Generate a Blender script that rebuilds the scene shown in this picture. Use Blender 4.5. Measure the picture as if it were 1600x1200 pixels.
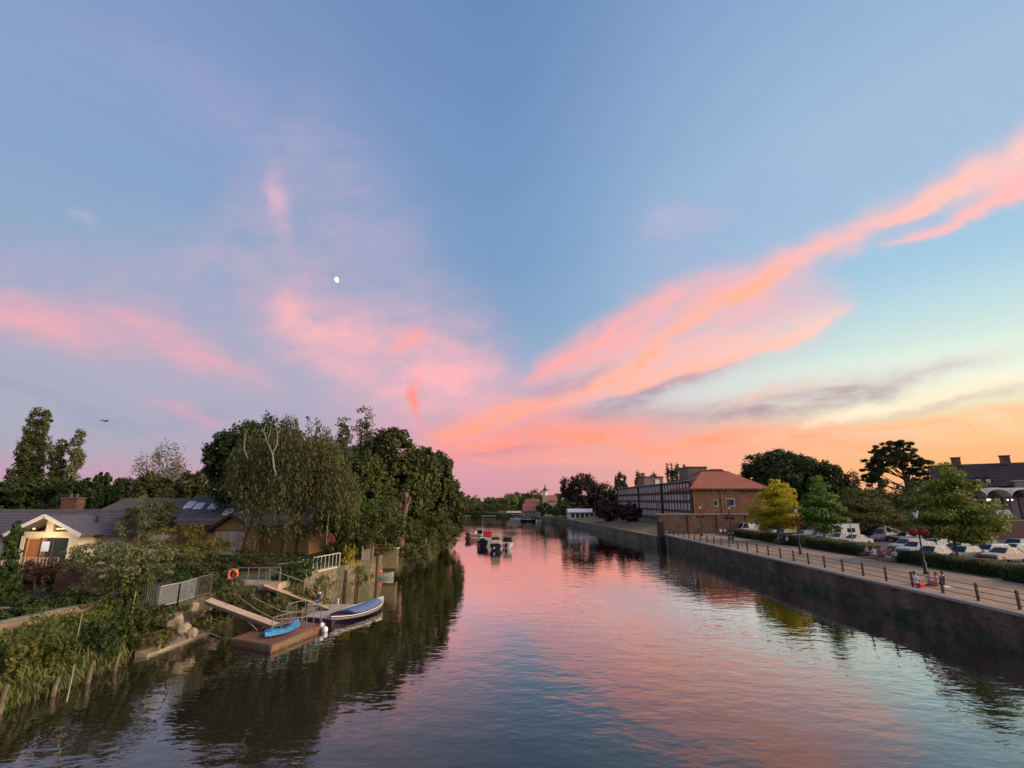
import bpy, bmesh, math, random
import numpy as np
from mathutils import Vector, Matrix, Euler
from mathutils.geometry import tessellate_polygon
R = math.radians
scene = bpy.context.scene
col = scene.collection
for o in list(bpy.data.objects):
    bpy.data.objects.remove(o)

# ---------------------------------------------------------------- camera (eye on a footbridge above the river)
EYE = 8.4; FOC = 780.0; PITCH = math.atan(182 / FOC)
cam_d = bpy.data.cameras.new('camera'); cam = bpy.data.objects.new('camera', cam_d); col.objects.link(cam)
cam.location = (0, 0, EYE); cam.rotation_euler = (R(90) + PITCH, 0, 0)
cam_d.sensor_width = 36; cam_d.lens = 36 * FOC / 1600; cam_d.clip_start = .1; cam_d.clip_end = 6000
scene.camera = cam
CP, SP = math.cos(PITCH), math.sin(PITCH)
def ray(u, v):
    a = (u - 800) / FOC; b = (600 - v) / FOC
    return a, CP - b * SP, SP + b * CP
def G(u, v, z):                      # where a point of the photo stands at height z
    d = ray(u, v); t = (z - EYE) / d[2]
    return d[0] * t, d[1] * t
def PY(u, v, Y):                     # x and z of a point of the photo at distance Y
    d = ray(u, v); t = Y / d[1]
    return d[0] * t, EYE + d[2] * t

# ---------------------------------------------------------------- exposure, sun, sky
scene.view_settings.view_transform = 'Standard'; scene.view_settings.look = 'None'
scene.view_settings.exposure = 0.15; scene.view_settings.gamma = 1; scene.view_settings.use_curve_mapping = False
scene.render.engine = 'CYCLES'
scene.cycles.max_bounces = 6; scene.cycles.diffuse_bounces = 3; scene.cycles.glossy_bounces = 3
scene.cycles.transmission_bounces = 3; scene.cycles.transparent_max_bounces = 6; scene.cycles.use_denoising = True
SUN_AZ, SUN_EL = 104.0, 20.0          # the glow sits low beyond the right bank
sd = bpy.data.lights.new('sun', 'SUN'); so = bpy.data.objects.new('sun', sd); col.objects.link(so)
sd.energy = 4.6; sd.angle = R(50); sd.color = (1.0, .77, .55)
_s = Vector((math.sin(R(SUN_AZ)) * math.cos(R(SUN_EL)), math.cos(R(SUN_AZ)) * math.cos(R(SUN_EL)), math.sin(R(SUN_EL))))
so.rotation_euler = _s.to_track_quat('Z', 'Y').to_euler(); so.location = (60, 30, 40)

def lin(c):
    return tuple(((x / 255) / 12.92 if x / 255 <= .04045 else ((x / 255 + .055) / 1.055) ** 2.4) for x in c)

world = bpy.data.worlds.new('World'); scene.world = world; world.use_nodes = True
wt = world.node_tree; wt.nodes.clear(); WL = wt.links
class S:                             # a socket with arithmetic
    def __init__(s, k): s.k = k
    def __add__(a, b): return mth('ADD', a, b)
    def __radd__(a, b): return mth('ADD', b, a)
    def __sub__(a, b): return mth('SUBTRACT', a, b)
    def __rsub__(a, b): return mth('SUBTRACT', b, a)
    def __mul__(a, b): return mth('MULTIPLY', a, b)
    def __rmul__(a, b): return mth('MULTIPLY', b, a)
    def __truediv__(a, b): return mth('DIVIDE', a, b)
def put(sock, v):
    if isinstance(v, S): WL.new(v.k, sock)
    else: sock.default_value = v
def mth(op, a, b=0.0, c=None, clamp=False):
    n = wt.nodes.new('ShaderNodeMath'); n.operation = op; n.use_clamp = clamp
    put(n.inputs[0], a); put(n.inputs[1], b)
    if c is not None: put(n.inputs[2], c)
    return S(n.outputs[0])
def sstep(a, b, x):
    n = wt.nodes.new('ShaderNodeMapRange'); n.interpolation_type = 'SMOOTHSTEP'
    put(n.inputs['Value'], x); n.inputs['From Min'].default_value = a; n.inputs['From Max'].default_value = b
    return S(n.outputs[0])
def lstep(a, b, x):
    n = wt.nodes.new('ShaderNodeMapRange'); put(n.inputs['Value'], x)
    n.inputs['From Min'].default_value = a; n.inputs['From Max'].default_value = b
    return S(n.outputs[0])
def ramp(x, stops, interp='CARDINAL', alpha=False):
    n = wt.nodes.new('ShaderNodeValToRGB'); n.color_ramp.interpolation = interp
    el = n.color_ramp.elements
    while len(el) < len(stops): el.new(.5)
    for e, (p, c) in zip(el, sorted(stops)): e.position = p; e.color = tuple(c) if len(c) == 4 else (*c, 1)
    put(n.inputs[0], x)
    return S(n.outputs[0]), S(n.outputs[1])
def sep(c):
    n = wt.nodes.new('ShaderNodeSeparateXYZ'); WL.new(c.k, n.inputs[0]); return [S(o) for o in n.outputs]
def vec(x, y, z=0.0):
    n = wt.nodes.new('ShaderNodeCombineXYZ')
    for i, q in zip(n.inputs, (x, y, z)): put(i, q)
    return S(n.outputs[0])
def noise(v, scale, detail=3, rough=.55):
    n = wt.nodes.new('ShaderNodeTexNoise'); WL.new(v.k, n.inputs['Vector'])
    n.inputs['Scale'].default_value = scale; n.inputs['Detail'].default_value = detail; n.inputs['Roughness'].default_value = rough
    return S(n.outputs[0]), S(n.outputs[1])
def mixc(f, a, b):
    n = wt.nodes.new('ShaderNodeMix'); n.data_type = 'RGBA'
    put(n.inputs[0], f)
    for s_, v in ((n.inputs[6], a), (n.inputs[7], b)):
        if isinstance(v, S): WL.new(v.k, s_)
        else: s_.default_value = (*v, 1)
    return S(n.outputs[2])

_tc = wt.nodes.new('ShaderNodeTexCoord'); DIR = S(_tc.outputs['Generated'])
X, Y_, Z = sep(DIR)
elev = mth('ARCSINE', mth('MINIMUM', mth('MAXIMUM', Z, 0.0), .999))
front = sstep(.12, .42, Y_)
yy = mth('MAXIMUM', Y_, .12)
PX, PZ = X / yy, Z / yy
hl = mth('SQRT', X * X + Y_ * Y_ + 1e-5)
q = (X * math.sin(R(65)) + Y_ * math.cos(R(65))) / hl
en = elev / .95
def er(*st): return [(R(a) / .95, lin(c)) for a, c in st]
LEFT = ramp(en, er((0, (190, 152, 174)), (2.2, (192, 156, 178)), (4.5, (170, 166, 184)), (9, (164, 170, 188)), (14, (158, 168, 191)), (19, (147, 165, 196)), (23.5, (139, 166, 198)), (30, (133, 161, 198)), (38, (131, 155, 195)), (54, (114, 143, 188))))[0]
MID = ramp(en, er((0, (206, 150, 162)), (3.5, (208, 155, 172)), (7, (190, 160, 182)), (12, (168, 170, 196)), (18, (138, 164, 197)), (25, (124, 156, 194)), (33, (117, 150, 192)), (43, (110, 142, 188)), (54, (103, 135, 180))))[0]
RIGHT = ramp(en, er((0, (246, 178, 140)), (2.2, (252, 184, 118)), (4, (253, 196, 126)), (6, (248, 216, 164)), (8, (238, 230, 196)), (10.5, (238, 241, 222)), (14, (210, 230, 222)), (20, (168, 204, 224)), (27, (160, 194, 220)), (36, (155, 186, 214)), (54, (126, 159, 201))))[0]
SKY = mixc(sstep(.36, .98, q), mixc(sstep(-.40, .46, q), LEFT, MID), RIGHT)
# the physical sky underneath, at a low sun
nis = wt.nodes.new('ShaderNodeTexSky'); nis.sky_type = 'NISHITA'; nis.sun_disc = False
nis.sun_elevation = R(2); nis.sun_rotation = R(SUN_AZ)
nsc = wt.nodes.new('ShaderNodeVectorMath'); nsc.operation = 'SCALE'; WL.new(nis.outputs[0], nsc.inputs[0]); nsc.inputs[3].default_value = .06
SKY = mixc(.06, SKY, S(nsc.outputs[0]))
# drift of the cloud edges and fibres that fan out from where the streaks meet the horizon
n_lo = noise(vec(PX, PZ * 2.2, 0.0), 2.6, 2, .5)[1]
wr, wg, wb = sep(n_lo)
n_hi = noise(vec(PX, PZ * 1.8, 3.0), 9, 4, .6)[1]
hr, hg, hb = sep(n_hi)
_a, _b, _c = ray(640, 700); VX, VZ = _a / _b, _c / _b
dx_, dz_ = PX - VX, PZ - VZ
fan = mth('ARCTAN2', dz_ + (wg - .5) * .10, dx_ + (wr - .5) * .10)
rad = mth('SQRT', dx_ * dx_ + dz_ * dz_ + .01)
fib = noise(vec(fan * 5.0, mth('LOGARITHM', rad, 2.718) * .9, 0.0), 3.0, 5, .62)[0]
fibf = noise(vec(fan * 11.0, mth('LOGARITHM', rad, 2.718) * 1.6, 5.0), 3.0, 4, .65)[0]
fib = fib * .62 + fibf * .38
fib2 = noise(vec(PX * 1.2 + PZ * .8, PZ * 5.5 + PX * 1.6, 7.0), 4.0, 5, .6)[0]
QX = PX + (wr - .5) * .05 + (hr - .5) * .05
QZ = PZ + (wg - .5) * .06 + (hg - .5) * .045
def stroke(base, pts, c0, c1=None, tex=None, lo=.25, hi=1.25, soft=2.0, wide=1.45):
    s = []
    for u, v, wu, wl, I in pts:
        a, b, c = ray(u, v); cx, cz = a / b, c / b
        z1 = ray(u, v - wu); z2 = ray(u, v + wl)
        s.append((cx, cz, z1[2] / z1[1] - cz, cz - z2[2] / z2[1], I))
    p0, p1 = s[0][0], s[-1][0]
    st = [((a - p0) / (p1 - p0), (max(cz, 0) / 1.4, wu / .5, wl / .5, I)) for a, cz, wu, wl, I in s]
    t = lstep(p0, p1, QX)
    cc, al = ramp(t, st)
    r_, g_, b_ = sep(cc)
    d = QZ - r_ * 1.4
    w = mth('ADD', g_ * mth('GREATER_THAN', d, 0.0), b_ * mth('LESS_THAN', d, 0.0)) * (.5 * wide) + .0005
    dn = d / w
    m = mth('EXPONENT', dn * dn * (-soft)) * al
    if tex is not None: m = m * (tex * (hi - lo) + lo) * (hg * .9 + .58)
    m = mth('MINIMUM', mth('MAXIMUM', m, 0.0), 1.0) * front
    colr = c0 if c1 is None else mixc(t, lin(c0), lin(c1))
    return mixc(m, base, lin(colr) if c1 is None else colr)
F2 = lstep(.38, .62, fib); F3 = lstep(.32, .68, fib2); F4 = lstep(.3, .7, hb); F5 = F2 * .15 + F4 * .85
C = SKY
C = stroke(C, [(480,690,40,40,0),(640,685,50,50,.35),(800,675,54,54,.7),(950,682,46,50,.75),(1100,692,40,42,.65),(1250,690,34,40,.4),(1450,690,30,40,.2)], (236,158,158), tex=F4, lo=.6, hi=1.2)
C = stroke(C, [(-300,440,90,190,.5),(0,450,80,200,.5),(200,430,70,220,.55),(330,400,80,240,.6),(450,340,150,280,.6),(560,400,150,220,.55),(680,480,110,160,.4),(800,560,60,80,0)], (178,166,190), tex=F4, lo=.45, hi=1.2)
C = stroke(C, [(20,20,60,60,.05),(230,90,50,60,.22),(380,180,60,80,.4),(500,270,60,90,.4),(600,350,60,90,.3),(690,430,50,60,0)], (164,162,198), tex=F4, lo=.3, hi=1.2)
C = stroke(C, [(900,450,50,60,0),(1020,385,70,80,.45),(1150,350,80,90,.4),(1350,230,90,110,.35),(1600,120,90,130,.35),(1800,20,90,120,.3)], (160,172,206), tex=F4, lo=.6, hi=1.2)
C = stroke(C, [(985,372,22,20,0),(1030,342,22,26,.4),(1100,345,24,20,.35),(1180,330,22,18,0)], (192,176,202), tex=F3)
C = stroke(C, [(408,270,14,14,0),(424,290,24,24,.5),(440,315,30,34,.5),(452,345,30,40,.35),(470,390,20,20,0)], (228,178,192), tex=F4, lo=.5)
C = stroke(C, [(90,330,6,6,0),(130,338,8,8,.35),(165,350,8,6,0)], (190,180,205))
C = stroke(C, [(-300,430,30,40,.8),(-60,468,26,34,.85),(20,478,24,36,.95),(100,494,26,40,.95),(200,512,38,44,.85),(280,540,34,36,.75),(350,572,26,26,.7),(410,600,18,18,.45),(460,625,12,12,0)], (224,166,178), tex=F3, lo=.45, hi=1.2)
C = stroke(C, [(-200,640,10,14,.3),(0,600,14,16,.35),(120,650,14,16,.5),(260,665,14,14,.5),(360,640,14,12,.3),(460,640,12,12,0)], (152,156,184), tex=F3, lo=.2, hi=1.4)
C = stroke(C, [(210,625,8,8,0),(270,635,9,9,.5),(320,655,9,9,.5),(360,670,8,8,0)], (214,160,178), tex=F3)
C = stroke(C, [(360,470,50,60,0),(420,490,50,60,.5),(490,515,70,70,.75),(560,550,75,75,.85),(640,580,85,85,.95),(700,595,80,80,.95),(770,605,80,70,.7),(850,620,50,50,0)], (241,176,182), tex=F5, lo=.3, hi=1.25)
C = stroke(C, [(430,480,20,26,0),(462,488,26,44,.5),(500,520,24,40,.35),(540,560,22,30,0)], (248,180,178), tex=F4)
C = stroke(C, [(590,560,14,14,0),(622,538,14,18,.6),(652,526,12,14,.5),(680,524,10,10,0)], (253,160,152), tex=F4)
C = stroke(C, [(634,625,24,26,0),(645,624,30,30,.5),(653,626,30,34,.85),(661,622,28,28,.4),(672,615,24,24,0)], (254,142,122))
C = stroke(C, [(800,625,18,18,0),(900,585,34,30,.55),(1000,555,54,36,.75),(1100,520,60,50,.75),(1200,475,46,60,.75),(1280,460,34,44,.55),(1350,460,20,20,0)], (236,180,186), tex=F2, lo=.6, hi=1.15, wide=1.45)
C = stroke(C, [(806,600,8,8,0),(840,582,14,16,.8),(900,550,22,25,.95),(960,518,28,32,.95),(1020,488,32,32,.9),(1100,455,26,32,.9),(1200,420,22,26,.95),(1270,397,18,18,1),(1350,358,20,18,1),(1430,318,22,16,1),(1500,285,26,18,1),(1600,243,30,30,1),(1750,175,40,40,1)], (250,164,162), (255,202,188), tex=F2, lo=.5, hi=1.25, soft=1.3, wide=1.25)
C = stroke(C, [(1360,388,8,7,0),(1410,374,9,7,.8),(1480,348,14,8,.95),(1540,315,20,10,1),(1620,275,25,16,1),(1750,215,30,25,1)], (250,184,180), tex=F2, lo=.6, hi=1.2)
C = stroke(C, [(1340,380,8,8,0),(1400,352,8,9,.7),(1450,332,8,8,.7),(1490,312,6,6,0)], (168,184,212))
C = stroke(C, [(640,690,14,12,0),(700,680,18,14,.9),(770,660,20,14,.95),(850,640,26,12,1),(930,620,36,11,1),(1000,602,46,12,.95),(1080,580,42,12,.95),(1160,553,36,12,.95),(1240,522,26,10,.95),(1290,494,18,10,.9),(1335,466,10,10,0)], (255,154,126), (255,202,188), tex=F2, lo=.5, hi=1.25, soft=1.4, wide=1.2)
C = stroke(C, [(880,630,8,8,0),(950,595,18,14,.75),(1000,562,18,16,.95),(1060,515,18,16,.9),(1120,475,18,15,.85),(1200,432,16,14,.7),(1270,402,12,12,0)], (255,178,150), tex=F2, lo=.35, hi=1.25, wide=1.15)
C = stroke(C, [(800,610,10,14,0),(850,612,12,16,.6),(920,585,12,16,.6),(980,560,10,12,0)], (172,150,176), tex=F2, lo=.4, hi=1.2)
C = stroke(C, [(860,652,8,10,0),(940,640,8,20,.6),(1040,600,6,14,.75),(1110,582,6,10,.5),(1200,556,6,8,0)], (166,148,168), tex=F2, lo=.4, hi=1.3)
C = stroke(C, [(900,660,12,12,0),(1000,655,16,14,.55),(1100,652,16,16,.6),(1200,640,22,22,.85),(1300,618,22,20,.85),(1400,598,18,16,.75),(1480,578,14,12,.5),(1620,550,12,10,.1)], (176,154,162), tex=F2, lo=.35, hi=1.3)
C = stroke(C, [(1120,640,8,8,0),(1180,624,9,10,.6),(1250,606,9,10,.5),(1330,592,8,8,0)], (240,190,180), tex=F2)
C = stroke(C, [(1190,692,5,5,0),(1250,674,7,6,.7),(1330,650,9,7,.85),(1420,630,12,9,.7),(1520,608,14,12,.6),(1700,580,16,14,.6)], (252,236,206), tex=F2, lo=.6, hi=1.2)
C = stroke(C, [(1330,660,5,5,0),(1400,645,7,7,.5),(1500,625,8,8,.6),(1600,605,8,8,.5),(1700,590,8,8,.4)], (204,184,168), tex=F2, lo=.2, hi=1.4)
C = stroke(C, [(640,712,14,14,0),(740,700,26,26,.85),(850,688,28,30,.95),(950,684,26,26,.8),(1050,692,22,22,.85),(1150,684,18,20,.95),(1210,680,16,18,.85),(1300,672,14,18,.5),(1400,664,14,18,.55),(1500,655,16,18,.7),(1600,648,18,16,.75),(1800,640,25,20,.7)], (252,146,132), (255,180,106), tex=F2, lo=.3, hi=1.35, wide=1.2)
C = stroke(C, [(690,712,4,4,0),(760,706,6,6,.7),(840,700,6,6,.5),(900,694,4,4,0)], (190,144,160), tex=F2)
C = stroke(C, [(700,722,6,6,0),(850,720,8,8,.5),(1000,716,10,10,.6),(1200,706,12,12,.6),(1350,700,12,12,.5),(1700,690,12,12,.3)], (250,160,138), (255,178,120), tex=F2, lo=.3, hi=1.4)
# the rest of the sky, behind the eye: the same thin veils
bk = noise(vec(X * 2.0, Y_ * 2.0, Z * 6.0), 1.6, 5, .6)[0]
bm = sstep(.48, .72, bk) * (1.0 - front) * sstep(0.02, .2, Z) * sstep(.95, .5, Z) * .6
C = mixc(bm, C, lin((214, 164, 182)))
bg = wt.nodes.new('ShaderNodeBackground'); WL.new(C.k, bg.inputs[0]); bg.inputs[1].default_value = 1.0
wo = wt.nodes.new('ShaderNodeOutputWorld'); WL.new(bg.outputs[0], wo.inputs[0])
world.cycles.sampling_method = 'MANUAL'; world.cycles.sample_map_resolution = 512
# ---------------------------------------------------------------- helpers: materials
MATS = {}
def mat(name, c1, c2=None, sc=3.0, rough=.75, bump=0.0, bsc=None, metal=0.0, stretch=(1, 1, 1), spec=.4, emit=None, kind='noise', lo=.35, hi=.65, c3=None, alpha=None):
    if name in MATS: return MATS[name]
    m = bpy.data.materials.new(name); m.use_nodes = True; MATS[name] = m
    nt = m.node_tree; L = nt.links; N = nt.nodes
    p = N['Principled BSDF']; p.inputs['Base Color'].default_value = (*c1, 1)
    p.inputs['Roughness'].default_value = rough; p.inputs['Metallic'].default_value = metal
    p.inputs['Specular IOR Level'].default_value = spec
    if emit: p.inputs['Emission Color'].default_value = (*emit[0], 1); p.inputs['Emission Strength'].default_value = emit[1]
    if c2 is None and not bump: return m
    tc = N.new('ShaderNodeTexCoord'); mp = N.new('ShaderNodeMapping'); mp.inputs['Scale'].default_value = stretch
    L.new(tc.outputs['Object'], mp.inputs['Vector'])
    n = N.new('ShaderNodeTexNoise'); n.inputs['Scale'].default_value = sc; n.inputs['Detail'].default_value = 6; n.inputs['Roughness'].default_value = .62
    L.new(mp.outputs[0], n.inputs['Vector'])
    if c2 is not None:
        r = N.new('ShaderNodeValToRGB'); r.color_ramp.elements[0].position = lo; r.color_ramp.elements[1].position = hi
        r.color_ramp.elements[0].color = (*c1, 1); r.color_ramp.elements[1].color = (*c2, 1)
        L.new(n.outputs[0], r.inputs[0]); out = r.outputs[0]
        if kind == 'brick':
            b = N.new('ShaderNodeTexBrick'); b.inputs['Scale'].default_value = 1
            b.inputs['Brick Width'].default_value = .34; b.inputs['Row Height'].default_value = .13; b.inputs['Mortar Size'].default_value = .012
            sx = N.new('ShaderNodeSeparateXYZ'); cx = N.new('ShaderNodeCombineXYZ'); ad = N.new('ShaderNodeMath'); ad.operation = 'ADD'
            L.new(tc.outputs['Object'], sx.inputs[0]); L.new(sx.outputs[0], ad.inputs[0]); L.new(sx.outputs[1], ad.inputs[1])
            L.new(ad.outputs[0], cx.inputs[0]); L.new(sx.outputs[2], cx.inputs[1]); L.new(cx.outputs[0], b.inputs['Vector'])
            b.inputs['Color1'].default_value = (1, 1, 1, 1); b.inputs['Color2'].default_value = (.55, .55, .55, 1); b.inputs['Mortar'].default_value = (.9, .85, .8, 1) if c3 is None else (*c3, 1)
            mx = N.new('ShaderNodeMix'); mx.data_type = 'RGBA'; mx.blend_type = 'MULTIPLY'; mx.inputs[0].default_value = 1
            L.new(out, mx.inputs[6]); L.new(b.outputs[0], mx.inputs[7]); out = mx.outputs[2]
        elif c3 is not None:                       # big slow stains over it
            n3 = N.new('ShaderNodeTexNoise'); n3.inputs['Scale'].default_value = sc * .17; n3.inputs['Detail'].default_value = 4
            L.new(tc.outputs['Object'], n3.inputs['Vector'])
            r3 = N.new('ShaderNodeMapRange'); r3.inputs['From Min'].default_value = .45; r3.inputs['From Max'].default_value = .65; L.new(n3.outputs[0], r3.inputs[0])
            mx = N.new('ShaderNodeMix'); mx.data_type = 'RGBA'; L.new(r3.outputs[0], mx.inputs[0]); L.new(out, mx.inputs[6]); mx.inputs[7].default_value = (*c3, 1); out = mx.outputs[2]
        L.new(out, p.inputs['Base Color'])
    if bump:
        bn = N.new('ShaderNodeBump'); bn.inputs['Strength'].default_value = bump; bn.inputs['Distance'].default_value = .05
        n2 = n
        if bsc:
            n2 = N.new('ShaderNodeTexNoise'); n2.inputs['Scale'].default_value = bsc; n2.inputs['Detail'].default_value = 5; L.new(mp.outputs[0], n2.inputs['Vector'])
        L.new(n2.outputs[0], bn.inputs['Height']); L.new(bn.outputs[0], p.inputs['Normal'])
    return m
def leafmat(name, dark, light, warm=None, rough=.6, tr=.25):
    if name in MATS: return MATS[name]
    m = bpy.data.materials.new(name); m.use_nodes = True; MATS[name] = m
    nt = m.node_tree; L = nt.links; N = nt.nodes; p = N['Principled BSDF']
    g = N.new('ShaderNodeNewGeometry'); r = N.new('ShaderNodeValToRGB')
    dark = tuple(min(.5, c * k_) for c, k_ in zip(dark, (1.72, 1.74, 1.38))); light = tuple(min(.6, c * k_) for c, k_ in zip(light, (1.5, 1.5, 1.25)))
    e = r.color_ramp.elements; e[0].color = (*dark, 1); e[1].color = (*light, 1)
    tc = N.new('ShaderNodeTexCoord'); n = N.new('ShaderNodeTexNoise'); n.inputs['Scale'].default_value = .55; n.inputs['Detail'].default_value = 3
    L.new(tc.outputs['Object'], n.inputs['Vector'])
    ad = N.new('ShaderNodeMath'); ad.operation = 'MULTIPLY_ADD'; ad.inputs[1].default_value = .55; L.new(g.outputs['Random Per Island'], ad.inputs[0])
    s2 = N.new('ShaderNodeMapRange'); s2.inputs['From Min'].default_value = .35; s2.inputs['From Max'].default_value = .65; s2.inputs['To Max'].default_value = .5
    L.new(n.outputs[0], s2.inputs[0]); L.new(s2.outputs[0], ad.inputs[2]); L.new(ad.outputs[0], r.inputs[0])
    out = r.outputs[0]
    if warm:
        n2 = N.new('ShaderNodeTexNoise'); n2.inputs['Scale'].default_value = 1.3; L.new(tc.outputs['Object'], n2.inputs['Vector'])
        m2 = N.new('ShaderNodeMapRange'); m2.inputs['From Min'].default_value = .5; m2.inputs['From Max'].default_value = .7; L.new(n2.outputs[0], m2.inputs[0])
        mx = N.new('ShaderNodeMix'); mx.data_type = 'RGBA'; L.new(m2.outputs[0], mx.inputs[0]); L.new(out, mx.inputs[6]); mx.inputs[7].default_value = (*warm, 1); out = mx.outputs[2]
    L.new(out, p.inputs['Base Color']); p.inputs['Roughness'].default_value = rough; p.inputs['Specular IOR Level'].default_value = .25
    t = N.new('ShaderNodeBsdfTranslucent'); L.new(out, t.inputs[0]); ms = N.new('ShaderNodeMixShader'); ms.inputs[0].default_value = tr
    L.new(p.outputs[0], ms.inputs[1]); L.new(t.outputs[0], ms.inputs[2]); L.new(ms.outputs[0], N['Material Output'].inputs[0])
    return m

# ---------------------------------------------------------------- helpers: meshes and objects
class MB:
    def __init__(s): s.v = []; s.f = []
    def add(s, vs, fs):
        k = len(s.v); s.v += [tuple(p) for p in vs]; s.f += [tuple(i + k for i in f) for f in fs]; return s
    def box(s, x0, x1, y0, y1, z0, z1):
        return s.add([(x0, y0, z0), (x1, y0, z0), (x1, y1, z0), (x0, y1, z0), (x0, y0, z1), (x1, y0, z1), (x1, y1, z1), (x0, y1, z1)],
                     [(3, 2, 1, 0), (4, 5, 6, 7), (0, 1, 5, 4), (1, 2, 6, 5), (2, 3, 7, 6), (3, 0, 4, 7)])
    def obox(s, c, d, rz=0, ch=0.0):                      # centre, size, turn about z; ch = chamfer of the upper edges
        a, b, h = d[0] / 2, d[1] / 2, d[2] / 2; C_, S_ = math.cos(rz), math.sin(rz)
        ring = [(-a, -b), (a, -b), (a, b), (-a, b)]
        lv = [(-h, 0), (h - ch, 0)] + ([(h, ch)] if ch else [])
        vs = []
        for z, k in lv:
            for x, y in ring:
                x -= math.copysign(k, x); y -= math.copysign(k, y)
                vs.append((c[0] + x * C_ - y * S_, c[1] + x * S_ + y * C_, c[2] + z))
        fs = [(3, 2, 1, 0)]
        for l in range(len(lv) - 1):
            for i in range(4): fs.append((l * 4 + i, l * 4 + (i + 1) % 4, l * 4 + 4 + (i + 1) % 4, l * 4 + 4 + i))
        t = (len(lv) - 1) * 4; fs.append((t, t + 1, t + 2, t + 3))
        return s.add(vs, fs)
    def bar(s, p, q, w, h=None):                          # rectangular bar between two points
        p, q = Vector(p), Vector(q); d = (q - p).normalized(); h = h or w
        side = d.cross(Vector((0, 0, 1)))
        side = Vector((1, 0, 0)) if side.length < 1e-3 else side.normalized()
        up = side.cross(d).normalized(); vs = []
        for o in (p, q):
            for a, b in ((-1, -1), (1, -1), (1, 1), (-1, 1)): vs.append(o + side * a * w / 2 + up * b * h / 2)
        return s.add(vs, [(3, 2, 1, 0), (4, 5, 6, 7), (0, 1, 5, 4), (1, 2, 6, 5), (2, 3, 7, 6), (3, 0, 4, 7)])
    def tube(s, pts, r, n=6):
        pts = [Vector(p) for p in pts]; rr = r if isinstance(r, (list, tuple)) else [r] * len(pts); vs = []; fs = []
        for i, p in enumerate(pts):
            d = (pts[min(i + 1, len(pts) - 1)] - pts[max(i - 1, 0)]).normalized()
            a = d.cross(Vector((0.13, 0.21, 1))); a = a.normalized() if a.length > 1e-3 else Vector((1, 0, 0)); b = d.cross(a)
            for k in range(n):
                t = 2 * math.pi * k / n; vs.append(p + (a * math.cos(t) + b * math.sin(t)) * rr[i])
        for i in range(len(pts) - 1):
            for k in range(n): fs.append((i * n + k, i * n + (k + 1) % n, (i + 1) * n + (k + 1) % n, (i + 1) * n + k))
        fs.append(tuple(range(n - 1, -1, -1))); fs.append(tuple((len(pts) - 1) * n + k for k in range(n)))
        return s.add(vs, fs)
    def lathe(s, prof, c=(0, 0, 0), n=12):
        vs = []; fs = []
        for r, z in prof:
            for k in range(n): t = 2 * math.pi * k / n; vs.append((c[0] + r * math.cos(t), c[1] + r * math.sin(t), c[2] + z))
        for i in range(len(prof) - 1):
            for k in range(n): fs.append((i * n + k, i * n + (k + 1) % n, (i + 1) * n + (k + 1) % n, (i + 1) * n + k))
        fs.append(tuple(range(n - 1, -1, -1))); fs.append(tuple((len(prof) - 1) * n + k for k in range(n)))
        return s.add(vs, fs)
    def extr(s, poly, off):                               # a flat polygon pushed along a vector
        n = len(poly); o = Vector(off); vs = [Vector(p) for p in poly] + [Vector(p) + o for p in poly]
        fs = [tuple(range(n - 1, -1, -1)), tuple(range(n, 2 * n))] + [(i, (i + 1) % n, n + (i + 1) % n, n + i) for i in range(n)]
        return s.add(vs, fs)
    def slab(s, a, b, c, d, th):                          # four corners and a thickness straight down
        a, b, c, d = map(Vector, (a, b, c, d)); return s.extr([a, b, c, d], (0, 0, -th))
    def ell(s, c, r, n=10, m=6):
        vs = []; fs = []
        for i in range(1, m):
            f = math.pi * i / m
            for k in range(n):
                t = 2 * math.pi * k / n; vs.append((c[0] + r[0] * math.sin(f) * math.cos(t), c[1] + r[1] * math.sin(f) * math.sin(t), c[2] + r[2] * math.cos(f)))
        vs += [(c[0], c[1], c[2] + r[2]), (c[0], c[1], c[2] - r[2])]; T = len(vs) - 2
        for i in range(m - 2):
            for k in range(n): fs.append((i * n + k, (i + 1) * n + k, (i + 1) * n + (k + 1) % n, i * n + (k + 1) % n))
        for k in range(n): fs.append((T, k, (k + 1) % n)); fs.append((T + 1, (m - 2) * n + (k + 1) % n, (m - 2) * n + k))
        return s.add(vs, fs)
    def loft(s, rings, caps=True):
        n = len(rings[0]); vs = [p for r in rings for p in r]; fs = []
        for i in range(len(rings) - 1):
            for k in range(n): fs.append((i * n + k, i * n + (k + 1) % n, (i + 1) * n + (k + 1) % n, (i + 1) * n + k))
        if caps: fs.append(tuple(range(n - 1, -1, -1))); fs.append(tuple((len(rings) - 1) * n + k for k in range(n)))
        return s.add(vs, fs)
    def mesh(s, name, m=None, smooth=False, off=(0, 0, 0)):
        me = bpy.data.meshes.new(name)
        me.from_pydata([(p[0] - off[0], p[1] - off[1], p[2] - off[2]) for p in s.v], [], s.f)
        bm = bmesh.new(); bm.from_mesh(me); bmesh.ops.recalc_face_normals(bm, faces=bm.faces); bm.to_mesh(me); bm.free()
        if m: me.materials.append(m)
        if smooth:
            me.polygons.foreach_set('use_smooth', [True] * len(me.polygons)); me.set_sharp_from_angle(angle=R(38))
        return me
    def build(s, name, m, parent=None, smooth=False, world=True):
        off = tuple(parent.location) if (parent is not None and world) else (0, 0, 0)
        if parent is not None and parent.parent is not None and world:
            off = tuple(Vector(off) + parent.parent.location)
        return link(name, s.mesh(name, m, smooth, off), parent)
def link(name, data, parent=None, loc=None):
    o = bpy.data.objects.new(name, data); col.objects.link(o)
    if parent is not None: o.parent = parent
    if loc is not None: o.location = loc
    return o
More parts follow.
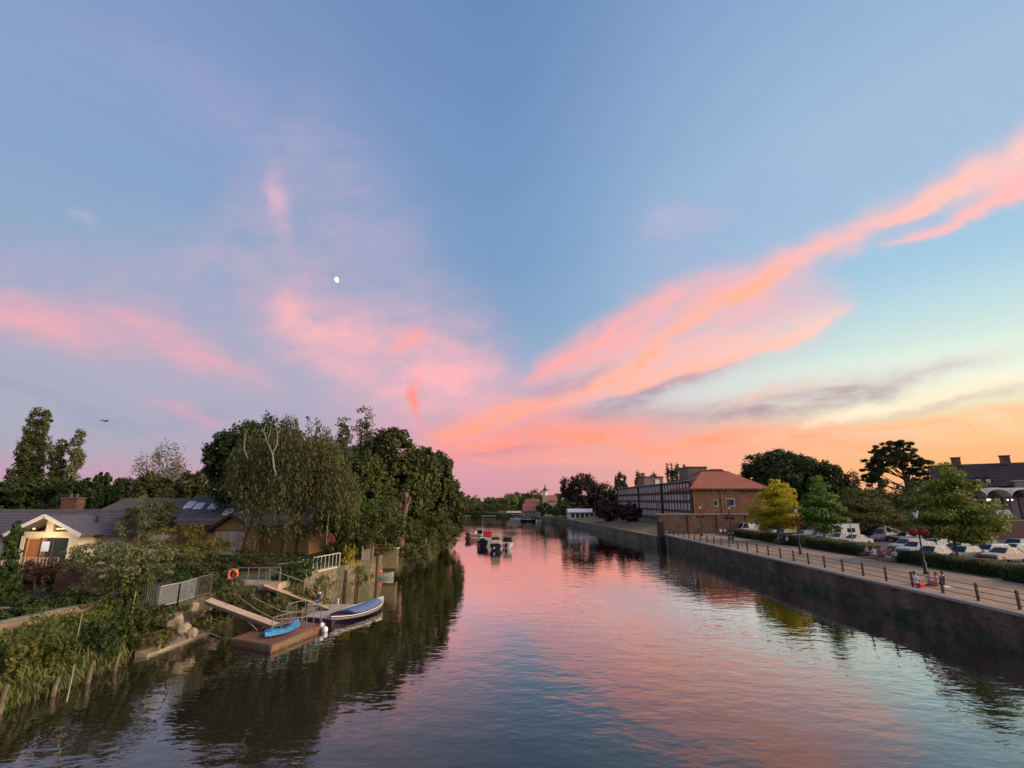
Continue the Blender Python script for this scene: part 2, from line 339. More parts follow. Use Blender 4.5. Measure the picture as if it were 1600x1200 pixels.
def tag(o, label=None, cat=None, group=None, kind=None):
    if label: o['label'] = label
    if cat: o['category'] = cat
    if group: o['group'] = group
    if kind: o['kind'] = kind
    return o
def thing(name, label, cat, loc=(0, 0, 0), rz=0.0, group=None):
    o = bpy.data.objects.new(name, None); col.objects.link(o); o.empty_display_size = .3
    o.location = loc; o.rotation_euler = (0, 0, rz)
    return tag(o, label, cat, group)
def dup(root, loc, rz, label, group=None):
    r = root.copy(); col.objects.link(r); r.location = loc; r.rotation_euler = (0, 0, rz); r['label'] = label
    if group: r['group'] = group
    for ch in root.children:
        c = ch.copy(); col.objects.link(c); c.parent = r
        for g in ch.children:
            d = g.copy(); col.objects.link(d); d.parent = c
    return r
def paint(o, m):                       # this object's own material on shared mesh data
    o.material_slots[0].link = 'OBJECT'; o.material_slots[0].material = m

# ---------------------------------------------------------------- helpers: plants
def leaf_mesh(name, P, Nn, size, m, rng, slim=.6, axis=None):
    n = len(P); Nn = Nn / (np.linalg.norm(Nn, axis=1, keepdims=True) + 1e-9)
    t = rng.normal(size=(n, 3)) if axis is None else axis + rng.normal(size=(n, 3)) * .25
    t -= Nn * (t * Nn).sum(1, keepdims=True); t /= np.linalg.norm(t, axis=1, keepdims=True) + 1e-9
    b = np.cross(Nn, t); L = (size * rng.uniform(.65, 1.35, n))[:, None] * .5; W = L * slim
    V = np.empty((n, 4, 3)); V[:, 0] = P - t * L; V[:, 1] = P + b * W - t * L * .15; V[:, 2] = P + t * L; V[:, 3] = P - b * W - t * L * .15
    me = bpy.data.meshes.new(name); me.vertices.add(4 * n); me.vertices.foreach_set('co', V.ravel())
    me.loops.add(4 * n); me.loops.foreach_set('vertex_index', np.arange(4 * n, dtype=np.int32))
    me.polygons.add(n); me.polygons.foreach_set('loop_start', np.arange(0, 4 * n, 4, dtype=np.int32)); me.polygons.foreach_set('loop_total', np.full(n, 4, dtype=np.int32))
    me.update(); me.validate(); me.materials.append(m)
    return me
def unit(rng, n):
    d = rng.normal(size=(n, 3)); return d / np.linalg.norm(d, axis=1, keepdims=True)
def cloud(blobs, n, rng, per=34, cr=.55, shell=.5, flat=.75):
    """leaf points on the outer part of overlapping lobes, gathered in clumps"""
    B = np.array([b[:6] for b in blobs], float); wgt = (B[:, 3] * B[:, 4] + B[:, 4] * B[:, 5] + B[:, 3] * B[:, 5]); nc = max(6, n // per)
    k = rng.choice(len(B), nc * 2, p=wgt / wgt.sum()); d = unit(rng, nc * 2); r = shell + (1 - shell) * rng.uniform(0, 1, (nc * 2, 1)) ** .5
    c = B[k, :3] + d * B[k, 3:6] * r
    deep = np.zeros(len(c), bool)
    for j, b in enumerate(B):
        deep |= (np.linalg.norm((c - b[:3]) / b[3:6], axis=1) < .55) & (k != j)
    ok = np.where(~deep)[0][:nc]
    if len(ok) < 5: ok = np.arange(min(nc, len(c)))
    c, d = c[ok], d[ok]
    idx = rng.integers(0, len(c), n); o = unit(rng, n) * (rng.uniform(0, 1, (n, 1)) ** .5) * cr * rng.uniform(.6, 1.3, (len(c), 1))[idx]
    o[:, 2] *= flat
    P = c[idx] + o; N_ = d[idx] * .6 + o / (cr + 1e-6) * .5 + rng.normal(size=(n, 3)) * .6 + np.array([0, 0, .45])
    return P, N_, c
def fit(P, W, z0, z1, D=None):
    D = D or W
    for a, lo, hi in ((0, -W / 2, W / 2), (1, -D / 2, D / 2), (2, z0, z1)):
        p, q_ = np.percentile(P[:, a], (.7, 99.3)); P[:, a] = lo + (P[:, a] - p) / (q_ - p + 1e-9) * (hi - lo)
    return P
def shape(kind, rng):
    u = rng.uniform
    if kind == 'round':
        b = [(0, 0, 0, 1, 1, .9)]
        for i in range(11):
            t = i * 2.4 + u(-.3, .3); e = u(-.35, 1.2); r = u(.34, .52)
            b.append((math.cos(t) * math.cos(e) * .85, math.sin(t) * math.cos(e) * .85, math.sin(e) * .75, r, r, r * .8))
        return b
    if kind == 'wide':
        b = [(0, 0, 0, 1, .9, .55)]
        for i in range(13):
            t = i * 2.4 + u(-.3, .3); e = u(-.3, 1.0); r = u(.28, .45)
            b.append((math.cos(t) * .95 * math.cos(e), math.sin(t) * .8 * math.cos(e), math.sin(e) * .55, r, r, r * .75))
        return b
    if kind == 'poplar':
        return [(u(-.25, .25) * (1 - i / 9), u(-.25, .25), i * .55, (.62 - .04 * i + u(-.1, .12)) * (1 if i > 0 else .8), .55 - .03 * i, .62) for i in range(9)]
    if kind == 'cone':
        return [(u(-.08, .08), u(-.08, .08), i * .4, 1.0 - i * .105, 1.0 - i * .105, .34) for i in range(9)]
    if kind == 'pads':
        b = []
        for i in range(16):
            t = i * 2.4; r = math.sqrt(i / 16) ; b.append((math.cos(t) * r, math.sin(t) * r * .8, (1 - r * r) * .55 + u(-.14, .14), u(.3, .48), u(.3, .42), .085))
        return b
    if kind == 'tiers':                                    # young street tree: airy layered sprays
        b = []
        for i in range(7):
            z = i * .3; w = [.70, 1.0, .98, .82, .64, .44, .22][i]
            for j in range(5 if i < 5 else 3):
                t = j * 2 * math.pi / 5 + i * .7 + u(-.3, .3); b.append((math.cos(t) * w * .62, math.sin(t) * w * .62, z + u(-.17, .17), w * u(.26, .5), w * u(.26, .46), .14))
            b.append((0, 0, z, w * .4, w * .4, .18))
        return b
    if kind == 'airy':
        b = []
        for i in range(15):
            t = i * 2.4; e = u(-.2, 1.2); b.append((math.cos(t) * math.cos(e) * u(.5, 1), math.sin(t) * math.cos(e) * u(.5, 1), math.sin(e) * .75 + u(-.1, .1), u(.2, .34), u(.2, .34), u(.1, .2)))
        return b
    if kind == 'bush':
        return [(u(-.8, .8), u(-.7, .7), u(-.1, .35), u(.35, .6), u(.35, .6), u(.3, .5)) for i in range(9)]
BARK = mat('bark', (.045, .032, .022), (.10, .075, .055), sc=5, rough=.95, bump=.6, stretch=(3, 3, .6))
PALEBARK = mat('pale_bark', (.22, .19, .16), (.40, .35, .30), sc=4, rough=.9, bump=.3)
def wood_mb(H, r, ends, rng, stems=1, lean=0.0):
    mb = MB()
    for s_ in range(stems):
        a = rng.uniform(0, 6.28); sp = 0 if stems == 1 else .12 * H; top = Vector((math.cos(a) * sp + lean * H, math.sin(a) * sp, H))
        b0 = Vector((math.cos(a) * .25 * (stems > 1), math.sin(a) * .25 * (stems > 1), -.25))
        pts = [b0.lerp(top, t) + Vector((math.sin(t * 5 + a) * .025 * H * t, math.cos(t * 4 + a) * .025 * H * t, 0)) for t in (0, .06, .3, .6, .85, 1)]
        rs = 1 / math.sqrt(stems); mb.tube(pts, [r * 1.5 * rs, r * rs, r * .82 * rs, r * .6 * rs, r * .4 * rs, r * .2 * rs], 8)
        for e in list(ends)[s_::stems]:
            e = Vector(e); t = min(.95, max(.3, (e.z / H) * .62)); p = b0.lerp(top, t) + Vector((math.sin(t * 5 + a) * .025 * H * t, math.cos(t * 4 + a) * .025 * H * t, 0))
            m_ = p.lerp(e, .5) + Vector((0, 0, .06 * H * rng.uniform(-.4, 1)))
            mb.tube([p, p.lerp(m_, .6), m_.lerp(e, .25), e], [r * .42 * rs, r * .32 * rs, r * .2 * rs, r * .06], 5)
    return mb
TSEED = [100]
def tree(name, label, cat, x, y, z, W, H, base, kind, m, n, leaf, group=None, per=34, cr=None, shell=.5, trunk=None, bark=None, stems=1, D=None, limbs=9, slim=.6, flat=.75, lean=0.0):
    TSEED[0] += 1; rng = np.random.default_rng(TSEED[0])
    P, Nn, c = cloud(shape(kind, rng), n, rng, per=per, cr=(cr or .16), shell=shell, flat=flat)
    k = len(P); allp = fit(np.vstack([P, c]), W, base, H, D); P, c = allp[:k], allp[k:]
    P[:, 0] += lean * H
    t = thing(name, label, cat, (x, y, z), 0, group)
    link('crown', leaf_mesh('crown', P, Nn, leaf, m, rng, slim), t)
    if trunk != 0:
        ends = c[rng.choice(len(c), min(limbs, len(c)), replace=False)]
        wood_mb(base + (H - base) * .72, trunk or max(.05, H * .022), ends, rng, stems, lean).build('trunk', bark or BARK, t, True, world=False)
    return t
def treepx(name, label, cat, u, vt, wpx, Y, base, kind, m, n, leaf, z0=2.3, **k):
    x, zt = PY(u, vt, Y); sc = Y / FOC * 1.02 / math.sqrt(1 + ((u - 800) / FOC) ** 2)     # a crown seen off axis looks wider than it is
    return tree(name, label, cat, x, Y, z0, wpx * sc, zt - z0, base, kind, m, n, leaf, **k)
# ---------------------------------------------------------------- water
wm = bpy.data.materials.new('river_water'); wm.use_nodes = True
def _water():
    nt = wm.node_tree; L = nt.links; N = nt.nodes; p = N['Principled BSDF']
    p.inputs['Base Color'].default_value = (.022, .018, .012, 1); p.inputs['Roughness'].default_value = .02
    p.inputs['Specular IOR Level'].default_value = 0.0
    tc = N.new('ShaderNodeTexCoord')
    def nz(scale, det, st, rot=0):
        mp = N.new('ShaderNodeMapping'); mp.inputs['Scale'].default_value = st; mp.inputs['Rotation'].default_value = (0, 0, rot); L.new(tc.outputs['Object'], mp.inputs[0])
        n = N.new('ShaderNodeTexNoise'); n.inputs['Scale'].default_value = scale; n.inputs['Detail'].default_value = det; n.inputs['Roughness'].default_value = .5; L.new(mp.outputs[0], n.inputs[0]); return n.outputs[0]
    a = nz(.7, 2, (.8, 1.25, 1), .25); b = nz(2.6, 2, (.7, 1.2, 1), -.2); patch = nz(.045, 2, (1, .7, 1))
    pm = N.new('ShaderNodeMapRange'); pm.inputs['From Min'].default_value = .42; pm.inputs['From Max'].default_value = .6; pm.inputs['To Min'].default_value = .35; pm.inputs['To Max'].default_value = 1.0; L.new(patch, pm.inputs[0])
    m1 = N.new('ShaderNodeMath'); m1.operation = 'MULTIPLY_ADD'; L.new(b, m1.inputs[0]); m1.inputs[1].default_value = .32; L.new(a, m1.inputs[2])
    bp = N.new('ShaderNodeBump'); bp.inputs['Distance'].default_value = .042; L.new(m1.outputs[0], bp.inputs['Height']); L.new(pm.outputs[0], bp.inputs['Strength'])
    L.new(bp.outputs[0], p.inputs['Normal'])
    gl = N.new('ShaderNodeBsdfGlossy'); gl.inputs['Roughness'].default_value = .02; L.new(bp.outputs[0], gl.inputs['Normal'])
    fr = N.new('ShaderNodeFresnel'); fr.inputs['IOR'].default_value = 1.333; L.new(bp.outputs[0], fr.inputs['Normal'])
    fm = N.new('ShaderNodeMath'); fm.operation = 'MULTIPLY_ADD'; fm.use_clamp = True; L.new(fr.outputs[0], fm.inputs[0]); fm.inputs[1].default_value = 3.4; fm.inputs[2].default_value = -.13
    ms = N.new('ShaderNodeMixShader'); L.new(fm.outputs[0], ms.inputs[0]); L.new(p.outputs[0], ms.inputs[1]); L.new(gl.outputs[0], ms.inputs[2]); L.new(ms.outputs[0], N['Material Output'].inputs[0])
_water()
tag(MB().add([(-3500, -300, 0), (3500, -300, 0), (3500, 4000, 0), (-3500, 4000, 0)], [(0, 1, 2, 3)]).build('water', wm), kind='structure')
riverbed = tag(MB().add([(-3500, -300, -4), (3500, -300, -4), (3500, 4000, -4), (-3500, 4000, -4)], [(0, 1, 2, 3)]).build('riverbed', mat('silt', (.05, .04, .03))), kind='structure')

# ---------------------------------------------------------------- land
EARTH = mat('earth', (.075, .055, .03), (.10, .085, .04), sc=1.2, rough=.95, bump=.5, c3=(.06, .065, .02))
LAWN = mat('lawn', (.05, .06, .018), (.09, .085, .03), sc=1.5, rough=.95, bump=.6, c3=(.10, .08, .04))
def land(name, edge, far, z, m, zb=-1.2):
    """a sheet of ground behind a bank line, with the bank itself going down into the water"""
    pts = edge + far; tri = tessellate_polygon([[Vector((x, y, 0)) for x, y in pts]]); mb = MB()
    mb.add([(x, y, z) for x, y in pts], tri)
    n = len(edge); mb.add([(x, y, z) for x, y in edge] + [(x, y, zb) for x, y in edge], [(i, i + 1, n + i + 1, n + i) for i in range(n - 1)])
    return tag(mb.build(name, m), kind='structure')
LEFT_EDGE = [(-30, -80), (-26.4, 8), (-25.6, 24), (-24.6, 32.4), (-22.4, 33.1), (-20.4, 35.8), (-20.2, 39.0), (-17.6, 39.6), (-17.3, 43.6), (-16.2, 47.6), (-15.6, 53), (-15.1, 58), (-14.9, 61.5), (-16.5, 65), (-17, 72), (-14.5, 86), (-12.4, 100), (-14, 130), (-18, 180), (-32, 215), (-120, 238), (-1500, 262)]
land('island_ground', LEFT_EDGE, [(-2500, 262), (-2500, -80)], 2.3, LAWN)
RIGHT_EDGE = [(29.0, -80), (29.0, 98.6), (27.6, 98.8), (27.0, 106), (24.5, 140), (20.9, 184), (11, 206), (3.5, 240), (-8, 278), (-60, 291), (-400, 330), (-2500, 460)]
land('mainland_ground', RIGHT_EDGE, [(-2500, 4000), (3500, 4000), (3500, -80)], 1.7, LAWN)
PAVE = mat('buff_paving', (.29, .18, .115), (.42, .275, .185), sc=1.6, rough=.9, bump=.2, bsc=9, c3=(.24, .155, .105))
ASPH = mat('asphalt', (.055, .053, .052), (.085, .08, .078), sc=6, rough=.9, bump=.2)
tag(MB().box(29.0, 39.0, -40, 99.4, 1.4, 2.2).build('promenade', PAVE), kind='structure')
tag(MB().box(39.0, 42.4, -40, 99.4, 1.4, 2.17).build('planting_bed', EARTH), kind='structure')
tag(MB().box(42.4, 120, 20, 112, 1.4, 2.15).build('car_park', ASPH), kind='structure')
# the lawn that rises behind the low quay towards the long building
lg = MB(); rows = []
for y, xe in ((99.6, 27.9), (106, 27.3), (120, 26.2), (140, 24.8), (160, 23), (184, 21.2)):
    rows.append([(xe, y, 1.75), (xe + 3, y, 2.3), (xe + 6, y, 2.9), (40, y, 3.1), (75, y, 3.2)])
for r0, r1 in zip(rows, rows[1:]):
    for i in range(4): lg.add([r0[i], r0[i + 1], r1[i + 1], r1[i]], [(0, 1, 2, 3)])
tag(lg.build('grass_bank', mat('dry_grass', (.14, .085, .035), (.22, .14, .06), sc=.8, rough=.95, bump=.6, c3=(.11, .095, .04))), kind='structure')

# ---------------------------------------------------------------- the embankment wall on the right
RW = mat('river_wall_face', (.055, .036, .026), (.19, .125, .085), sc=.55, rough=.9, bump=.5, bsc=4, kind='brick', c3=(.6, .6, .6), stretch=(1, 1, .5))
ALGAE = mat('tide_stain', (.022, .026, .012), (.095, .085, .04), sc=.9, lo=.38, hi=.64, rough=.8, bump=.4)
COPE = mat('coping_stone', (.26, .21, .18), (.36, .30, .26), sc=2, rough=.85, bump=.2)
w = thing('river_wall', 'long dark brown embankment wall below the railed promenade', 'wall', (28.8, 30, 0))
MB().box(28.62, 29.06, -40, 99.2, .75, 2.05).build('wall_face', RW, w)
MB().box(28.55, 29.06, -40, 99.2, -1.5, .75).build('tide_band', ALGAE, w)
me = MB().obox((0, 0, 0), (.55, 1.68, .17), 0, .02).mesh('coping_stone', COPE)
for i in range(48): link('coping_stone', me, w, (28.82 - 28.8, 19.2 + i * 1.7 - 30, 2.137))
WETW_ = mat('wet_timber', (.03, .022, .016), (.06, .045, .03), sc=4, rough=.9, bump=.4)
# low quay upstream of the pile, and the reach beyond
w = thing('quay_wall', 'low mossy brown quay wall with grass above it beyond the timber pile', 'wall', (26, 130, 0))
qm = mat('mossy_quay', (.10, .08, .045), (.19, .145, .09), sc=.9, rough=.92, bump=.5, c3=(.07, .065, .03))
ed = [(27.7, 99.2), (27.1, 106), (26, 120), (24.6, 140), (22.9, 160), (21, 184), (11, 206)]
mb = MB(); mc = MB()
for (a, b), (c, d) in zip(ed, ed[1:]):
    mb.extr([(a - .35, b, -1.5), (c - .35, d, -1.5), (c - .25, d, 1.72), (a - .25, b, 1.72)], (.6, 0, 0))
    mc.extr([(a - .33, b, 1.72), (c - .33, d, 1.72), (c - .33, d, 1.86), (a - .33, b, 1.86)], (.7, 0, 0))
mb.build('wall_face', qm, w); mc.build('coping', mat('quay_coping', (.22, .17, .11), (.30, .24, .16), sc=1, rough=.9), w)
t = thing('mooring_pile', 'tall dark timber pile standing at the corner where the embankment begins', 'pile', (27.9, 97.2, 0))
MB().box(27.45, 28.25, 96.6, 97.4, -2, 4.4).build('post', mat('black_timber', (.018, .015, .013), (.04, .032, .027), sc=3, rough=.9, bump=.5), t)
MB().obox((27.85, 97, 4.44), (.9, .9, .16), 0, .05).build('cap', mat('black_timber', (.02, .02, .02)), t)
t = thing('wall_ladder', 'pale steel ladder down the wall beside the timber pile', 'ladder', (28.5, 96.2, 0))
for dy in (0, .42): MB().tube([(28.48, 95.6 + dy, -.8), (28.48, 95.6 + dy, 3.0), (28.9, 95.6 + dy, 3.1)], .035).build('stile', mat('galvanised', (.45, .44, .42), rough=.45, metal=.5), t)
rm = MB().bar((0, -.2, 0), (0, .2, 0), .03).mesh('rung', MATS['galvanised'])
for i in range(11): link('rung', rm, t, (-.02, -.39, -.2 + i * .29))
# brown boundary wall across the end of the promenade
w = thing('boundary_wall', 'tall brown brick wall closing the far end of the promenade', 'wall', (37, 100, 0))
BW = mat('boundary_brick', (.115, .07, .05), (.19, .125, .09), sc=.8, rough=.92, bump=.4, bsc=5, kind='brick', c3=(.75, .7, .65))
MB().box(27.9, 64, 99.5, 99.9, .5, 5.75).build('wall_face', BW, w)
for i in range(7): MB().box(28.2 + i * 5.6, 28.75 + i * 5.6, 99.35, 99.5, .5, 5.75).build('buttress', BW, w)
MB().box(27.8, 64.1, 99.4, 100.0, 5.75, 5.92).build('coping', COPE, w)

# ---------------------------------------------------------------- promenade railing
FE = mat('rail_iron', (.035, .022, .018), (.07, .04, .03), sc=5, rough=.6, bump=.2)
f = thing('promenade_railing', 'dark iron post and rail fence along the edge of the promenade', 'railing', (29.6, 30, 2.2))
pm = MB().obox((0, 0, .52), (.12, .12, 1.04), 0, 0).add([(-.06, -.06, 1.04), (.06, -.06, 1.04), (.06, .06, 1.04), (-.06, .06, 1.04), (0, 0, 1.12)], [(0, 1, 4), (1, 2, 4), (2, 3, 4), (3, 0, 4)]).mesh('post', FE)
for i in range(33): link('post', pm, f, (0, 31.3 - 30 + (i - 4) * 2.66, 0))
for z in (.22, .57, .92):
    o = MB().tube([(29.6, 20, 2.2 + z), (29.6, 98.8, 2.2 + z)], .022).build('rail', FE, f)
# ================================================================ LEFT BANK
CONC = mat('old_concrete', (.17, .14, .10), (.30, .25, .18), sc=1.6, rough=.92, bump=.5, bsc=5, c3=(.10, .095, .05))
MOSSC = mat('mossy_concrete', (.045, .04, .02), (.20, .155, .095), sc=2.0, rough=.92, bump=.8, bsc=4, c3=(.06, .055, .025), lo=.38, hi=.62)
STEEL = mat('grey_steel', (.20, .21, .20), (.30, .30, .28), sc=6, rough=.5, metal=.35)
WOOD = mat('weathered_boards', (.36, .25, .17), (.50, .36, .25), sc=3, rough=.8, bump=.2, stretch=(1, 1, 1))
RUST = mat('rusty_red_deck', (.20, .075, .045), (.30, .12, .075), sc=1.5, rough=.8, bump=.2, c3=(.15, .065, .04))
WETW = MATS['wet_timber']
# overgrown bank below the garden wall
def grid_strip(rows, name, m, kind='structure', jit=.0, seed=1):
    rng = random.Random(seed); mb = MB(); n = len(rows[0])
    vs = [(p[0] + rng.uniform(-jit, jit), p[1] + rng.uniform(-jit, jit), p[2] + rng.uniform(-jit, jit)) for r in rows for p in r]
    mb.add(vs, [(i * n + k, i * n + k + 1, (i + 1) * n + k + 1, (i + 1) * n + k) for i in range(len(rows) - 1) for k in range(n - 1)])
    return tag(mb.build(name, m, smooth=True), kind=kind)
rows = []
for i in range(30):
    y = 5 + i; k = min(1, max(0, (y - 5) / 28)); xt = -26.2 + k * 1.7; xb = -21.6 + .75 * min(1, max(0, (y - 20) / 6)) - (.9 if y > 29 else 0)
    rows.append([(xt + (xb - xt) * s, y, zz) for s, zz in ((0, 1.95), (.3, 1.8), (.6, 1.35), (.85, .75), (1, .45), (1.02, -.6))])
grid_strip(rows, 'river_bank', EARTH, jit=.12)
# garden wall (concrete, steps down with the bank)
w = thing('garden_wall', 'low sunlit concrete garden wall above the overgrown bank', 'wall', (-25, 28, 1.5))
mb = MB(); gw = [(-26.3, 10), (-25.55, 24.5), (-24.45, 32.6)]
mb2 = MB()
for (a, b), (c, d) in zip(gw, gw[1:]):
    mb.extr([(a - .15, b, 1.2), (c - .15, d, 1.2), (c - .15, d, 2.5), (a - .15, b, 2.5)], (.3, 0, 0))
    mb2.extr([(a - .2, b, 2.5), (c - .2, d, 2.5), (c - .2, d, 2.6), (a - .2, b, 2.6)], (.42, 0, 0))
mb.build('wall_face', mat('pinkish_render', (.30, .20, .14), (.40, .28, .20), sc=1.5, rough=.9, bump=.35, c3=(.22, .17, .11)), w); mb2.build('coping', CONC, w)
MB().box(-24.65, -24.25, 32.3, 32.7, 1.2, 2.75).build('end_pier', CONC, w)
# growth on the bank
rng = np.random.default_rng(7)
def bank_stuff(name, label, n, leaf, m, y0, y1, s0, s1, up, axis=None, slim=.4):
    y = rng.uniform(y0, y1, n); s = rng.uniform(s0, s1, n); k = np.clip((y - 5) / 28, 0, 1); xt = -26.2 + k * 1.7
    xb = -21.6 + .75 * np.clip((y - 20) / 6, 0, 1) - .9 * (y > 29)
    hump = .5 + .5 * np.sin(y * 2.1 + s * 5) * np.sin(y * .8 - s * 3)
    z = np.interp(s, [0, .3, .6, .85, 1, 1.15], [1.95, 1.8, 1.35, .75, .45, .1]) + rng.uniform(0, 1, n) ** 1.5 * up * (.35 + hump) * np.clip(.25 + s * 2.2, .25, 1)
    P = np.stack([xt + (xb - xt) * s, y, z], 1); N_ = rng.normal(size=(n, 3)) + np.array([.6, 0, .4])
    o = link(name, leaf_mesh(name, P, N_, leaf, m, rng, slim, axis)); tag(o, label, None, None, 'stuff'); return o
GR1 = leafmat('bank_weeds', (.03, .045, .008), (.115, .125, .022), (.10, .085, .03))
GR2 = leafmat('bank_grass', (.04, .055, .016), (.13, .13, .045), (.11, .09, .05))
bank_stuff('undergrowth', 'tangled green weeds on the near left bank', 16000, .19, GR1, 12, 33, -.02, .92, 1.15)
bank_stuff('grass', 'long pale grass hanging over the foot of the bank', 15000, .46, GR2, 12, 33, .5, 1.18, .8, np.array([.35, -.1, -.8]), .12)
for i, (u, v0, v1) in enumerate([(115, 1022, 968), (201, 985, 932), (108, 1075, 1045)]):
    x, y = G(u, v0, 1.1); t = thing('marker_post', ['thin grey stake leaning in the weeds of the left bank', 'thin stake standing beside the railing on the left bank', 'mossy short post low on the bank near the water'][i], 'post', (x, y, .8), 0)
    MB().tube([(x, y, .6), (x + .06, y, 1.1 + (v0 - v1) * y / FOC)], [.028, .02], 5).build('post', mat('grey_stake', (.25, .22, .17), (.35, .31, .25), sc=4), t)
for i, (x, y, h) in enumerate([(-21.3, 18.6, 1.0), (-20.95, 20.4, .9), (-20.7, 22.6, 1.1), (-20.3, 24.6, .75), (-20.1, 26.2, .95), (-20.2, 28, .8)]):
    t = tag(MB().tube([(x, y, -1), (x + .05, y, h * .5), (x + .1, y + .04, h)], [.11, .1, .08], 7).build('bank_pile', mat('mossy_pile', (.09, .07, .04), (.17, .13, .08), sc=3, rough=.95, bump=.6), smooth=True),
            'short mossy timber pile at the water edge, ' + ['first', 'second', 'third', 'fourth', 'fifth', 'sixth'][i] + ' along the overgrown bank', 'pile', 'timber piles along the overgrown bank')
# low quay blocks
w = thing('quay_ledge', 'low stone ledge with a sloping toe at the water beside the rubble', 'wall', (-20.6, 32.5, 0))
p0, p1 = (-20.75, 30.4), (-20.35, 33.0)
MB().extr([(p0[0] - .5, p0[1], -1), (p1[0] - .5, p1[1], -1), (p1[0] - .5, p1[1], .92), (p0[0] - .5, p0[1], .82)], (.6, 0, 0)).build('block', MOSSC, w)
MB().extr([(-20.95, 33.35, -1), (-20.75, 35.6, -1), (-20.75, 35.6, 1.0), (-20.95, 33.35, 1.1)], (.75, 0, 0)).build('block', CONC, w)
MB().extr([(-20.8, 30.2, -.6), (-20.1, 30.2, -.6), (-20.1, 30.2, .12), (-20.8, 30.2, .3)], (.35, 5.3, 0)).build('toe', mat('pale_toe', (.26, .21, .14), (.36, .29, .2), sc=2, rough=.9), w)
w = thing('retaining_wall', 'broken mossy concrete retaining wall under the grey railing', 'wall', (-21, 34, 0))
for (a, b), (c, d) in (((-23.4, 32.2), (-21.2, 33.3)), ((-21.2, 33.3), (-20.3, 35.6)), ((-20.3, 35.6), (-20.1, 39.1)), ((-20.1, 39.1), (-17.4, 39.5))):
    MB().extr([(a, b, -1), (c, d, -1), (c, d, 2.25), (a, b, 2.25)], (-.2, .35, 0)).build('wall_face', MOSSC, w)
rr = random.Random(5)
STONE = mat('rubble_stone', (.27, .21, .13), (.40, .32, .21), sc=2.2, rough=.92, bump=.6, c3=(.16, .14, .08))
def rock(x, y, z, s, sq=.7):
    mb = MB(); mb.ell((0, 0, 0), (s, s * rr.uniform(.6, .9), s * sq), 8, 5)
    mb.v = [(p[0] * rr.uniform(.8, 1.15) + x, p[1] * rr.uniform(.8, 1.15) + y, p[2] * rr.uniform(.75, 1.2) + z) for p in mb.v]; return mb
rk = ['tan slab tilted against the end of the garden railing', 'tall tan slab directly under the mesh railing', 'broad tan slab of rubble leaning under the grey railing', 'flat tan stone below the leaning slab of rubble', 'squared tan stone above the sloping toe', 'rounded mossy stone beside the foot of the red gangway', 'small tan stone at the waterside end of the rubble', 'mossy boulder behind the driftwood']
for i, (u, v, z, s) in enumerate([(268, 957, 1.5, .8), (292, 944, 1.8, .9), (278, 950, 1.6, .95), (272, 968, 1.3, .7), (285, 978, 1.15, .55), (318, 962, 1.0, .6), (300, 985, .9, .4), (330, 955, 1.1, .8)]):
    x, y = G(u, v, z); tag(rock(x, y, z - .15, s).build('rubble_stone', STONE), rk[i], 'stone', 'rubble below the grey railing')
t = thing('driftwood', 'heap of grey branches caught at the end of the stone ledge', 'driftwood', (-19.9, 35, .4))
for i in range(12):
    a = rr.uniform(-.5, .9); x, y = -20.3 + rr.uniform(-.2, .8), 34.8 + rr.uniform(-.7, .7); z = .35 + rr.uniform(0, .35); l = rr.uniform(.5, 1.2)
    MB().tube([(x, y, z), (x + math.cos(a) * l * .5, y + math.sin(a) * l * .5, z + .08), (x + math.cos(a) * l, y + math.sin(a) * l, z - .1)], [.05, .04, .02], 5).build('branch', mat('driftwood', (.16, .12, .09), (.26, .21, .17), sc=4), t)
# grey railings
def railing(name, label, pts, h, gap, m, bars=True, post_w=.07, bar_w=.025, mid=None, panel=None):
    t = thing(name, label, 'railing', pts[0])
    for a, b in zip(pts, pts[1:]):
        a, b = Vector(a), Vector(b); L_ = (b - a).length; up = Vector((0, 0, h))
        MB().bar(a + up, b + up, post_w * .8).build('top_rail', m, t)
        if bars: MB().bar(a + up * .1, b + up * .1, .04).build('bottom_rail', m, t)
        if mid: MB().bar(a + up * mid, b + up * mid, .035).build('middle_rail', m, t)
        n = max(1, round(L_ / gap))
        for i in range(n + 1):
            p = a.lerp(b, i / n); e = i in (0, n)
            MB().bar(p - (Vector((0, 0, .1)) if e else Vector()), p + up, post_w if e else bar_w).build('post' if e else 'bar', m, t)
    return t
g = lambda u, v, z: (*G(u, v, z), z)
railing('garden_railing', 'green grey vertical bar railing among bushes on the left bank', [g(209, 949, 2.1), g(244, 951, 2.1)], 1.25, .16, STEEL)
t = railing('quay_railing', 'pale grey mesh panel railing climbing beside the rubble', [g(246, 951, 2.1), g(277, 944, 2.15), g(305, 935, 2.25)], 1.25, .8, STEEL, bar_w=.05)
for a, b in ((g(246, 951, 2.1), g(277, 944, 2.15)), (g(277, 944, 2.15), g(305, 935, 2.25))):
    a, b = Vector(a), Vector(b); mb = MB()
    for i in range(25): p = a.lerp(b, (i + .5) / 25); mb.bar(p + Vector((0, 0, .14)), p + Vector((0, 0, 1.2)), .012)
    for i in range(9): z = Vector((0, 0, .18 + i * .125)); mb.bar(a + z, b + z, .01)
    tag(mb.build('mesh_panel', mat('mesh_wire', (.40, .42, .42), rough=.5, metal=.3), t), kind='stuff')
railing('dark_railing', 'dark brown bar railing at the head of the red gangway', [g(306, 935, 2.25), g(328, 929, 2.3)], 1.3, .14, mat('dark_bars', (.10, .08, .06), rough=.7), bar_w=.03)
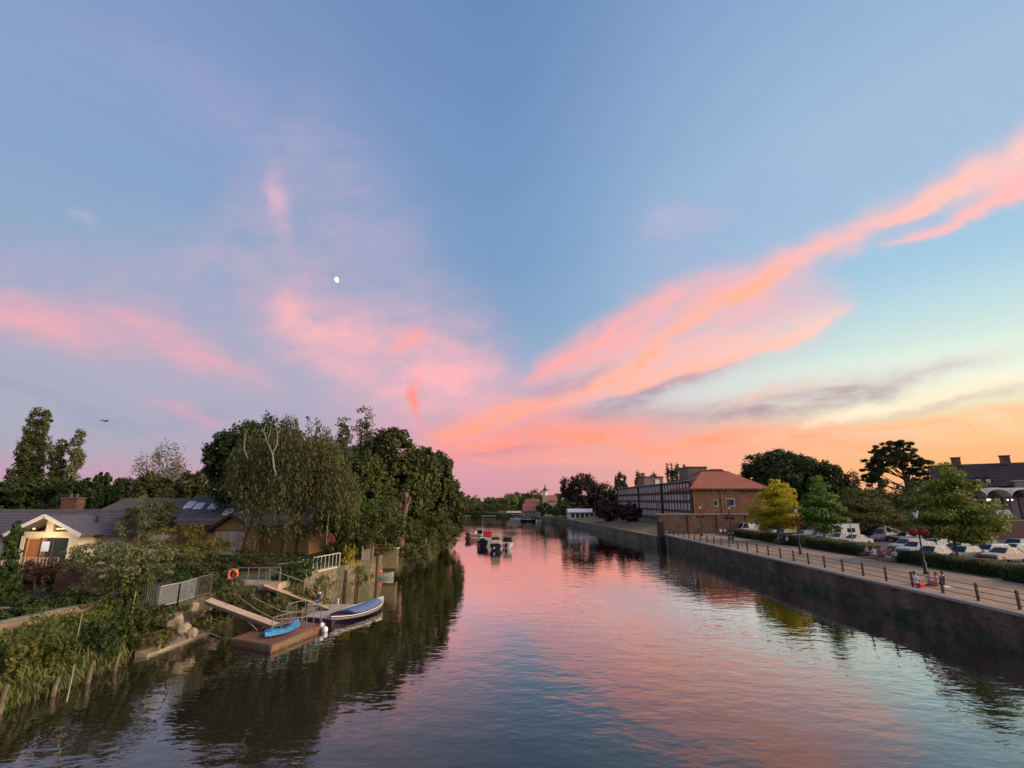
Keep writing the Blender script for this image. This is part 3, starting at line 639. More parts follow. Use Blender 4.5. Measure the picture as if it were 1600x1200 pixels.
# pontoons and gangways
def gangway(name, label, a, b, w_, n, m):
    t = thing(name, label, 'gangway', a); a, b = Vector(a), Vector(b); d = (b - a).normalized(); s = d.cross(Vector((0, 0, 1))).normalized() * w_ / 2
    for k in range(n):
        p, q_ = a.lerp(b, k / n + .004), a.lerp(b, (k + 1) / n - .004)
        MB().slab(p - s, q_ - s, q_ + s, p + s, .05).build('deck_panel', m, t)
    for e in (-1, 1):
        MB().bar(a + s * e - Vector((0, 0, .12)), b + s * e - Vector((0, 0, .12)), .07, .16).build('beam', WETW, t)
    return t
A1, B1 = g(325, 936, 2.35), g(436, 977, .62)
gangway('gangway', 'bare sloping boarded gangway down to the red pontoon', A1, B1, 1.05, 4, WOOD)
t = thing('stay_cable', 'thin steel stay under the bare gangway', 'cable', (-17, 34, 1)); MB().tube([(*G(383, 966, 1.2), 1.2), (*G(402, 985, .5), .5)], .03).build('rod', STEEL, t)
def pontoon(name, label, quad, z, top_m, side_m, th=.5):
    t = thing(name, label, 'pontoon', (sum(p[0] for p in quad) / 4, sum(p[1] for p in quad) / 4, 0))
    q4 = [Vector((p[0], p[1], z)) for p in quad]; MB().slab(*[p - Vector((0, 0, .06)) for p in q4], th).build('float', side_m, t)
    n = 9
    for k in range(n):
        a, b = k / n + .003, (k + 1) / n - .003
        MB().slab(q4[0].lerp(q4[1], a), q4[0].lerp(q4[1], b), q4[3].lerp(q4[2], b), q4[3].lerp(q4[2], a), .06).build('deck_board', top_m, t)
    mb = MB()
    for i in range(4): mb.bar(q4[i] - Vector((0, 0, .13)), q4[(i + 1) % 4] - Vector((0, 0, .13)), .1, .18)
    mb.build('fender', side_m, t)
    return t, q4
PZ1 = .37
q1 = [G(362, 997, PZ1), G(424, 1008, PZ1), G(505, 976, PZ1), G(447, 966, PZ1)]
P1, Q1 = pontoon('pontoon', 'rusty red floating pontoon carrying the blue kayak', q1, PZ1, RUST, mat('red_float', (.13, .06, .035), (.22, .11, .06), sc=2, rough=.85, bump=.3, c3=(.17, .13, .07)))
def stand(name, label, a, b, h, n=2, m=STEEL, mid=.5):
    t = thing(name, label, 'railing', a); a, b = Vector(a), Vector(b); up = Vector((0, 0, h))
    for i in range(n): p = a.lerp(b, i / (n - 1)); MB().bar(p, p + up, .05).build('post', m, t)
    MB().bar(a + up, b + up, .045).build('rail', m, t)
    if mid: MB().bar(a + up * mid, b + up * mid, .03).build('rail', m, t)
    return t
DKST = mat('dark_steel', (.16, .17, .16), (.24, .24, .22), sc=5, rough=.55, metal=.3)
stand('pontoon_rail', 'dark steel rail standing on the red pontoon beside the kayak', g(423, 996, PZ1), g(453, 986, PZ1), 1.1, 3, DKST)
stand('mooring_rail', 'short dark steel rail on the outer corner of the red pontoon', g(478, 981, PZ1), g(500, 976, PZ1), 1.35, 3, DKST)
# blue kayak, covered
def hull(L_, B_, H_, sheer, stern=.0, n=14, keel=.25):
    rings = []
    for i in range(n + 1):
        t = i / n; x = (t - .5) * L_
        w_ = B_ / 2 * max(.02, (1 - abs(2 * t - 1) ** 2.2)) if stern == 0 else B_ / 2 * max(.02, min(1, (stern + (1 - stern) * min(1, t / .35) ** .7)) * (1 - max(0, (t - .45) / .55) ** 2.3))
        z = H_ + sheer * abs(2 * t - 1) ** 2.2; k = keel * (abs(2 * t - 1) ** 3)
        rings.append([(x, -w_, z), (x, -w_ * .93, z * .55), (x, -w_ * .6, k + .02), (x, 0, k), (x, w_ * .6, k + .02), (x, w_ * .93, z * .55), (x, w_, z)])
    return rings
kx, ky = G(441, 987, PZ1); kr = math.atan2(Q1[2].y - Q1[1].y, Q1[2].x - Q1[1].x) + .12
BLUE = mat('kayak_blue', (.05, .24, .44), (.09, .34, .54), sc=2.5, rough=.5, c3=(.03, .13, .34))
t = thing('kayak', 'bright blue kayak lying on the rusty red pontoon', 'kayak', (kx, ky, PZ1), kr)
rg = hull(3.7, 1.7, .2, .06); mb = MB().loft(rg); mb.build('hull', BLUE, t, True, world=False)
mb = MB(); dk = [[(r[0][0], r[0][1], r[0][2]), (r[0][0], r[0][1] * .5, r[0][2] + .1), (r[0][0], 0, r[0][2] + .13), (r[0][0], r[6][1] * .5, r[0][2] + .1), (r[6][0], r[6][1], r[6][2])] for r in rg]
mb.loft(dk, False); mb.build('deck', mat('kayak_deck', (.08, .36, .56), (.05, .20, .42), sc=3.5, rough=.5, lo=.4, hi=.6), t, True, world=False)
MB().lathe([(.42, 0), (.46, .06), (.40, .1), (.3, .02)], (-.1, 0, .33), 14).build('cockpit_rim', mat('dark_plastic', (.03, .03, .04), rough=.5), t, True, world=False)
MB().loft([[(.45, -.35, .35), (.45, .35, .35), (.45, .35, .40), (.45, -.35, .40)], [(.9, -.25, .36), (.9, .25, .36), (.9, .25, .41), (.9, -.25, .41)]]).build('hatch', mat('rust_patch', (.25, .06, .05), (.12, .09, .20), sc=6), t, world=False)
MB().loft([[(1.0, -.2, .36), (1.0, .2, .36), (1.0, .2, .42), (1.0, -.2, .42)], [(1.35, -.1, .37), (1.35, .1, .37), (1.35, .1, .43), (1.35, -.1, .43)]]).build('bow_pad', mat('mauve_patch', (.25, .12, .35)), t, world=False)
for i, (u, v, z, r_) in enumerate([(503, 977, .38, .16), (508, 984, .14, .19)]):
    x, y = G(u, v, z); t = thing('buoy', ['round white fender hung on the corner of the red pontoon', 'white fender floating below the hung one at the pontoon corner'][i], 'buoy', (x, y, z))
    MB().ell((x, y, z), (r_, r_, r_ * 1.15)).build('ball', mat('white_pvc', (.75, .74, .70), rough=.4), t, True); MB().tube([(x, y, z + r_), (x - .06, y + .05, z + r_ + .22)], .02).build('rope', mat('rope', (.3, .26, .2)), t)
# upper deck with rails, lifebuoy, ladder
t = thing('landing_deck', 'small concrete landing with a wooden step at the head of the upper gangway', 'landing', (-18.6, 40, 2))
MB().box(-20.9, -17.25, 39.3, 41.3, 1.95, 2.4).build('slab', mat('deck_concrete', (.36, .26, .18), (.46, .34, .24), sc=2, rough=.88, bump=.2), t)
for x in (-20.4, -18.9, -17.5): MB().box(x, x + .3, 39.4, 39.7, -1.2, 1.95).build('support', MOSSC, t)
railing('landing_rail', 'grey tubular rail from the lifebuoy to the upper gangway', [(-20.5, 39.5, 2.4), (-17.3, 39.5, 2.4)], 1.1, .8, STEEL, bars=False, bar_w=.05)
railing('inner_rail', 'grey tubular rail on the far side of the landing by the ladder', [(-18.2, 41.2, 2.4), (-17.2, 43.0, 2.4)], 1.15, .7, STEEL, bars=False, bar_w=.05)
t = thing('white_ladder', 'short white ladder top hooked over the quay by the landing', 'ladder', (-16.95, 43.3, 2.4))
for dx in (0, .38): MB().tube([(-17.15 + dx, 43.2, 2.2), (-17.15 + dx, 43.2, 3.55), (-17.05 + dx, 43.0, 3.68)], .035).build('stile', mat('white_paint', (.72, .70, .66), rough=.5), t)
for i in range(4): MB().bar((-17.15, 43.2, 2.5 + i * .3), (-16.77, 43.2, 2.5 + i * .3), .04).build('rung', MATS['white_paint'], t)
t = thing('lifebuoy', 'orange ring lifebuoy on a post at the left end of the landing rail', 'lifebuoy', (-20.75, 39.45, 2.4))
MB().bar((-20.75, 39.45, 2.3), (-20.75, 39.45, 3.1), .07).build('post', WOOD, t)
mb = MB(); rings = []
for i in range(19):
    a = 2 * math.pi * i / 18; c = Vector((-20.75, 39.36, 3.05)); rings.append([tuple(c + Vector((math.cos(a), 0, math.sin(a))) * (.33 + .1 * math.cos(b)) + Vector((0, .09 * math.sin(b), 0))) for b in [k * math.pi / 4 for k in range(8)]])
mb.loft(rings, False).build('ring', mat('lifebuoy_orange', (.80, .13, .05), rough=.5), t, True)
for i in range(4):
    a = math.pi / 4 + i * math.pi / 2; c = Vector((-20.75, 39.36, 3.05)) + Vector((math.cos(a), 0, math.sin(a))) * .33
    MB().obox(c, (.13, .21, .13)).build('band', mat('reflective_band', (.70, .45, .38), rough=.4), t)
# second gangway
A2, B2 = g(413, 913, 2.4), g(514, 949, .6)
t = gangway('railed_gangway', 'sloping wooden gangway with a handrail down to the boat pontoon', A2, B2, .9, 5, mat('gangway_boards', (.40, .26, .16), (.52, .36, .23), sc=3, rough=.8, bump=.2))
a, b = Vector(A2), Vector(B2); d = (b - a).normalized(); s = d.cross(Vector((0, 0, 1))).normalized() * -.45; up = Vector((0, 0, 1.05))
MB().tube([a + s, a + s + up, b + s + up, b + s + up * .8 + d * .25, b + s * 1.0 + d * .1], .03).build('handrail', STEEL, t)
for k in (.33, .66): MB().bar(a.lerp(b, k) + s, a.lerp(b, k) + s + up, .04).build('post', STEEL, t)
PZ2 = .46
q2 = [G(477, 963, PZ2), G(519, 967, PZ2), G(560, 944, PZ2), G(510, 944, PZ2)]
pontoon('boat_pontoon', 'grey decked floating pontoon beside the covered boat', q2, PZ2, mat('grey_decking', (.34, .27, .23), (.44, .36, .31), sc=3, rough=.85), mat('dark_float', (.035, .02, .025), (.06, .04, .04), sc=3, rough=.8), .42)
x, y = G(497, 953, PZ2); t = thing('bollard', 'navy blue post with a pale cap on the boat pontoon', 'bollard', (x, y, PZ2))
MB().lathe([(.14, 0), (.15, .1), (.14, 1.15)], (x, y, PZ2), 12).build('post', mat('navy_paint', (.02, .03, .10), rough=.45), t, True); MB().lathe([(.15, 1.15), (.15, 1.24), (.09, 1.28)], (x, y, PZ2), 12).build('cap', MATS['white_paint'], t, True)
x, y = G(528, 944, PZ2); t = thing('cleat_post', 'small white mooring post on the far edge of the boat pontoon', 'post', (x, y, PZ2)); MB().lathe([(.05, 0), (.05, .28), (.08, .32), (.05, .4)], (x, y, PZ2), 8).build('post', MATS['white_paint'], t)
stand('gate_rail', 'grey steel gate rail at the near end of the boat pontoon', g(479, 966, PZ2), g(496, 958, PZ2), .9, 3)
for i, pts in enumerate([[(362, 925, 2.3), (400, 952, 1.4), (430, 968, .8), (478, 964, .6)], [(388, 930, 2.0), (440, 955, 1.0), (478, 957, .75)], [(450, 930, 1.6), (460, 946, .9), (470, 957, .6)], [(318, 985, .5), (345, 996, .2), (364, 998, .42)]]):
    tag(MB().tube([(*G(u, v, z), z) for u, v, z in pts], .022).build('mooring_line', mat('rope', (.3, .26, .2))), ['slack rope from the landing to the gate rail', 'tight wire below the landing to the boat pontoon', 'short rope hanging under the railed gangway', 'rope from the driftwood to the red pontoon'][i], 'rope')
stand('wire_frame', 'grey tubular frame in the water between the two gangways', (*G(447, 975, .1), .1), (*G(475, 968, .1), .1), 1.3, 3, DKST)
# covered boat
bx0 = Vector((*G(518, 968, .35), 0)); bx1 = Vector((*G(597, 938, .5), 0)); bc = (bx0 + bx1) / 2; bl = (bx1 - bx0).length + .3
br = math.atan2(bx1.y - bx0.y, bx1.x - bx0.x)
t = thing('covered_boat', 'navy clinker boat with a white rim under a blue grey cover', 'boat', (bc.x, bc.y, -.12), br)
rg = hull(bl, 2.1, .56, .30, 0, keel=.12)
for r in rg[:7]:
    k_ = (7 - rg.index(r)) / 7 * .16
    for i_ in (0, 6): r[i_] = (r[i_][0], r[i_][1], r[i_][2] - k_); MB().loft(rg).build('hull', mat('navy_hull', (.015, .012, .03), (.03, .022, .045), sc=3, rough=.3), t, True, world=False)
def rim(rg, fr0, fr1, out, name, m):
    mb = MB()
    for sgn in (0, 6):
        pts = [Vector(r[sgn]) for r in rg]; pb = [Vector(r[1 if sgn == 0 else 5]) for r in rg]; rs = []
        for a, b in zip(pts, pb):
            p0_, p1_ = a.lerp(b, fr0), a.lerp(b, fr1); o_ = Vector((0, math.copysign(out, a.y if abs(a.y) > 1e-6 else (sgn - 3)), 0)); rs.append([tuple(p0_), tuple(p0_ + o_), tuple(p1_ + o_), tuple(p1_)])
        mb.loft(rs)
    mb.build(name, m, t, False, world=False)
rim(rg, -.12, .16, .05, 'gunwale', MATS['white_paint']); rim(rg, .52, .72, .035, 'rubbing_strake', mat('pale_strake', (.45, .34, .30), rough=.5)); rim(rg, .95, 1.05, .02, 'lower_strake', MATS['pale_strake'])
cv = []
for r in rg[4:13]:
    w_, z = r[6][1] * .9, r[6][2]; x = r[0][0]; cv.append([(x, -w_, z + .03), (x, -w_ * .55, z + .17), (x, 0, z + .24), (x, w_ * .55, z + .17), (x, w_, z + .03)])
MB().loft(cv, True).build('cover', mat('cover_cloth', (.10, .13, .24), (.17, .21, .34), sc=2.2, rough=.6, bump=.5, bsc=3), t, True, world=False)
fd = [[(r[0][0], r[0][1] * .95, r[0][2] + .02), (r[0][0], 0, r[0][2] + .06), (r[6][0], r[6][1] * .95, r[6][2] + .02)] for r in rg[:5]]
MB().loft(fd, False).build('stern_deck', mat('white_deck', (.68, .60, .56), rough=.5), t, False, world=False)
fd = [[(r[0][0], r[0][1] * .95, r[0][2] + .02), (r[0][0], 0, r[0][2] + .06), (r[6][0], r[6][1] * .95, r[6][2] + .02)] for r in rg[12:]]
MB().loft(fd, False).build('bow_deck', MATS['white_deck'], t, False, world=False)
# stone quay beyond, with railing, planting and boards
w = thing('stone_quay', 'mossy stone quay wall under the pale railing and yellow shrub', 'wall', (-16, 52, 0))
qe = [(-16.9, 43.2), (-16.0, 47.4), (-15.35, 53), (-14.85, 58), (-14.6, 61.2)]
for (a, b), (c, d) in zip(qe, qe[1:]):
    MB().extr([(a, b, -1.2), (c, d, -1.2), (c, d, 2.42), (a, b, 2.42)], (-.5, .02, 0)).build('wall_face', mat('quay_stone', (.075, .062, .035), (.27, .21, .13), sc=2.2, rough=.92, bump=.8, bsc=3.5, c3=(.085, .085, .03)), w)
MB().extr([(-16.55, 45.2, 2.42), (-15.9, 48.2, 2.42), (-15.9, 48.2, 2.56), (-16.55, 45.2, 2.56)], (-.5, 0, 0)).build('coping', mat('quay_cap', (.42, .33, .24), (.5, .4, .3), sc=2), w)
for (x, y) in ((-15.7, 49.6), (-15.3, 52.2), (-16.35, 46.2)): MB().box(x, x + .25, y, y + .16, -1, 2.0 if y > 47 else 1.1).build('fender_post', MATS['mossy_pile'], w)
MB().box(-14.85, -14.6, 57.6, 57.85, -1, 2.5).build('fender_post', MATS['mossy_pile'], w)
railing('quay_edge_railing', 'pale steel railing on the stone quay between the ivy bush and yellow shrub', [(-16.75, 44.4, 2.55), (-15.85, 48.4, 2.55)], 1.15, .62, mat('pale_steel', (.52, .47, .42), (.62, .57, .5), sc=5, rough=.5), bars=False, bar_w=.045)
t = thing('quay_board', 'pale weathered board screen on the quay beside the yellow shrub', 'screen', (-14.9, 55, 2.4))
for i in range(4): MB().box(-15.35 + i * .26, -15.11 + i * .26, 54.0, 54.06, 2.42, 3.55).build('board', mat('pale_boards', (.36, .29, .21), (.46, .38, .28), sc=3, rough=.85), t)
for x in (-15.4, -14.3): MB().bar((x, 53.95, 2.3), (x, 53.95, 3.8), .09).build('post', WOOD, t)
t = thing('timber_bench', 'rust coloured bench back behind the board screen on the quay', 'bench', (-14.6, 58.6, 2.4))
for i in range(3): MB().box(-15.6, -14.2, 58.6, 58.66, 3.05 + i * .2, 3.22 + i * .2).build('slat', mat('rust_boards', (.36, .12, .06), (.46, .18, .09), sc=3), t)
MB().box(-15.6, -14.2, 58.1, 58.6, 2.85, 2.92).build('seat', MATS['rust_boards'], t)
for x in (-15.65, -14.15): MB().bar((x, 58.6, 2.35), (x, 58.6, 3.95), .1).build('post', WOOD, t)
t = thing('timber_bin', 'boxy boarded timber store at the end of the stone quay', 'store', (-14.0, 60.6, 1.5))
for i in range(6): MB().box(-14.9 + i * .28, -14.64 + i * .28, 59.9, 59.96, .9, 2.95).build('board', mat('mossy_boards', (.22, .17, .09), (.33, .25, .14), sc=3, rough=.9), t)
MB().box(-14.95, -13.2, 59.97, 61.2, .6, 2.9).build('body', MOSSC, t); MB().box(-15.0, -13.15, 59.85, 61.25, 2.95, 3.08).build('lid', MATS['pale_boards'], t)
dx, dy = G(594, 900, .2); t = thing('dinghy', 'grey green dinghy with a red bundle moored under the timber store', 'dinghy', (dx, dy, -.08), .35)
rg = hull(3.0, 1.35, .52, .12, .75, keel=.1); MB().loft(rg).build('hull', mat('dinghy_green', (.16, .19, .15), (.22, .25, .2), sc=3, rough=.5), t, True, world=False)
rim(rg, -.1, .12, .04, 'gunwale', mat('dinghy_rim', (.34, .36, .30), rough=.5))
tag(MB().ell((dx - .35, dy + .05, .62), (.62, .42, .26)).build('red_bundle', mat('red_cloth', (.55, .07, .08), (.65, .11, .11), sc=3, rough=.6), smooth=True), 'red cloth bundle lying in the grey green dinghy', 'bundle')
# mast and folded parasol
x, zt = PY(514, 797, 56); t = thing('flag_mast', 'slim white mast among the bushes behind the quay', 'mast', (x, 56, 2.3))
MB().tube([(x, 56, 2.2), (x, 56, zt)], [.06, .04]).build('pole', MATS['white_paint'], t); MB().bar((x - .18, 56, zt - .15), (x + .22, 56, zt - .12), .07).build('crosstree', MATS['white_paint'], t)
x, _ = PY(520, 840, 55); t = thing('parasol', 'closed red parasol behind the yellow shrub', 'parasol', (x, 55, 2.3))
MB().lathe([(.05, 1.6), (.3, 1.7), (.24, 2.5), (.12, 3.0), (.03, 3.25)], (x, 55, 1.75), 10).build('canopy', mat('parasol_red', (.55, .05, .06), (.42, .04, .05), sc=4), t, True); MB().tube([(x, 55, 2.3), (x, 55, 3.5)], .03).build('pole', WOOD, t)
# timber fence under the shrubs, boards one by one
t = thing('board_fence', 'dark red brown board fence behind the shrubs on the left bank', 'fence', (-28.3, 34, 2.3))
for i in range(16): MB().obox((-29.7 + i * .17, 34.6 + i * .075, 3.05), (.155, .03, 1.5), .42).build('board', mat('fence_brown', (.075, .035, .022), (.13, .06, .038), sc=2.5, rough=.9, bump=.2), t)
for i in range(3): MB().obox((-29.75 + i * 1.3, 34.72 + i * .573, 3.08), (.1, .1, 1.62), .42).build('post', MATS['fence_brown'], t)
t = thing('planter_bench', 'small tan slatted planter behind the garden railing', 'planter', (*G(235, 925, 2.4), 2.3))
x, y = G(235, 925, 2.4)
for i in range(3): MB().box(x - .9, x + .9, y + 1.5, y + 1.56, 2.4 + i * .22, 2.6 + i * .22).build('slat', WOOD, t)
MB().box(x - .9, x + .9, y + 1.56, y + 2.1, 2.3, 2.95).build('box', WOOD, t)
for i, (u, v, l, rz_) in enumerate([(25, 951, 1.5, .2), (145, 931, 1.3, .5), (152, 935, 1.2, .3)]):
    x, y = G(u, v, 2.6); tag(MB().obox((x, y, 2.66), (l, .14, .05), rz_).build('loose_plank', WOOD), ['pale plank lying on the garden wall by the evergreen', 'pale plank at the far end of the garden wall', 'second pale plank at the far end of the garden wall'][i], 'plank')

# ---------------------------------------------------------------- houses on the island
SLATE = mat('slate_roof', (.085, .07, .082), (.13, .11, .125), sc=2.0, rough=.75, bump=.4, bsc=7, stretch=(1, 1, 1), c3=(.10, .085, .08))
CREAM = mat('cream_render', (.70, .58, .40), (.76, .65, .48), sc=1.5, rough=.85, bump=.1)
WHITE = mat('white_trim', (.74, .70, .62), rough=.55)
GLASS = mat('window_glass', (.03, .035, .04), rough=.05, spec=.8)
WARM = mat('lamp_glow', (.9, .6, .3), emit=((1, .70, .38), 1.6))
DKW = mat('dark_wood', (.07, .04, .025), (.12, .07, .045), sc=3, rough=.8)
def roof_plane(mb, a, b, c, d, th=.14): mb.slab(a, b, c, d, th)
def slates(o_name, parent, a, b, c, d, rows, m):
    """courses of slates as overlapping strips, each course proud of the one above"""
    a, b, c, d = map(Vector, (a, b, c, d)); n_ = (b - a).cross(d - a).normalized()
    if n_.z < 0: n_ = -n_
    for i in range(rows):
        t0, t1 = i / rows, min(1, (i + 1.12) / rows)
        p, q_, r_, s_ = a.lerp(d, t0), b.lerp(c, t0), b.lerp(c, t1), a.lerp(d, t1); up = n_ * .05
        MB().extr([p + up, q_ + up, r_ + n_ * .012, s_ + n_ * .012], n_ * -.04).build('slate_course', m, parent)
h = thing('cream_bungalow', 'cream bungalow with a white gabled porch and long slate roof', 'house', (-44, 52, 2.3))
# gable front facing the river
gx0, gx1, gy = -46.9, -41.2, 49.6; gm = (gx0 + gx1) / 2 - .15; ez, az = 5.45, 7.0
body = MB().extr([(gx0, gy, 2.3), (gx1, gy, 2.3), (gx1, gy, ez), (gm, gy, az - .15), (gx0, gy, ez)], (0, .2, 0))
MB().box(gx0, gx0 + .55, gy, gy + .25, 2.3, 4.95).build('wall', CREAM, h); MB().box(gx1 - .95, gx1, gy, gy + .25, 2.3, 4.95).build('wall', CREAM, h)
MB().box(gx0, gx1, gy, gy + .3, 4.95, 5.5).build('lintel', CREAM, h); MB().box(gm - .35, gm + .35, gy + .02, gy + .3, 5.5, 6.75).build('king_post', CREAM, h)
MB().extr([(gx0 + .2, gy + 1.6, 5.3), (gx1 - .2, gy + 1.6, 5.3), (gm, gy + 1.6, 6.75)], (0, .1, 0)).build('gable_panel', mat('gable_board', (.50, .38, .22), (.56, .44, .27), sc=2), h)
MB().box(gx0, gx0 + .2, gy, gy + 4, 2.3, 5.4).build('side_wall', CREAM, h); MB().box(gx1 - .2, gx1, gy + .25, gy + 4, 2.3, 5.4).build('side_wall', CREAM, h)
MB().box(gx0 + .2, gx1 - .2, gy + 3.6, gy + 3.7, 2.3, 5.2).build('back_wall', mat('room_orange', (.42, .17, .06), (.5, .22, .08), sc=1), h)
MB().box(gx0, gx1, gy, gy + 3.9, 2.3, 2.45).build('floor', DKW, h)
mb = MB(); ov = .75; e0, e1 = gx0 - ov, gx1 + ov; ezz = ez - .22
R1 = [(e0, gy - .8, ezz), (e0, gy + 7, ezz), (gm, gy + 7, az), (gm, gy - .8, az)]; R2 = [(e1, gy - .8, ezz), (e1, gy + 7, ezz), (gm, gy + 7, az), (gm, gy - .8, az)]
mb.slab(*R1, .12); mb.slab(*R2, .12); rf = mb.build('gable_roof', SLATE, h)
for e in (e0, e1): MB().bar((e, gy - .84, ezz - .02), (gm, gy - .84, az + .0), .09, .3).build('bargeboard', WHITE, h)
MB().box(gx0 + 2.6, gx1 - 1.0, gy + .12, gy + .16, 2.45, 4.93).build('window', GLASS, h)
wf = h.children[-1]
for x in (gx0 + .6, gx0 + 2.0, gx0 + 3.25, gx1 - 1.0): MB().box(x, x + .09, gy + .06, gy + .2, 2.45, 4.95).build('frame', DKW, wf)
MB().box(gx0 + .75, gx0 + 1.95, gy + .3, gy + .34, 2.45, 4.8).build('curtain', mat('orange_curtain', (.50, .20, .07), (.38, .14, .05), sc=3, stretch=(4, 4, .3)), h)
MB().box(gx0 + 2.25, gx0 + 3.0, gy + .0, gy + .05, 3.7, 4.6).build('blind', mat('pale_blind', (.45, .55, .68)), h)
for x in (gx0 + .9, gm + .5): MB().ell((x, gy + .35, 5.75), (.11, .11, .09)).build('lamp', WARM, h)
MB().obox((gm + 1.0, gy + .35, 5.75), (1.2, .08, .08), -.1).build('lamp', WARM, h)
pl = bpy.data.lights.new('porch_light', 'POINT'); pl.energy = 170; pl.color = (1, .76, .48); pl.shadow_soft_size = .2
plo = bpy.data.objects.new('porch_light', pl); col.objects.link(plo); plo.location = (gm + .4, gy - 1.7, 5.0)
pl2 = bpy.data.lights.new('room_light', 'POINT'); pl2.energy = 90; pl2.color = (1, .6, .28); pl2.shadow_soft_size = .2
plo2 = bpy.data.objects.new('room_light', pl2); col.objects.link(plo2); plo2.location = (gx0 + 2.2, gy + 1.8, 4.6)
t = railing('deck_balustrade', 'white slatted balustrade of the deck in front of the cream bungalow', [(gx0 - .6, gy - 1.6, 2.35), (gx1 - .2, gy - 1.6, 2.35)], .95, .33, mat('pale_balusters', (.5, .40, .30), rough=.7), bar_w=.09)
# long slate roof behind the porch
ry0, ry1, rr_, zr, ze = 51.5, 58.2, 54.8, 7.35, 5.15
rx0, rx1 = -62, -37.0
MB().box(rx0, rx1 - .3, ry0 + .5, ry1 - .4, 2.3, 5.2).build('wall', mat('grey_render', (.42, .38, .33), (.5, .45, .4), sc=1), h)
slates('', h, (rx0, ry0 - .1, ze - .1), (rx1, ry0 - .1, ze - .1), (rx1, rr_, zr), (rx0, rr_, zr), 9, SLATE)
mb = MB(); mb.slab((rx0, ry1 + .3, ze), (rx1, ry1 + .3, ze), (rx1, rr_, zr), (rx0, rr_, zr), .1); mb.build('roof', SLATE, h)
MB().bar((rx0, rr_, zr + .05), (rx1, rr_, zr + .05), .3, .14).build('ridge', mat('ridge_tiles', (.16, .13, .13), (.22, .18, .18), sc=2), h)
MB().box(rx0, rx1, ry0 - .22, ry0 - .1, ze - .28, ze - .1).build('gutter', DKW, h)
for (u, v) in ((108, 823), (118, 817)):
    x, z = PY(u, v, 52.8); k = (z - ze) / (zr - ze); y = ry0 + (rr_ - ry0) * k; s_ = MB().slab((x - .55, y - .5, z - .25), (x + .55, y - .5, z - .25), (x + .55, y + .4, z + .45), (x - .55, y + .4, z + .45), .12).build('rooflight', mat('rooflight_frame', (.25, .25, .26), rough=.5) if u > 110 else WHITE, h)
x, z = PY(151, 818, 53); MB().tube([(x, 53, z - .5), (x, 53, z + .75)], .13, 8).build('flue', mat('black_pipe', (.03, .028, .03), rough=.5), h)
# brown roofed house behind with a brick chimney
h = thing('brown_house', 'low house with a brown roof behind the cream bungalow', 'house', (-45, 68, 2.3))
MB().box(-52, -36, 64, 71, 2.3, 6.6).build('wall', mat('brick_red', (.22, .10, .06), (.28, .14, .09), sc=1.2, kind='brick', c3=(.8, .75, .7)), h)
BR = mat('brown_tiles', (.12, .085, .07), (.17, .12, .10), sc=1.5, rough=.85, bump=.4, bsc=6)
MB().slab((-52.5, 63.5, 6.5), (-35.5, 63.5, 6.5), (-35.5, 67.5, 8.7), (-51, 67.5, 8.7), .15).build('roof', BR, h); MB().slab((-52.5, 71.5, 6.5), (-35.5, 71.5, 6.5), (-35.5, 67.5, 8.7), (-51, 67.5, 8.7), .15).build('roof', BR, h)
cb = MB().box(-58.2, -56.2, 66.2, 67.5, 5, 8.6).build('chimney', MATS['brick_red'], h); MB().box(-58.3, -56.1, 66.1, 67.6, 8.6, 8.8).build('cap', BR, cb)
for x in (-57.6, -56.8): MB().lathe([(.18, 0), (.14, .5)], (x, 66.85, 8.8), 8).build('chimney_pot', BR, cb)
MB().bar((-36.2, 64.6, 8.15), (-35.4, 63.7, 8.95), .12, .3).build('bargeboard', WHITE, h)
# slate house with timber gable porch
h = thing('timber_gable_house', 'slate roofed house with skylights and an ochre timber gable porch', 'house', (-31, 60, 2.3))
x0, x1 = -39.5, -23.5
MB().box(x0 + .4, x1, 60.5, 68, 2.3, 6.3).build('wall', mat('ochre_boards', (.30, .17, .07), (.38, .23, .10), sc=2, stretch=(1, 1, 5)), h)
slates('', h, (x0, 59.8, 5.6), (x1, 59.8, 5.6), (x1, 64.4, 8.9), (x0, 64.4, 8.9), 10, SLATE)
MB().slab((x0, 69, 5.6), (x1, 69, 5.6), (x1, 64.4, 8.9), (x0, 64.4, 8.9), .12).build('roof', SLATE, h)
MB().bar((x0, 64.4, 8.95), (x1, 64.4, 8.95), .3, .14).build('ridge', MATS['ridge_tiles'], h)
for (u, v) in ((294, 789), (310, 791), (333, 791), (362, 800), (388, 801)):
    x, z = PY(u, v, 62.6); k = (z - 5.6) / 3.3; y = 59.8 + 4.6 * k
    s_ = MB().slab((x - .5, y - .52, z - .30), (x + .5, y - .52, z - .30), (x + .5, y + .48, z + .42), (x - .5, y + .48, z + .42), .14).build('rooflight', WHITE, h)
    MB().slab((x - .38, y - .42, z - .21), (x + .38, y - .42, z - .21), (x + .38, y + .38, z + .365), (x - .38, y + .38, z + .365), .02).build('pane', mat('rooflight_glass', (.5, .5, .52), rough=.1), s_)
gy = 57.6; gx0, gx1, gm = -33.4, -28.9, -31.1
MB().box(gx0 + .3, gx1 - .3, gy + .3, 60.4, 2.3, 5.3).build('porch_wall', MATS['ochre_boards'], h)
MB().extr([(gx0 + .3, gy + .4, 5.3), (gx1 - .3, gy + .4, 5.3), (gm, gy + .4, 6.75)], (0, .1, 0)).build('gable_panel', mat('ochre_gable', (.42, .25, .09), (.48, .3, .12), sc=2), h)
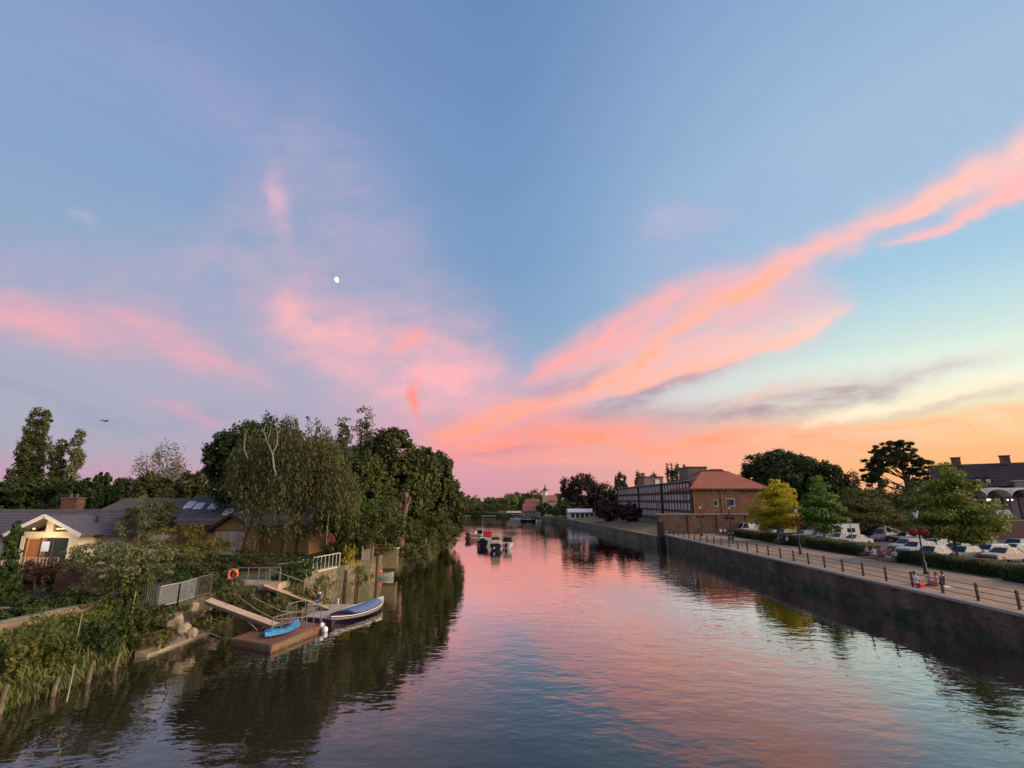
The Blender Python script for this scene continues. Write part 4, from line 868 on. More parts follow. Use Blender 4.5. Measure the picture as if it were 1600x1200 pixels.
for e, s_ in ((gx0 - .4, -1), (gx1 + .4, 1)):
    MB().slab((e, gy - .5, 5.05), (e, 61.5, 5.05), (gm, 61.5, 7.0), (gm, gy - .5, 7.0), .12).build('porch_roof', SLATE, h); MB().bar((e, gy - .54, 5.02), (gm, gy - .54, 6.98), .07, .22).build('bargeboard', DKW, h)
for i in range(3):
    wf = MB().box(gx0 + .45 + i * 1.0, gx0 + 1.35 + i * 1.0, gy + .2, gy + .3, 2.5, 5.0).build('window', WHITE, h)
    MB().box(gx0 + .56 + i * 1.0, gx0 + 1.24 + i * 1.0, gy + .18, gy + .2, 2.6, 4.9).build('pane', mat('lit_curtain', (.42, .36, .26), (.5, .44, .33), sc=3, stretch=(5, 5, .3), rough=.3), wf)
for x in (gx1 - .85, gx1 + .35): MB().box(x, x + .3, gy - .3, gy, 2.3, 5.1).build('porch_post', mat('brick_orange', (.42, .18, .09), (.5, .24, .13), sc=2), h)
# white gabled house behind the willow
h = thing('white_gable_house', 'tall house with white bargeboards half hidden behind the willow', 'house', (-30, 72, 2.3))
x, z = PY(427, 763, 70); ap = z
MB().extr([(x - 4.5, 70, 2.3), (x + 4.5, 70, 2.3), (x + 4.5, 70, ap - 4.6), (x, 70, ap - .15), (x - 4.5, 70, ap - 4.6)], (0, 7, 0)).build('wall', mat('pale_render', (.45, .41, .36), (.52, .48, .42), sc=1), h)
for s_ in (-1, 1):
    MB().slab((x + s_ * 5, 69.4, ap - 5.0), (x + s_ * 5, 77.4, ap - 5.0), (x, 77.4, ap), (x, 69.4, ap), .15).build('roof', SLATE, h); MB().bar((x + s_ * 5, 69.36, ap - 5.0), (x, 69.36, ap), .08, .34).build('bargeboard', WHITE, h)
for dx in (-1.2, .4):
    wf = MB().box(x + dx, x + dx + .9, 69.9, 69.99, ap - 4, ap - 2.3).build('window', WHITE, h); MB().box(x + dx + .1, x + dx + .8, 69.87, 69.9, ap - 3.9, ap - 2.4).build('pane', GLASS, wf)
x, z = PY(340, 777, 62); t = thing('aerial', 'thin television aerial pole on the slate roof', 'aerial', (x, 64, 8.8)); MB().tube([(x, 64, 8.7), (x, 64, 11.2)], .035).build('pole', STEEL, t); MB().bar((x - .4, 64, 10.9), (x + .4, 64, 10.9), .03).build('crossbar', STEEL, t)

# ---------------------------------------------------------------- plants of the left bank
LG = leafmat('leaf_mid', (.022, .035, .008), (.075, .085, .020)); LD = leafmat('leaf_dark', (.012, .022, .007), (.045, .058, .016)); LO = leafmat('leaf_olive', (.04, .045, .012), (.11, .10, .03))
LW = leafmat('leaf_willow', (.035, .042, .014), (.095, .095, .035), (.06, .05, .03)); LC = leafmat('leaf_chestnut', (.016, .026, .007), (.065, .072, .018), (.08, .065, .02)); LP = leafmat('leaf_poplar', (.028, .036, .012), (.085, .09, .032))
LA = leafmat('leaf_acer', (.05, .045, .012), (.14, .11, .025), (.12, .065, .02)); LR = leafmat('leaf_brownred', (.035, .018, .012), (.09, .05, .03)); LY = leafmat('leaf_yellow', (.16, .13, .02), (.42, .32, .04)); LE = leafmat('leaf_evergreen', (.014, .03, .008), (.05, .075, .018)); LGG = leafmat('leaf_greygreen', (.05, .06, .028), (.14, .14, .07))
LV = leafmat('leaf_vivid', (.05, .08, .015), (.14, .17, .035))
def P_(name, label, cat, u, vb, vt, wpx, kind, m, n, leaf, z=2.3, dz=0, **k):
    x, y = G(u, vb, z); y2 = y + dz; xx = x * y2 / y; sc = y2 / FOC / math.sqrt(1 + ((u - 800) / FOC) ** 2) * 1.1; _, zt = PY(u, vt, y2)
    return tree(name, label, cat, xx, y2, z, wpx * sc * 1.02, zt - z, k.pop('base', .1), kind, m, n, leaf, **k)
P_('evergreen_shrub', 'dark green conifer shrub cut by the left edge of the view', 'shrub', 0, 945, 818, 46, 'cone', LE, 7000, .2, trunk=.1)
P_('russet_shrub', 'brown red leaved shrub over the board fence', 'shrub', 75, 930, 872, 105, 'bush', LR, 5000, .16, dz=1.0, stems=3, trunk=.08)
P_('russet_shrub', 'small russet shrub beside the dark conifer shrub', 'shrub', 42, 930, 878, 50, 'bush', LR, 2500, .16, dz=.5, stems=3, trunk=.06)
P_('grey_shrub', 'broad grey green shrub with bare crossing stems behind the garden railing', 'shrub', 178, 940, 848, 150, 'round', LGG, 9500, .17, base=.9, stems=5, trunk=.1, bark=PALEBARK, cr=.13)
P_('leafy_shrub', 'fresh green shrub left of the bar railing', 'shrub', 205, 945, 885, 60, 'bush', LG, 3500, .15, stems=3, trunk=.06)
P_('acer', 'spreading layered olive brown acer in front of the slate house', 'tree', 287, 893, 822, 128, 'pads', LA, 9000, .16, base=1.1, trunk=.11, stems=2, cr=.13)
P_('acer', 'lower layered olive shrub hanging beside the dark hedge', 'shrub', 268, 905, 856, 90, 'pads', LO, 4500, .16, base=.9, trunk=.08, stems=2, cr=.13)
P_('garden_tree', 'small pale leaved tree between the bungalow and the slate house', 'tree', 213, 880, 776, 78, 'round', LGG, 5500, .22, base=1.7, stems=2, trunk=.1, bark=PALEBARK, cr=.2)
P_('hedge_bush', 'dark rounded bush in shade behind the quay railing', 'bush', 300, 925, 882, 110, 'bush', LD, 5000, .17, dz=1.5, trunk=.06, stems=3)
P_('hedge_bush', 'low dark bush left of the lifebuoy', 'bush', 345, 912, 880, 60, 'bush', LD, 3000, .15, trunk=.05, stems=3)
P_('hedge_bush', 'wide dark hedge bush behind the landing rail', 'bush', 395, 893, 862, 120, 'bush', LD, 4500, .2, dz=2, trunk=.05, stems=3)
P_('hedge_bush', 'purple brown bush under the porch of the slate house', 'bush', 365, 900, 868, 70, 'bush', LR, 2500, .18, dz=3, trunk=.05, stems=3)
P_('ivy_bush', 'glossy green bush spilling over the quay beside the white ladder', 'bush', 464, 912, 874, 52, 'bush', LE, 4200, .15, z=2.0, trunk=.05, stems=2)
P_('ground_cover', 'low dark groundcover under the board fence', 'bush', 110, 948, 926, 110, 'bush', LD, 4000, .15, z=2.25, trunk=0, base=-.2)
P_('ground_cover', 'low green groundcover beside the loose plank on the garden wall', 'bush', 62, 955, 928, 95, 'bush', LE, 4000, .15, z=2.25, trunk=0, base=-.2)
P_('bank_shrub', 'dark leafy clump low on the overgrown bank by the marker stake', 'shrub', 150, 1010, 972, 60, 'bush', LD, 2600, .16, z=1.3, trunk=0, base=-.5)
P_('bank_shrub', 'mid green clump in the middle of the overgrown bank', 'shrub', 70, 1030, 985, 60, 'bush', LG, 2200, .15, z=1.3, trunk=0, base=-.4)
P_('bank_shrub', 'olive green clump on the bank at the left edge of the view', 'shrub', 18, 1050, 1000, 60, 'bush', LO, 2600, .17, z=1.2, trunk=0, base=-.4)
P_('bank_shrub', 'trailing weeds on the wall below the lifebuoy', 'shrub', 375, 955, 918, 40, 'bush', LW, 1800, .14, z=1.0, trunk=0, base=-.6)
P_('bank_shrub', 'trailing weeds on the quay wall left of the navy post', 'shrub', 470, 945, 915, 34, 'bush', LG, 1800, .13, z=.8, trunk=0, base=-.5)
P_('bank_shrub', 'weeds among the rubble at the foot of the mesh railing', 'shrub', 316, 980, 955, 40, 'bush', LO, 1500, .12, z=.7, trunk=0, base=-.3)
P_('ground_cover', 'low dark groundcover behind the near end of the garden wall', 'bush', 22, 968, 940, 90, 'bush', LD, 3600, .15, z=2.25, trunk=0, base=-.2)
P_('bank_shrub', 'trailing green plants over the top of the wall under the bar railing', 'shrub', 268, 955, 930, 70, 'bush', LG, 2600, .13, z=1.6, dz=.5, trunk=0, base=-.5)
P_('bank_shrub', 'olive weeds over the sloping stone toe', 'shrub', 250, 1005, 982, 44, 'bush', LO, 1500, .12, z=.6, trunk=0, base=-.3)
P_('bank_shrub', 'trailing plants over the head of the bare gangway', 'shrub', 352, 935, 905, 46, 'bush', LG, 2200, .13, z=1.9, dz=.3, trunk=0, base=-.7)
P_('bank_shrub', 'mossy weeds hanging down the stone quay below the pale railing', 'shrub', 503, 925, 898, 30, 'bush', LO, 1500, .12, z=1.6, trunk=0, base=-.8)
P_('bank_shrub', 'mossy weeds hanging down the stone quay below the board screen', 'shrub', 566, 905, 884, 26, 'bush', LO, 1300, .12, z=1.4, trunk=0, base=-.7)
P_('yellow_shrub', 'yellow leaved shrub hanging over the stone quay', 'shrub', 546, 880, 852, 24, 'bush', LY, 2600, .13, z=2.4, trunk=.04, stems=2, base=-.6)
P_('leafy_shrub', 'green shrub growing behind the pale quay railing', 'shrub', 524, 878, 846, 42, 'bush', LG, 2800, .16, z=2.4, dz=2, trunk=.05, stems=2)
P_('bank_shrub', 'bright green shrub hanging over the low quay ledge', 'shrub', 194, 1000, 938, 46, 'bush', LG, 3600, .14, z=1.0, trunk=.04, stems=2, base=-.5)
P_('bank_shrub', 'dark rounded shrub between the garden railing and the quay ledge', 'shrub', 232, 975, 946, 62, 'bush', LD, 3600, .14, z=1.4, trunk=.04, stems=2, base=-.3)
P_('bank_shrub', 'mossy green shrub below the red gangway', 'shrub', 340, 962, 938, 36, 'bush', LO, 2000, .13, z=1.2, trunk=.04, stems=2, base=-.4)
P_('bank_shrub', 'yellow green weeds against the wall under the landing', 'shrub', 425, 950, 925, 40, 'bush', LO, 1800, .13, z=1.0, dz=.5, trunk=.04, stems=2, base=-.5)
# big trees
def willow(u, vt, wpx, Y):
    TSEED[0] += 1; rng = np.random.default_rng(TSEED[0]); x, zt = PY(u, vt, Y); sc = Y / FOC; W = wpx * sc; H = zt - 2.3
    t = thing('willow', 'tall drooping willow with pale forked limbs behind the landing', 'tree', (x, Y, 2.3))
    ns = 1250; a = rng.uniform(0, 6.283, ns); r = rng.uniform(0, 1, ns) ** .55; rx = np.cos(a) * r * W / 2; ry = np.sin(a) * r * W * .36
    lob = .9 + .12 * np.sin(a * 3 + 1) * np.sin(r * 6); top = (H * .56 + H * .44 * np.sqrt(np.clip(1 - r ** 2.0, 0, 1))) * lob * rng.uniform(.8, 1.0, ns)
    ln = rng.uniform(.22, .55, ns) * H * (.5 + .5 * r); k = 34; tt = rng.uniform(0, 1, (ns, k)); sway = rng.normal(size=(ns, 2)) * .05
    P = np.stack([rx[:, None] * (1 + .10 * np.sqrt(tt)) + sway[:, :1] * tt * 8 + rng.normal(size=(ns, k)) * .14, ry[:, None] * (1 + .1 * np.sqrt(tt)) + sway[:, 1:] * tt * 8 + rng.normal(size=(ns, k)) * .14, top[:, None] - ln[:, None] * tt], 2).reshape(-1, 3)
    P = P[(P[:, 2] > 2.2) & (P[:, 2] > np.interp(P[:, 0], [-6.2, -4.6, -3.0, -1.5], [9.0, 7.2, 5.0, 2.0]) + rng.normal(size=len(P)) * .5)]
    N_ = rng.normal(size=P.shape) + np.array([.2, -.5, .25]); link('crown', leaf_mesh('crown', P, N_, .36, LW, rng, .3, np.array([0, 0, -1.0])), t)
    mb = MB(); mb.tube([(-4.2, 0, -.2), (-4.0, 0, 2.5), (-3.2, .2, H * .36), (-2.0, 0, H * .62), (-1.6, 0, H * .8)], [.42, .34, .28, .18, .09], 8)
    mb.tube([(-.9, 1.5, -.2), (-.8, 1.5, 2), (-.2, 1, H * .4), (.3, -.8, H * .62)], [.34, .27, .22, .14], 8)
    for e in [(-4.6, -1, H * .7), (2.5, 0, H * .66), (-.5, -1, H * .86), (3.6, 1, H * .55), (-5.5, 1, H * .52)]: mb.tube([(-2.6, .1, H * .42), (e[0] * .7, e[1] * .7, e[2] * .8), e], [.16, .11, .04], 5)
    mb.build('trunk', BARK, t, True, world=False)
    pm_ = MB(); yf = -W * .355
    pm_.tube([(.45, yf + .8, H * .50), (.2, yf, H * .58), (-.1, yf, H * .67), (-.7, yf, H * .74), (-1.2, yf, H * .81), (-1.1, yf + .3, H * .88)], [.11, .1, .085, .06, .045, .015], 6)
    pm_.tube([(-.1, yf, H * .67), (.25, yf, H * .73), (.2, yf, H * .79), (.5, yf + .2, H * .85), (.45, yf + .5, H * .90)], [.08, .065, .05, .035, .015], 6)
    pm_.tube([(-.7, yf, H * .74), (-.55, yf, H * .80), (-.7, yf + .3, H * .86)], [.045, .035, .012], 5)
    pm_.tube([(.2, yf, H * .79), (-.05, yf, H * .84), (0, yf + .4, H * .89)], [.035, .03, .012], 5)
    pm_.tube([(-2.6, yf + .4, H * .64), (-3.1, yf + .4, H * .70), (-3.2, yf + .5, H * .79), (-2.95, yf + .8, H * .86)], [.05, .05, .04, .015], 5)
    pm_.build('bare_limb', mat('limb_bark', (.15, .13, .11), (.26, .23, .2), sc=4, rough=.9), t, True, world=False)
    return t
treepx('chestnut', 'broad dark tree behind the willow, left half of the big clump', 'tree', 412, 662, 165, 66, 3, 'round', LD, 30000, .45, cr=.12)
willow(468, 640, 200, 53)
P_('thorn_tree', 'thin branched dark tree over the slate house roof', 'tree', 392, 878, 752, 125, 'airy', LW, 2200, .2, base=2.2, stems=4, trunk=.17, cr=.24)
P_('thorn_tree', 'leaning small tree right of the willow trunk', 'tree', 462, 872, 770, 70, 'airy', LW, 3200, .2, base=1.6, stems=2, trunk=.16, cr=.26)
treepx('ash', 'mid green rounded tree between willow and big chestnut', 'tree', 548, 712, 108, 64, 1.5, 'round', LG, 26000, .36, cr=.13, shell=.6)
treepx('ash', 'olive green tree top filling the gap above the quay', 'tree', 520, 700, 110, 70, 3, 'round', LW, 22000, .4, cr=.14, shell=.6)
treepx('horse_chestnut', 'massive dark domed chestnut overhanging the river', 'tree', 610, 680, 146, 82, .3, 'round', LC, 50000, .55, cr=.11, shell=.7)
treepx('horse_chestnut', 'shorter dark chestnut at the river end of the big clump', 'tree', 694, 762, 62, 96, -.8, 'round', LC, 26000, .5, cr=.12, shell=.65)
treepx('horse_chestnut', 'low dark foliage mass filling behind the quay bushes', 'tree', 585, 770, 120, 76, .2, 'bush', LC, 12000, .42)
treepx('cypress', 'pointed airy conifer top rising above the chestnut', 'tree', 571, 639, 40, 100, 9, 'poplar', LP, 4500, .4, cr=.3)
treepx('cypress', 'smaller conifer top left of the pointed one', 'tree', 538, 654, 34, 98, 9, 'poplar', LP, 3500, .4, cr=.3)
treepx('horse_chestnut', 'lower dark chestnut stepping down towards the river', 'tree', 668, 708, 98, 90, -.2, 'round', LC, 28000, .52, cr=.12, shell=.65)
P_('willow_shrub', 'rounded green shrub hanging over the quay end', 'shrub', 585, 872, 782, 92, 'round', LG, 9000, .26, z=2.3, base=.2, trunk=.12, stems=3)
treepx('willow_shrub', 'pale green shrub overhanging the timber store', 'shrub', 628, 815, 76, 68, -1.6, 'round', LG, 7000, .25, trunk=.1)
treepx('willow_shrub', 'round bush over the water below the cut trunk', 'shrub', 665, 800, 84, 80, -2.1, 'round', LG, 8000, .28, trunk=.1)
treepx('willow_shrub', 'last green bush of the island trailing in the river', 'shrub', 703, 790, 44, 95, -2.1, 'round', LO, 5000, .28, trunk=.1)
x, zt = PY(630, 770, 66); t = thing('cut_trunk', 'reddish cut trunk with dead twigs standing over the quay bushes', 'tree', (x, 66, 2.3))
MB().tube([(x, 66, 2), (x + .15, 66, zt - 3.4), (x + .5, 66, zt - 1.2), (x + .35, 66, zt)], [.42, .36, .34, .3], 8).build('trunk', mat('red_bark', (.14, .075, .05), (.22, .12, .08), sc=4, rough=.95, bump=.5), t, True)
MB().tube([(x + .3, 66, zt - 2), (x + .9, 65.8, zt - .8), (x + 1.0, 65.8, zt - .5)], [.2, .18, .16], 7).build('limb', MATS['red_bark'], t, True)
mb = MB()
for i in range(60):
    a = rr.uniform(-2.6, -.2); z = rr.uniform(zt - 4.2, zt - .8); mb.tube([(x - rr.uniform(0, .3), 65.7, z - 1), (x + a * .5, 65.6 + rr.uniform(-.4, .4), z), (x + a, 65.6 + rr.uniform(-.6, .6), z + rr.uniform(.2, 1.0))], [.03, .025, .01], 4)
mb.build('twigs', MATS['red_bark'], t)
# far trees of the island
def rowtrees(spec, z0=2.3):
    for (nm, lb, u, vt, w_, Y, base, kind, m, n, leaf, kw) in spec: treepx(nm, lb, 'tree', u, vt, w_, Y, base, kind, m, n, leaf, z0=z0, **kw)
rowtrees([
 ('poplar', 'tallest double poplar spire, the left one', 52, 643, 46, 98, 2, 'poplar', LP, 12000, .42, dict(cr=.22)),
 ('poplar', 'slender poplar spire touching the tallest one', 76, 645, 34, 99, 2, 'poplar', LP, 10000, .45, dict(cr=.22)),
 ('poplar', 'stubby poplar between the tall spires and the pale one', 98, 690, 38, 97, 2, 'poplar', LP, 9000, .42, dict(cr=.22)),
 ('poplar', 'pale thin poplar standing last in the row', 125, 674, 34, 96, 2, 'poplar', LGG, 7000, .38, dict(cr=.22)),
 ('oak', 'dark rounded tree at the left edge below the poplars', 0, 752, 100, 88, 1, 'round', LD, 16000, .5, dict(cr=.13, shell=.6)),
 ('oak', 'dark tree at the foot of the tall poplars', 70, 748, 110, 86, 1, 'round', LD, 18000, .5, dict(cr=.13, shell=.6)),
 ('oak', 'dark tree below the pale poplar', 124, 752, 80, 84, 1, 'round', LD, 14000, .48, dict(cr=.13, shell=.6)),
 ('oak', 'small domed dark tree top on the skyline right of the poplars', 163, 740, 36, 110, 1, 'round', LD, 8000, .5, dict(cr=.13, shell=.6)),
 ('oak', 'wide dark tree between the poplars and the airy ash', 200, 750, 90, 100, 1, 'wide', LD, 16000, .5, dict(cr=.13, shell=.6)),
 ('bay_bush', 'dark dome shaped bush behind the bungalow roof', 92, 776, 62, 72, .5, 'round', LD, 10000, .36, dict(cr=.13, shell=.6)),
 ('laurel', 'bright green hedge tops behind the bungalow ridge', 22, 793, 66, 66, 1, 'bush', LV, 3500, .3, {}),
 ('silver_birch', 'airy pale birch rising above the houses', 256, 694, 88, 80, 5, 'airy', LGG, 4200, .3, dict(cr=.3, trunk=.18, bark=PALEBARK, stems=2)),
 ('lime_tree', 'olive green tree under the airy birch', 248, 742, 92, 76, 1.5, 'round', LO, 18000, .38, dict(cr=.13, shell=.6)),
 ('lime_tree', 'olive green tree between the birch and the big clump', 305, 738, 84, 78, 1.5, 'round', LO, 17000, .38, dict(cr=.13, shell=.6)),
])
# ================================================================ RIGHT BANK
# hedge segments with grassy lavender tops
HG = leafmat('hedge_leaf', (.012, .022, .006), (.045, .06, .016)); LAV = leafmat('lavender', (.07, .065, .035), (.19, .16, .10), (.14, .10, .10))
def hedge(label, y0, y1, x0, x1, h, n):
    t = thing('hedge', label, 'hedge', ((x0 + x1) / 2, (y0 + y1) / 2, 2.2), 0, 'hedge blocks along the promenade'); rg = np.random.default_rng(int(y0 * 10))
    L_ = y1 - y0; W = x1 - x0; q = rg.uniform(0, 1, n); P = np.empty((n, 3)); Nn = np.zeros((n, 3)); s = rg.choice(4, n, p=[.42, .34, .12, .12])
    P[:, 0] = rg.uniform(-W / 2, W / 2, n); P[:, 1] = rg.uniform(-L_ / 2, L_ / 2, n); P[:, 2] = rg.uniform(0, h, n)
    P[s == 0, 0] = -W / 2; Nn[s == 0, 0] = -1; P[s == 1, 2] = h; Nn[s == 1, 2] = 1; P[s == 2, 1] = -L_ / 2; Nn[s == 2, 1] = -1; P[s == 3, 0] = W / 2; Nn[s == 3, 0] = 1
    P += rg.normal(size=(n, 3)) * .07; P[:, 2] += .09 * np.sin(P[:, 1] * 1.7) + .05 * np.sin(P[:, 1] * 4.1 + 1)
    link('foliage', leaf_mesh('foliage', P, Nn + rg.normal(size=(n, 3)) * .5, .17, HG, rg), t)
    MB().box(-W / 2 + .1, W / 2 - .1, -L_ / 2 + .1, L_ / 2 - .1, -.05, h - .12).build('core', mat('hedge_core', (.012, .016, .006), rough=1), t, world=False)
    m = int(n * .8); P = np.stack([rg.uniform(-.1, W * .9, m), rg.uniform(-L_ / 2, L_ / 2, m), h + rg.uniform(-.1, .55, m) * (.6 + .4 * np.sin(rg.uniform(0, 1) * 6 + np.arange(m) * 0))], 1)
    P[:, 2] = h - .1 + (P[:, 2] - h + .1) * (.55 + .45 * np.sin(P[:, 1] * 1.3 + 2) * np.sin(P[:, 1] * .47))
    tag(link('lavender', leaf_mesh('lavender', P, rg.normal(size=(m, 3)) + np.array([-.4, -.4, 0]), .42, LAV, rg, .14, np.array([0, 0, 1.0])), t), kind='stuff')
hedge('dark clipped hedge block nearest the bridge on the promenade', 30, 42.6, 39.4, 41.4, .95, 9000)
hedge('dark hedge block behind the lamp post with the nearest red basket', 43.4, 55.2, 40.3, 42.2, .9, 8500)
hedge('dark hedge block left of the pair of picnic tables', 60.5, 71, 40.0, 42.0, 1.05, 6500)
hedge('dark hedge block below the golden tree', 72, 84, 39.6, 41.6, 1.0, 6000)
hedge('farthest hedge block before the brick boundary wall', 85, 95, 39.4, 41.4, 1.0, 4500)

# lamp posts with flower baskets
LB = mat('lamp_black', (.02, .017, .016), rough=.5); LGL = mat('lantern_glass', (.62, .60, .54), rough=.25)
def lamp(x, y, label, basket=True):
    t = thing('lamp_post', label, 'street lamp', (x, y, 2.2), 0, 'lamp posts along the promenade')
    MB().lathe([(.2, 0), (.2, .12), (.15, .2), (.15, .95), (.11, 1.05), (.075, 1.2), (.055, 4.55), (.09, 4.6), (.04, 4.75)], (0, 0, 0), 10).build('post', LB, t, True, world=False)
    MB().bar((-.5, 0, 3.95), (.5, 0, 3.95), .05).build('crossbar', LB, t, world=False)
    MB().lathe([(.1, 4.72), (.24, 5.15), (.24, 5.2)], (0, 0, 0), 6).build('lantern', LGL, t, world=False)
    MB().lathe([(.29, 5.2), (.2, 5.32), (.06, 5.42), (.05, 5.55), (.01, 5.62)], (0, 0, 0), 8).build('lantern_cap', LB, t, world=False)
    return t
FLW = leafmat('red_flower', (.22, .015, .02), (.50, .05, .06), (.06, .07, .02))
def basket(x, y, label, r):
    rg = np.random.default_rng(int(x * 7 + y)); t = thing('flower_basket', label, 'flower basket', (x, y, 5.6), 0, 'hanging baskets on the lamp posts')
    MB().lathe([(.05, -.3), (.22, -.2), (.3, 0), (.28, .03)], (0, 0, 0), 10).build('basket', mat('basket_moss', (.06, .045, .02)), t, True, world=False)
    n = 900; d = unit(rg, n) * rg.uniform(.7, 1, (n, 1)) * np.array([r, r, r * .75]); link('flowers', leaf_mesh('flowers', d + np.array([0, 0, .05]), d + rg.normal(size=(n, 3)) * .3, .13, FLW, rg, .8), t)
    for a in (-.2, .2): MB().tube([(a, 0, 0), (0, 0, .55)], .012, 4).build('chain', LB, t, world=False)
lp = [(1447, 897, 'black lamp post with red flower baskets nearest the bridge'), (1251, 866, 'black lamp post beside the green and golden trees'), (1143, 843, 'lamp post near the standing walkers by the far hedge'), (1097, 838, 'farthest lamp post in front of the boundary wall')]
for i, (u, v, lb) in enumerate(lp):
    x, y = G(u, v, 2.2); lamp(x, y, lb)
    for s_ in (-.48, .48): basket(x + s_, y, ('left ' if s_ < 0 else 'right ') + 'red flower basket on the ' + ['lamp post nearest the bridge', 'lamp post beside the golden tree', 'lamp post near the standing walkers', 'farthest lamp post'][i], .36 if i == 0 else .3)
for (u, v, lb) in ((1194, 826, 'slim pale pole behind the green street trees'),):
    pass
x, y = G(1334, 858, 2.15); t = thing('sign_pole', 'slim wooden pole among the cars left of the blue truck', 'pole', (x, y, 2.15)); MB().tube([(x, y, 2.1), (x, y, 6.1)], [.09, .06]).build('pole', mat('pale_pole', (.30, .25, .2)), t)

# ---------------------------------------------------------------- cars
TYRE = mat('tyre_rubber', (.015, .015, .015), rough=.9); RIM = mat('alloy', (.4, .4, .4), rough=.35, metal=.7); CGL = mat('car_glass', (.012, .014, .016), rough=.12, spec=.3)
HL = mat('headlamp', (.65, .65, .62), rough=.1); TL = mat('tail_lamp', (.35, .02, .015), rough=.2); BLK = mat('black_trim', (.02, .02, .02), rough=.6)
CARS = {}
def car_meshes(st):
    if st in CARS: return CARS[st]
    L_, W, belt, roof, wx = dict(hatch=(4.0, 1.74, .92, 1.47, 1.25), saloon=(4.5, 1.78, .92, 1.43, 1.38), estate=(4.6, 1.8, .95, 1.5, 1.4), suv=(4.5, 1.85, 1.05, 1.68, 1.36), van=(5.0, 1.95, 1.15, 2.05, 1.6))[st]
    h = L_ / 2
    low = [(-h, .32), (-h - .02, .55), (-h + .05, .78), (-h + .35, belt - .06), (-h + 1.1, belt), (h - .5, belt + .02), (h - .06, belt - .08), (h, .6), (h - .03, .32)]
    if st == 'van': low = [(-h, .32), (-h - .02, .6), (-h + .04, .9), (-h + .3, belt - .05), (-h + .8, belt), (h - .4, belt + .02), (h - .02, belt - .04), (h, .6), (h - .03, .32)]
    hw = W / 2; cx, cz = 0, (belt + .32) / 2; rings = []
    for y, k in ((-hw, .93), (-hw + .09, 1), (hw - .09, 1), (hw, .93)): rings.append([(cx + (px_ - cx) * (.5 + .5 * k + 0), y, cz + (z - cz) * k) for px_, z in low])
    body = MB().loft(rings)
    # the glasshouse
    f0, f1, r1, r0 = dict(hatch=(-h + 1.05, -h + 1.75, h - .55, h - .1), saloon=(-h + 1.2, -h + 1.95, h - 1.35, h - .75), estate=(-h + 1.2, -h + 1.9, h - .4, h - .08), suv=(-h + 1.15, -h + 1.75, h - .45, h - .1), van=(-h + .6, -h + 1.3, h - .12, h - .04))[st]
    def at_(z, side): k = (z - belt) / (roof - belt); return side * (hw - .07 - .2 * k)
    g = [(f0, belt), (f1, roof - .03), (r1, roof - .03), (r0, belt)]
    glass = MB().loft([[(x, at_(z, -1), z) for x, z in g], [(x, at_(z, 1), z) for x, z in g]])
    yr = hw - .27; top = MB().loft([[(f1 - .04, -yr, roof - .05), (f1 + .1, -yr + .05, roof), (r1 - .1, -yr + .05, roof + .0), (r1 + .05, -yr, roof - .05)], [(f1 - .04, 0, roof - .01), (f1 + .1, 0, roof + .045), (r1 - .1, 0, roof + .04), (r1 + .05, 0, roof - .01)], [(f1 - .04, yr, roof - .05), (f1 + .1, yr - .05, roof), (r1 - .1, yr - .05, roof), (r1 + .05, yr, roof - .05)]])
    pil = []
    for s_ in (-1, 1):
        for xa, xb in ((f0, f1), ((f1 * .45 + r1 * .55), (f1 * .45 + r1 * .55)), (r0, r1)): pil.append(MB()); pil[-1].bar((xa, at_(belt, s_) + s_ * .012, belt - .02), (xb, at_(roof, s_) + s_ * .012, roof - .03), .09, .05)
        if st == 'van': pil.append(MB()); pil[-1].extr([(-h + 2.1, at_(belt, s_) + s_ * .01, belt), (r0, at_(belt, s_) + s_ * .01, belt), (r1, at_(roof, s_) + s_ * .01, roof - .03), (-h + 2.1, at_(roof, s_) + s_ * .01, roof - .03)], (0, s_ * .012, 0))
    wheel = MB().lathe([(.2, -.1), (.31, -.1), (.33, -.05), (.33, .05), (.31, .1), (.2, .1)], n=14); wheel.v = [(a, c, b) for a, b, c in wheel.v]
    rim_ = MB().lathe([(.02, .085), (.2, .1), (.21, -.1), (.02, -.085)], n=10); rim_.v = [(a, c, b) for a, b, c in rim_.v]
    lamp_ = MB().obox((0, 0, 0), (.12, .34, .14), 0, .03)
    CARS[st] = dict(body=body.mesh('body', BLK, True), glass=glass.mesh('glass', CGL), roof=top.mesh('roof_panel', BLK, True), pil=[k.mesh('pillar', BLK) for k in pil], wheel=wheel.mesh('wheel', TYRE, True), rim=rim_.mesh('rim', RIM), lamp=lamp_.mesh('lamp', HL),
                    bump=MB().obox((0, 0, 0), (.1, W * .9, .16), 0, .04).mesh('bumper', BLK), geo=(L_, W, belt, roof, wx))
    return CARS[st]
PAINTS = dict(white=(.55, .54, .54), silver=(.42, .42, .43), grey=(.16, .165, .17), black=(.02, .02, .022), blue=(.03, .06, .24), navy=(.02, .035, .11), peach=(.46, .33, .27), darkgrey=(.07, .07, .075))
def pm_(c): return mat('paint_' + c, PAINTS[c], rough=.28, spec=.6)
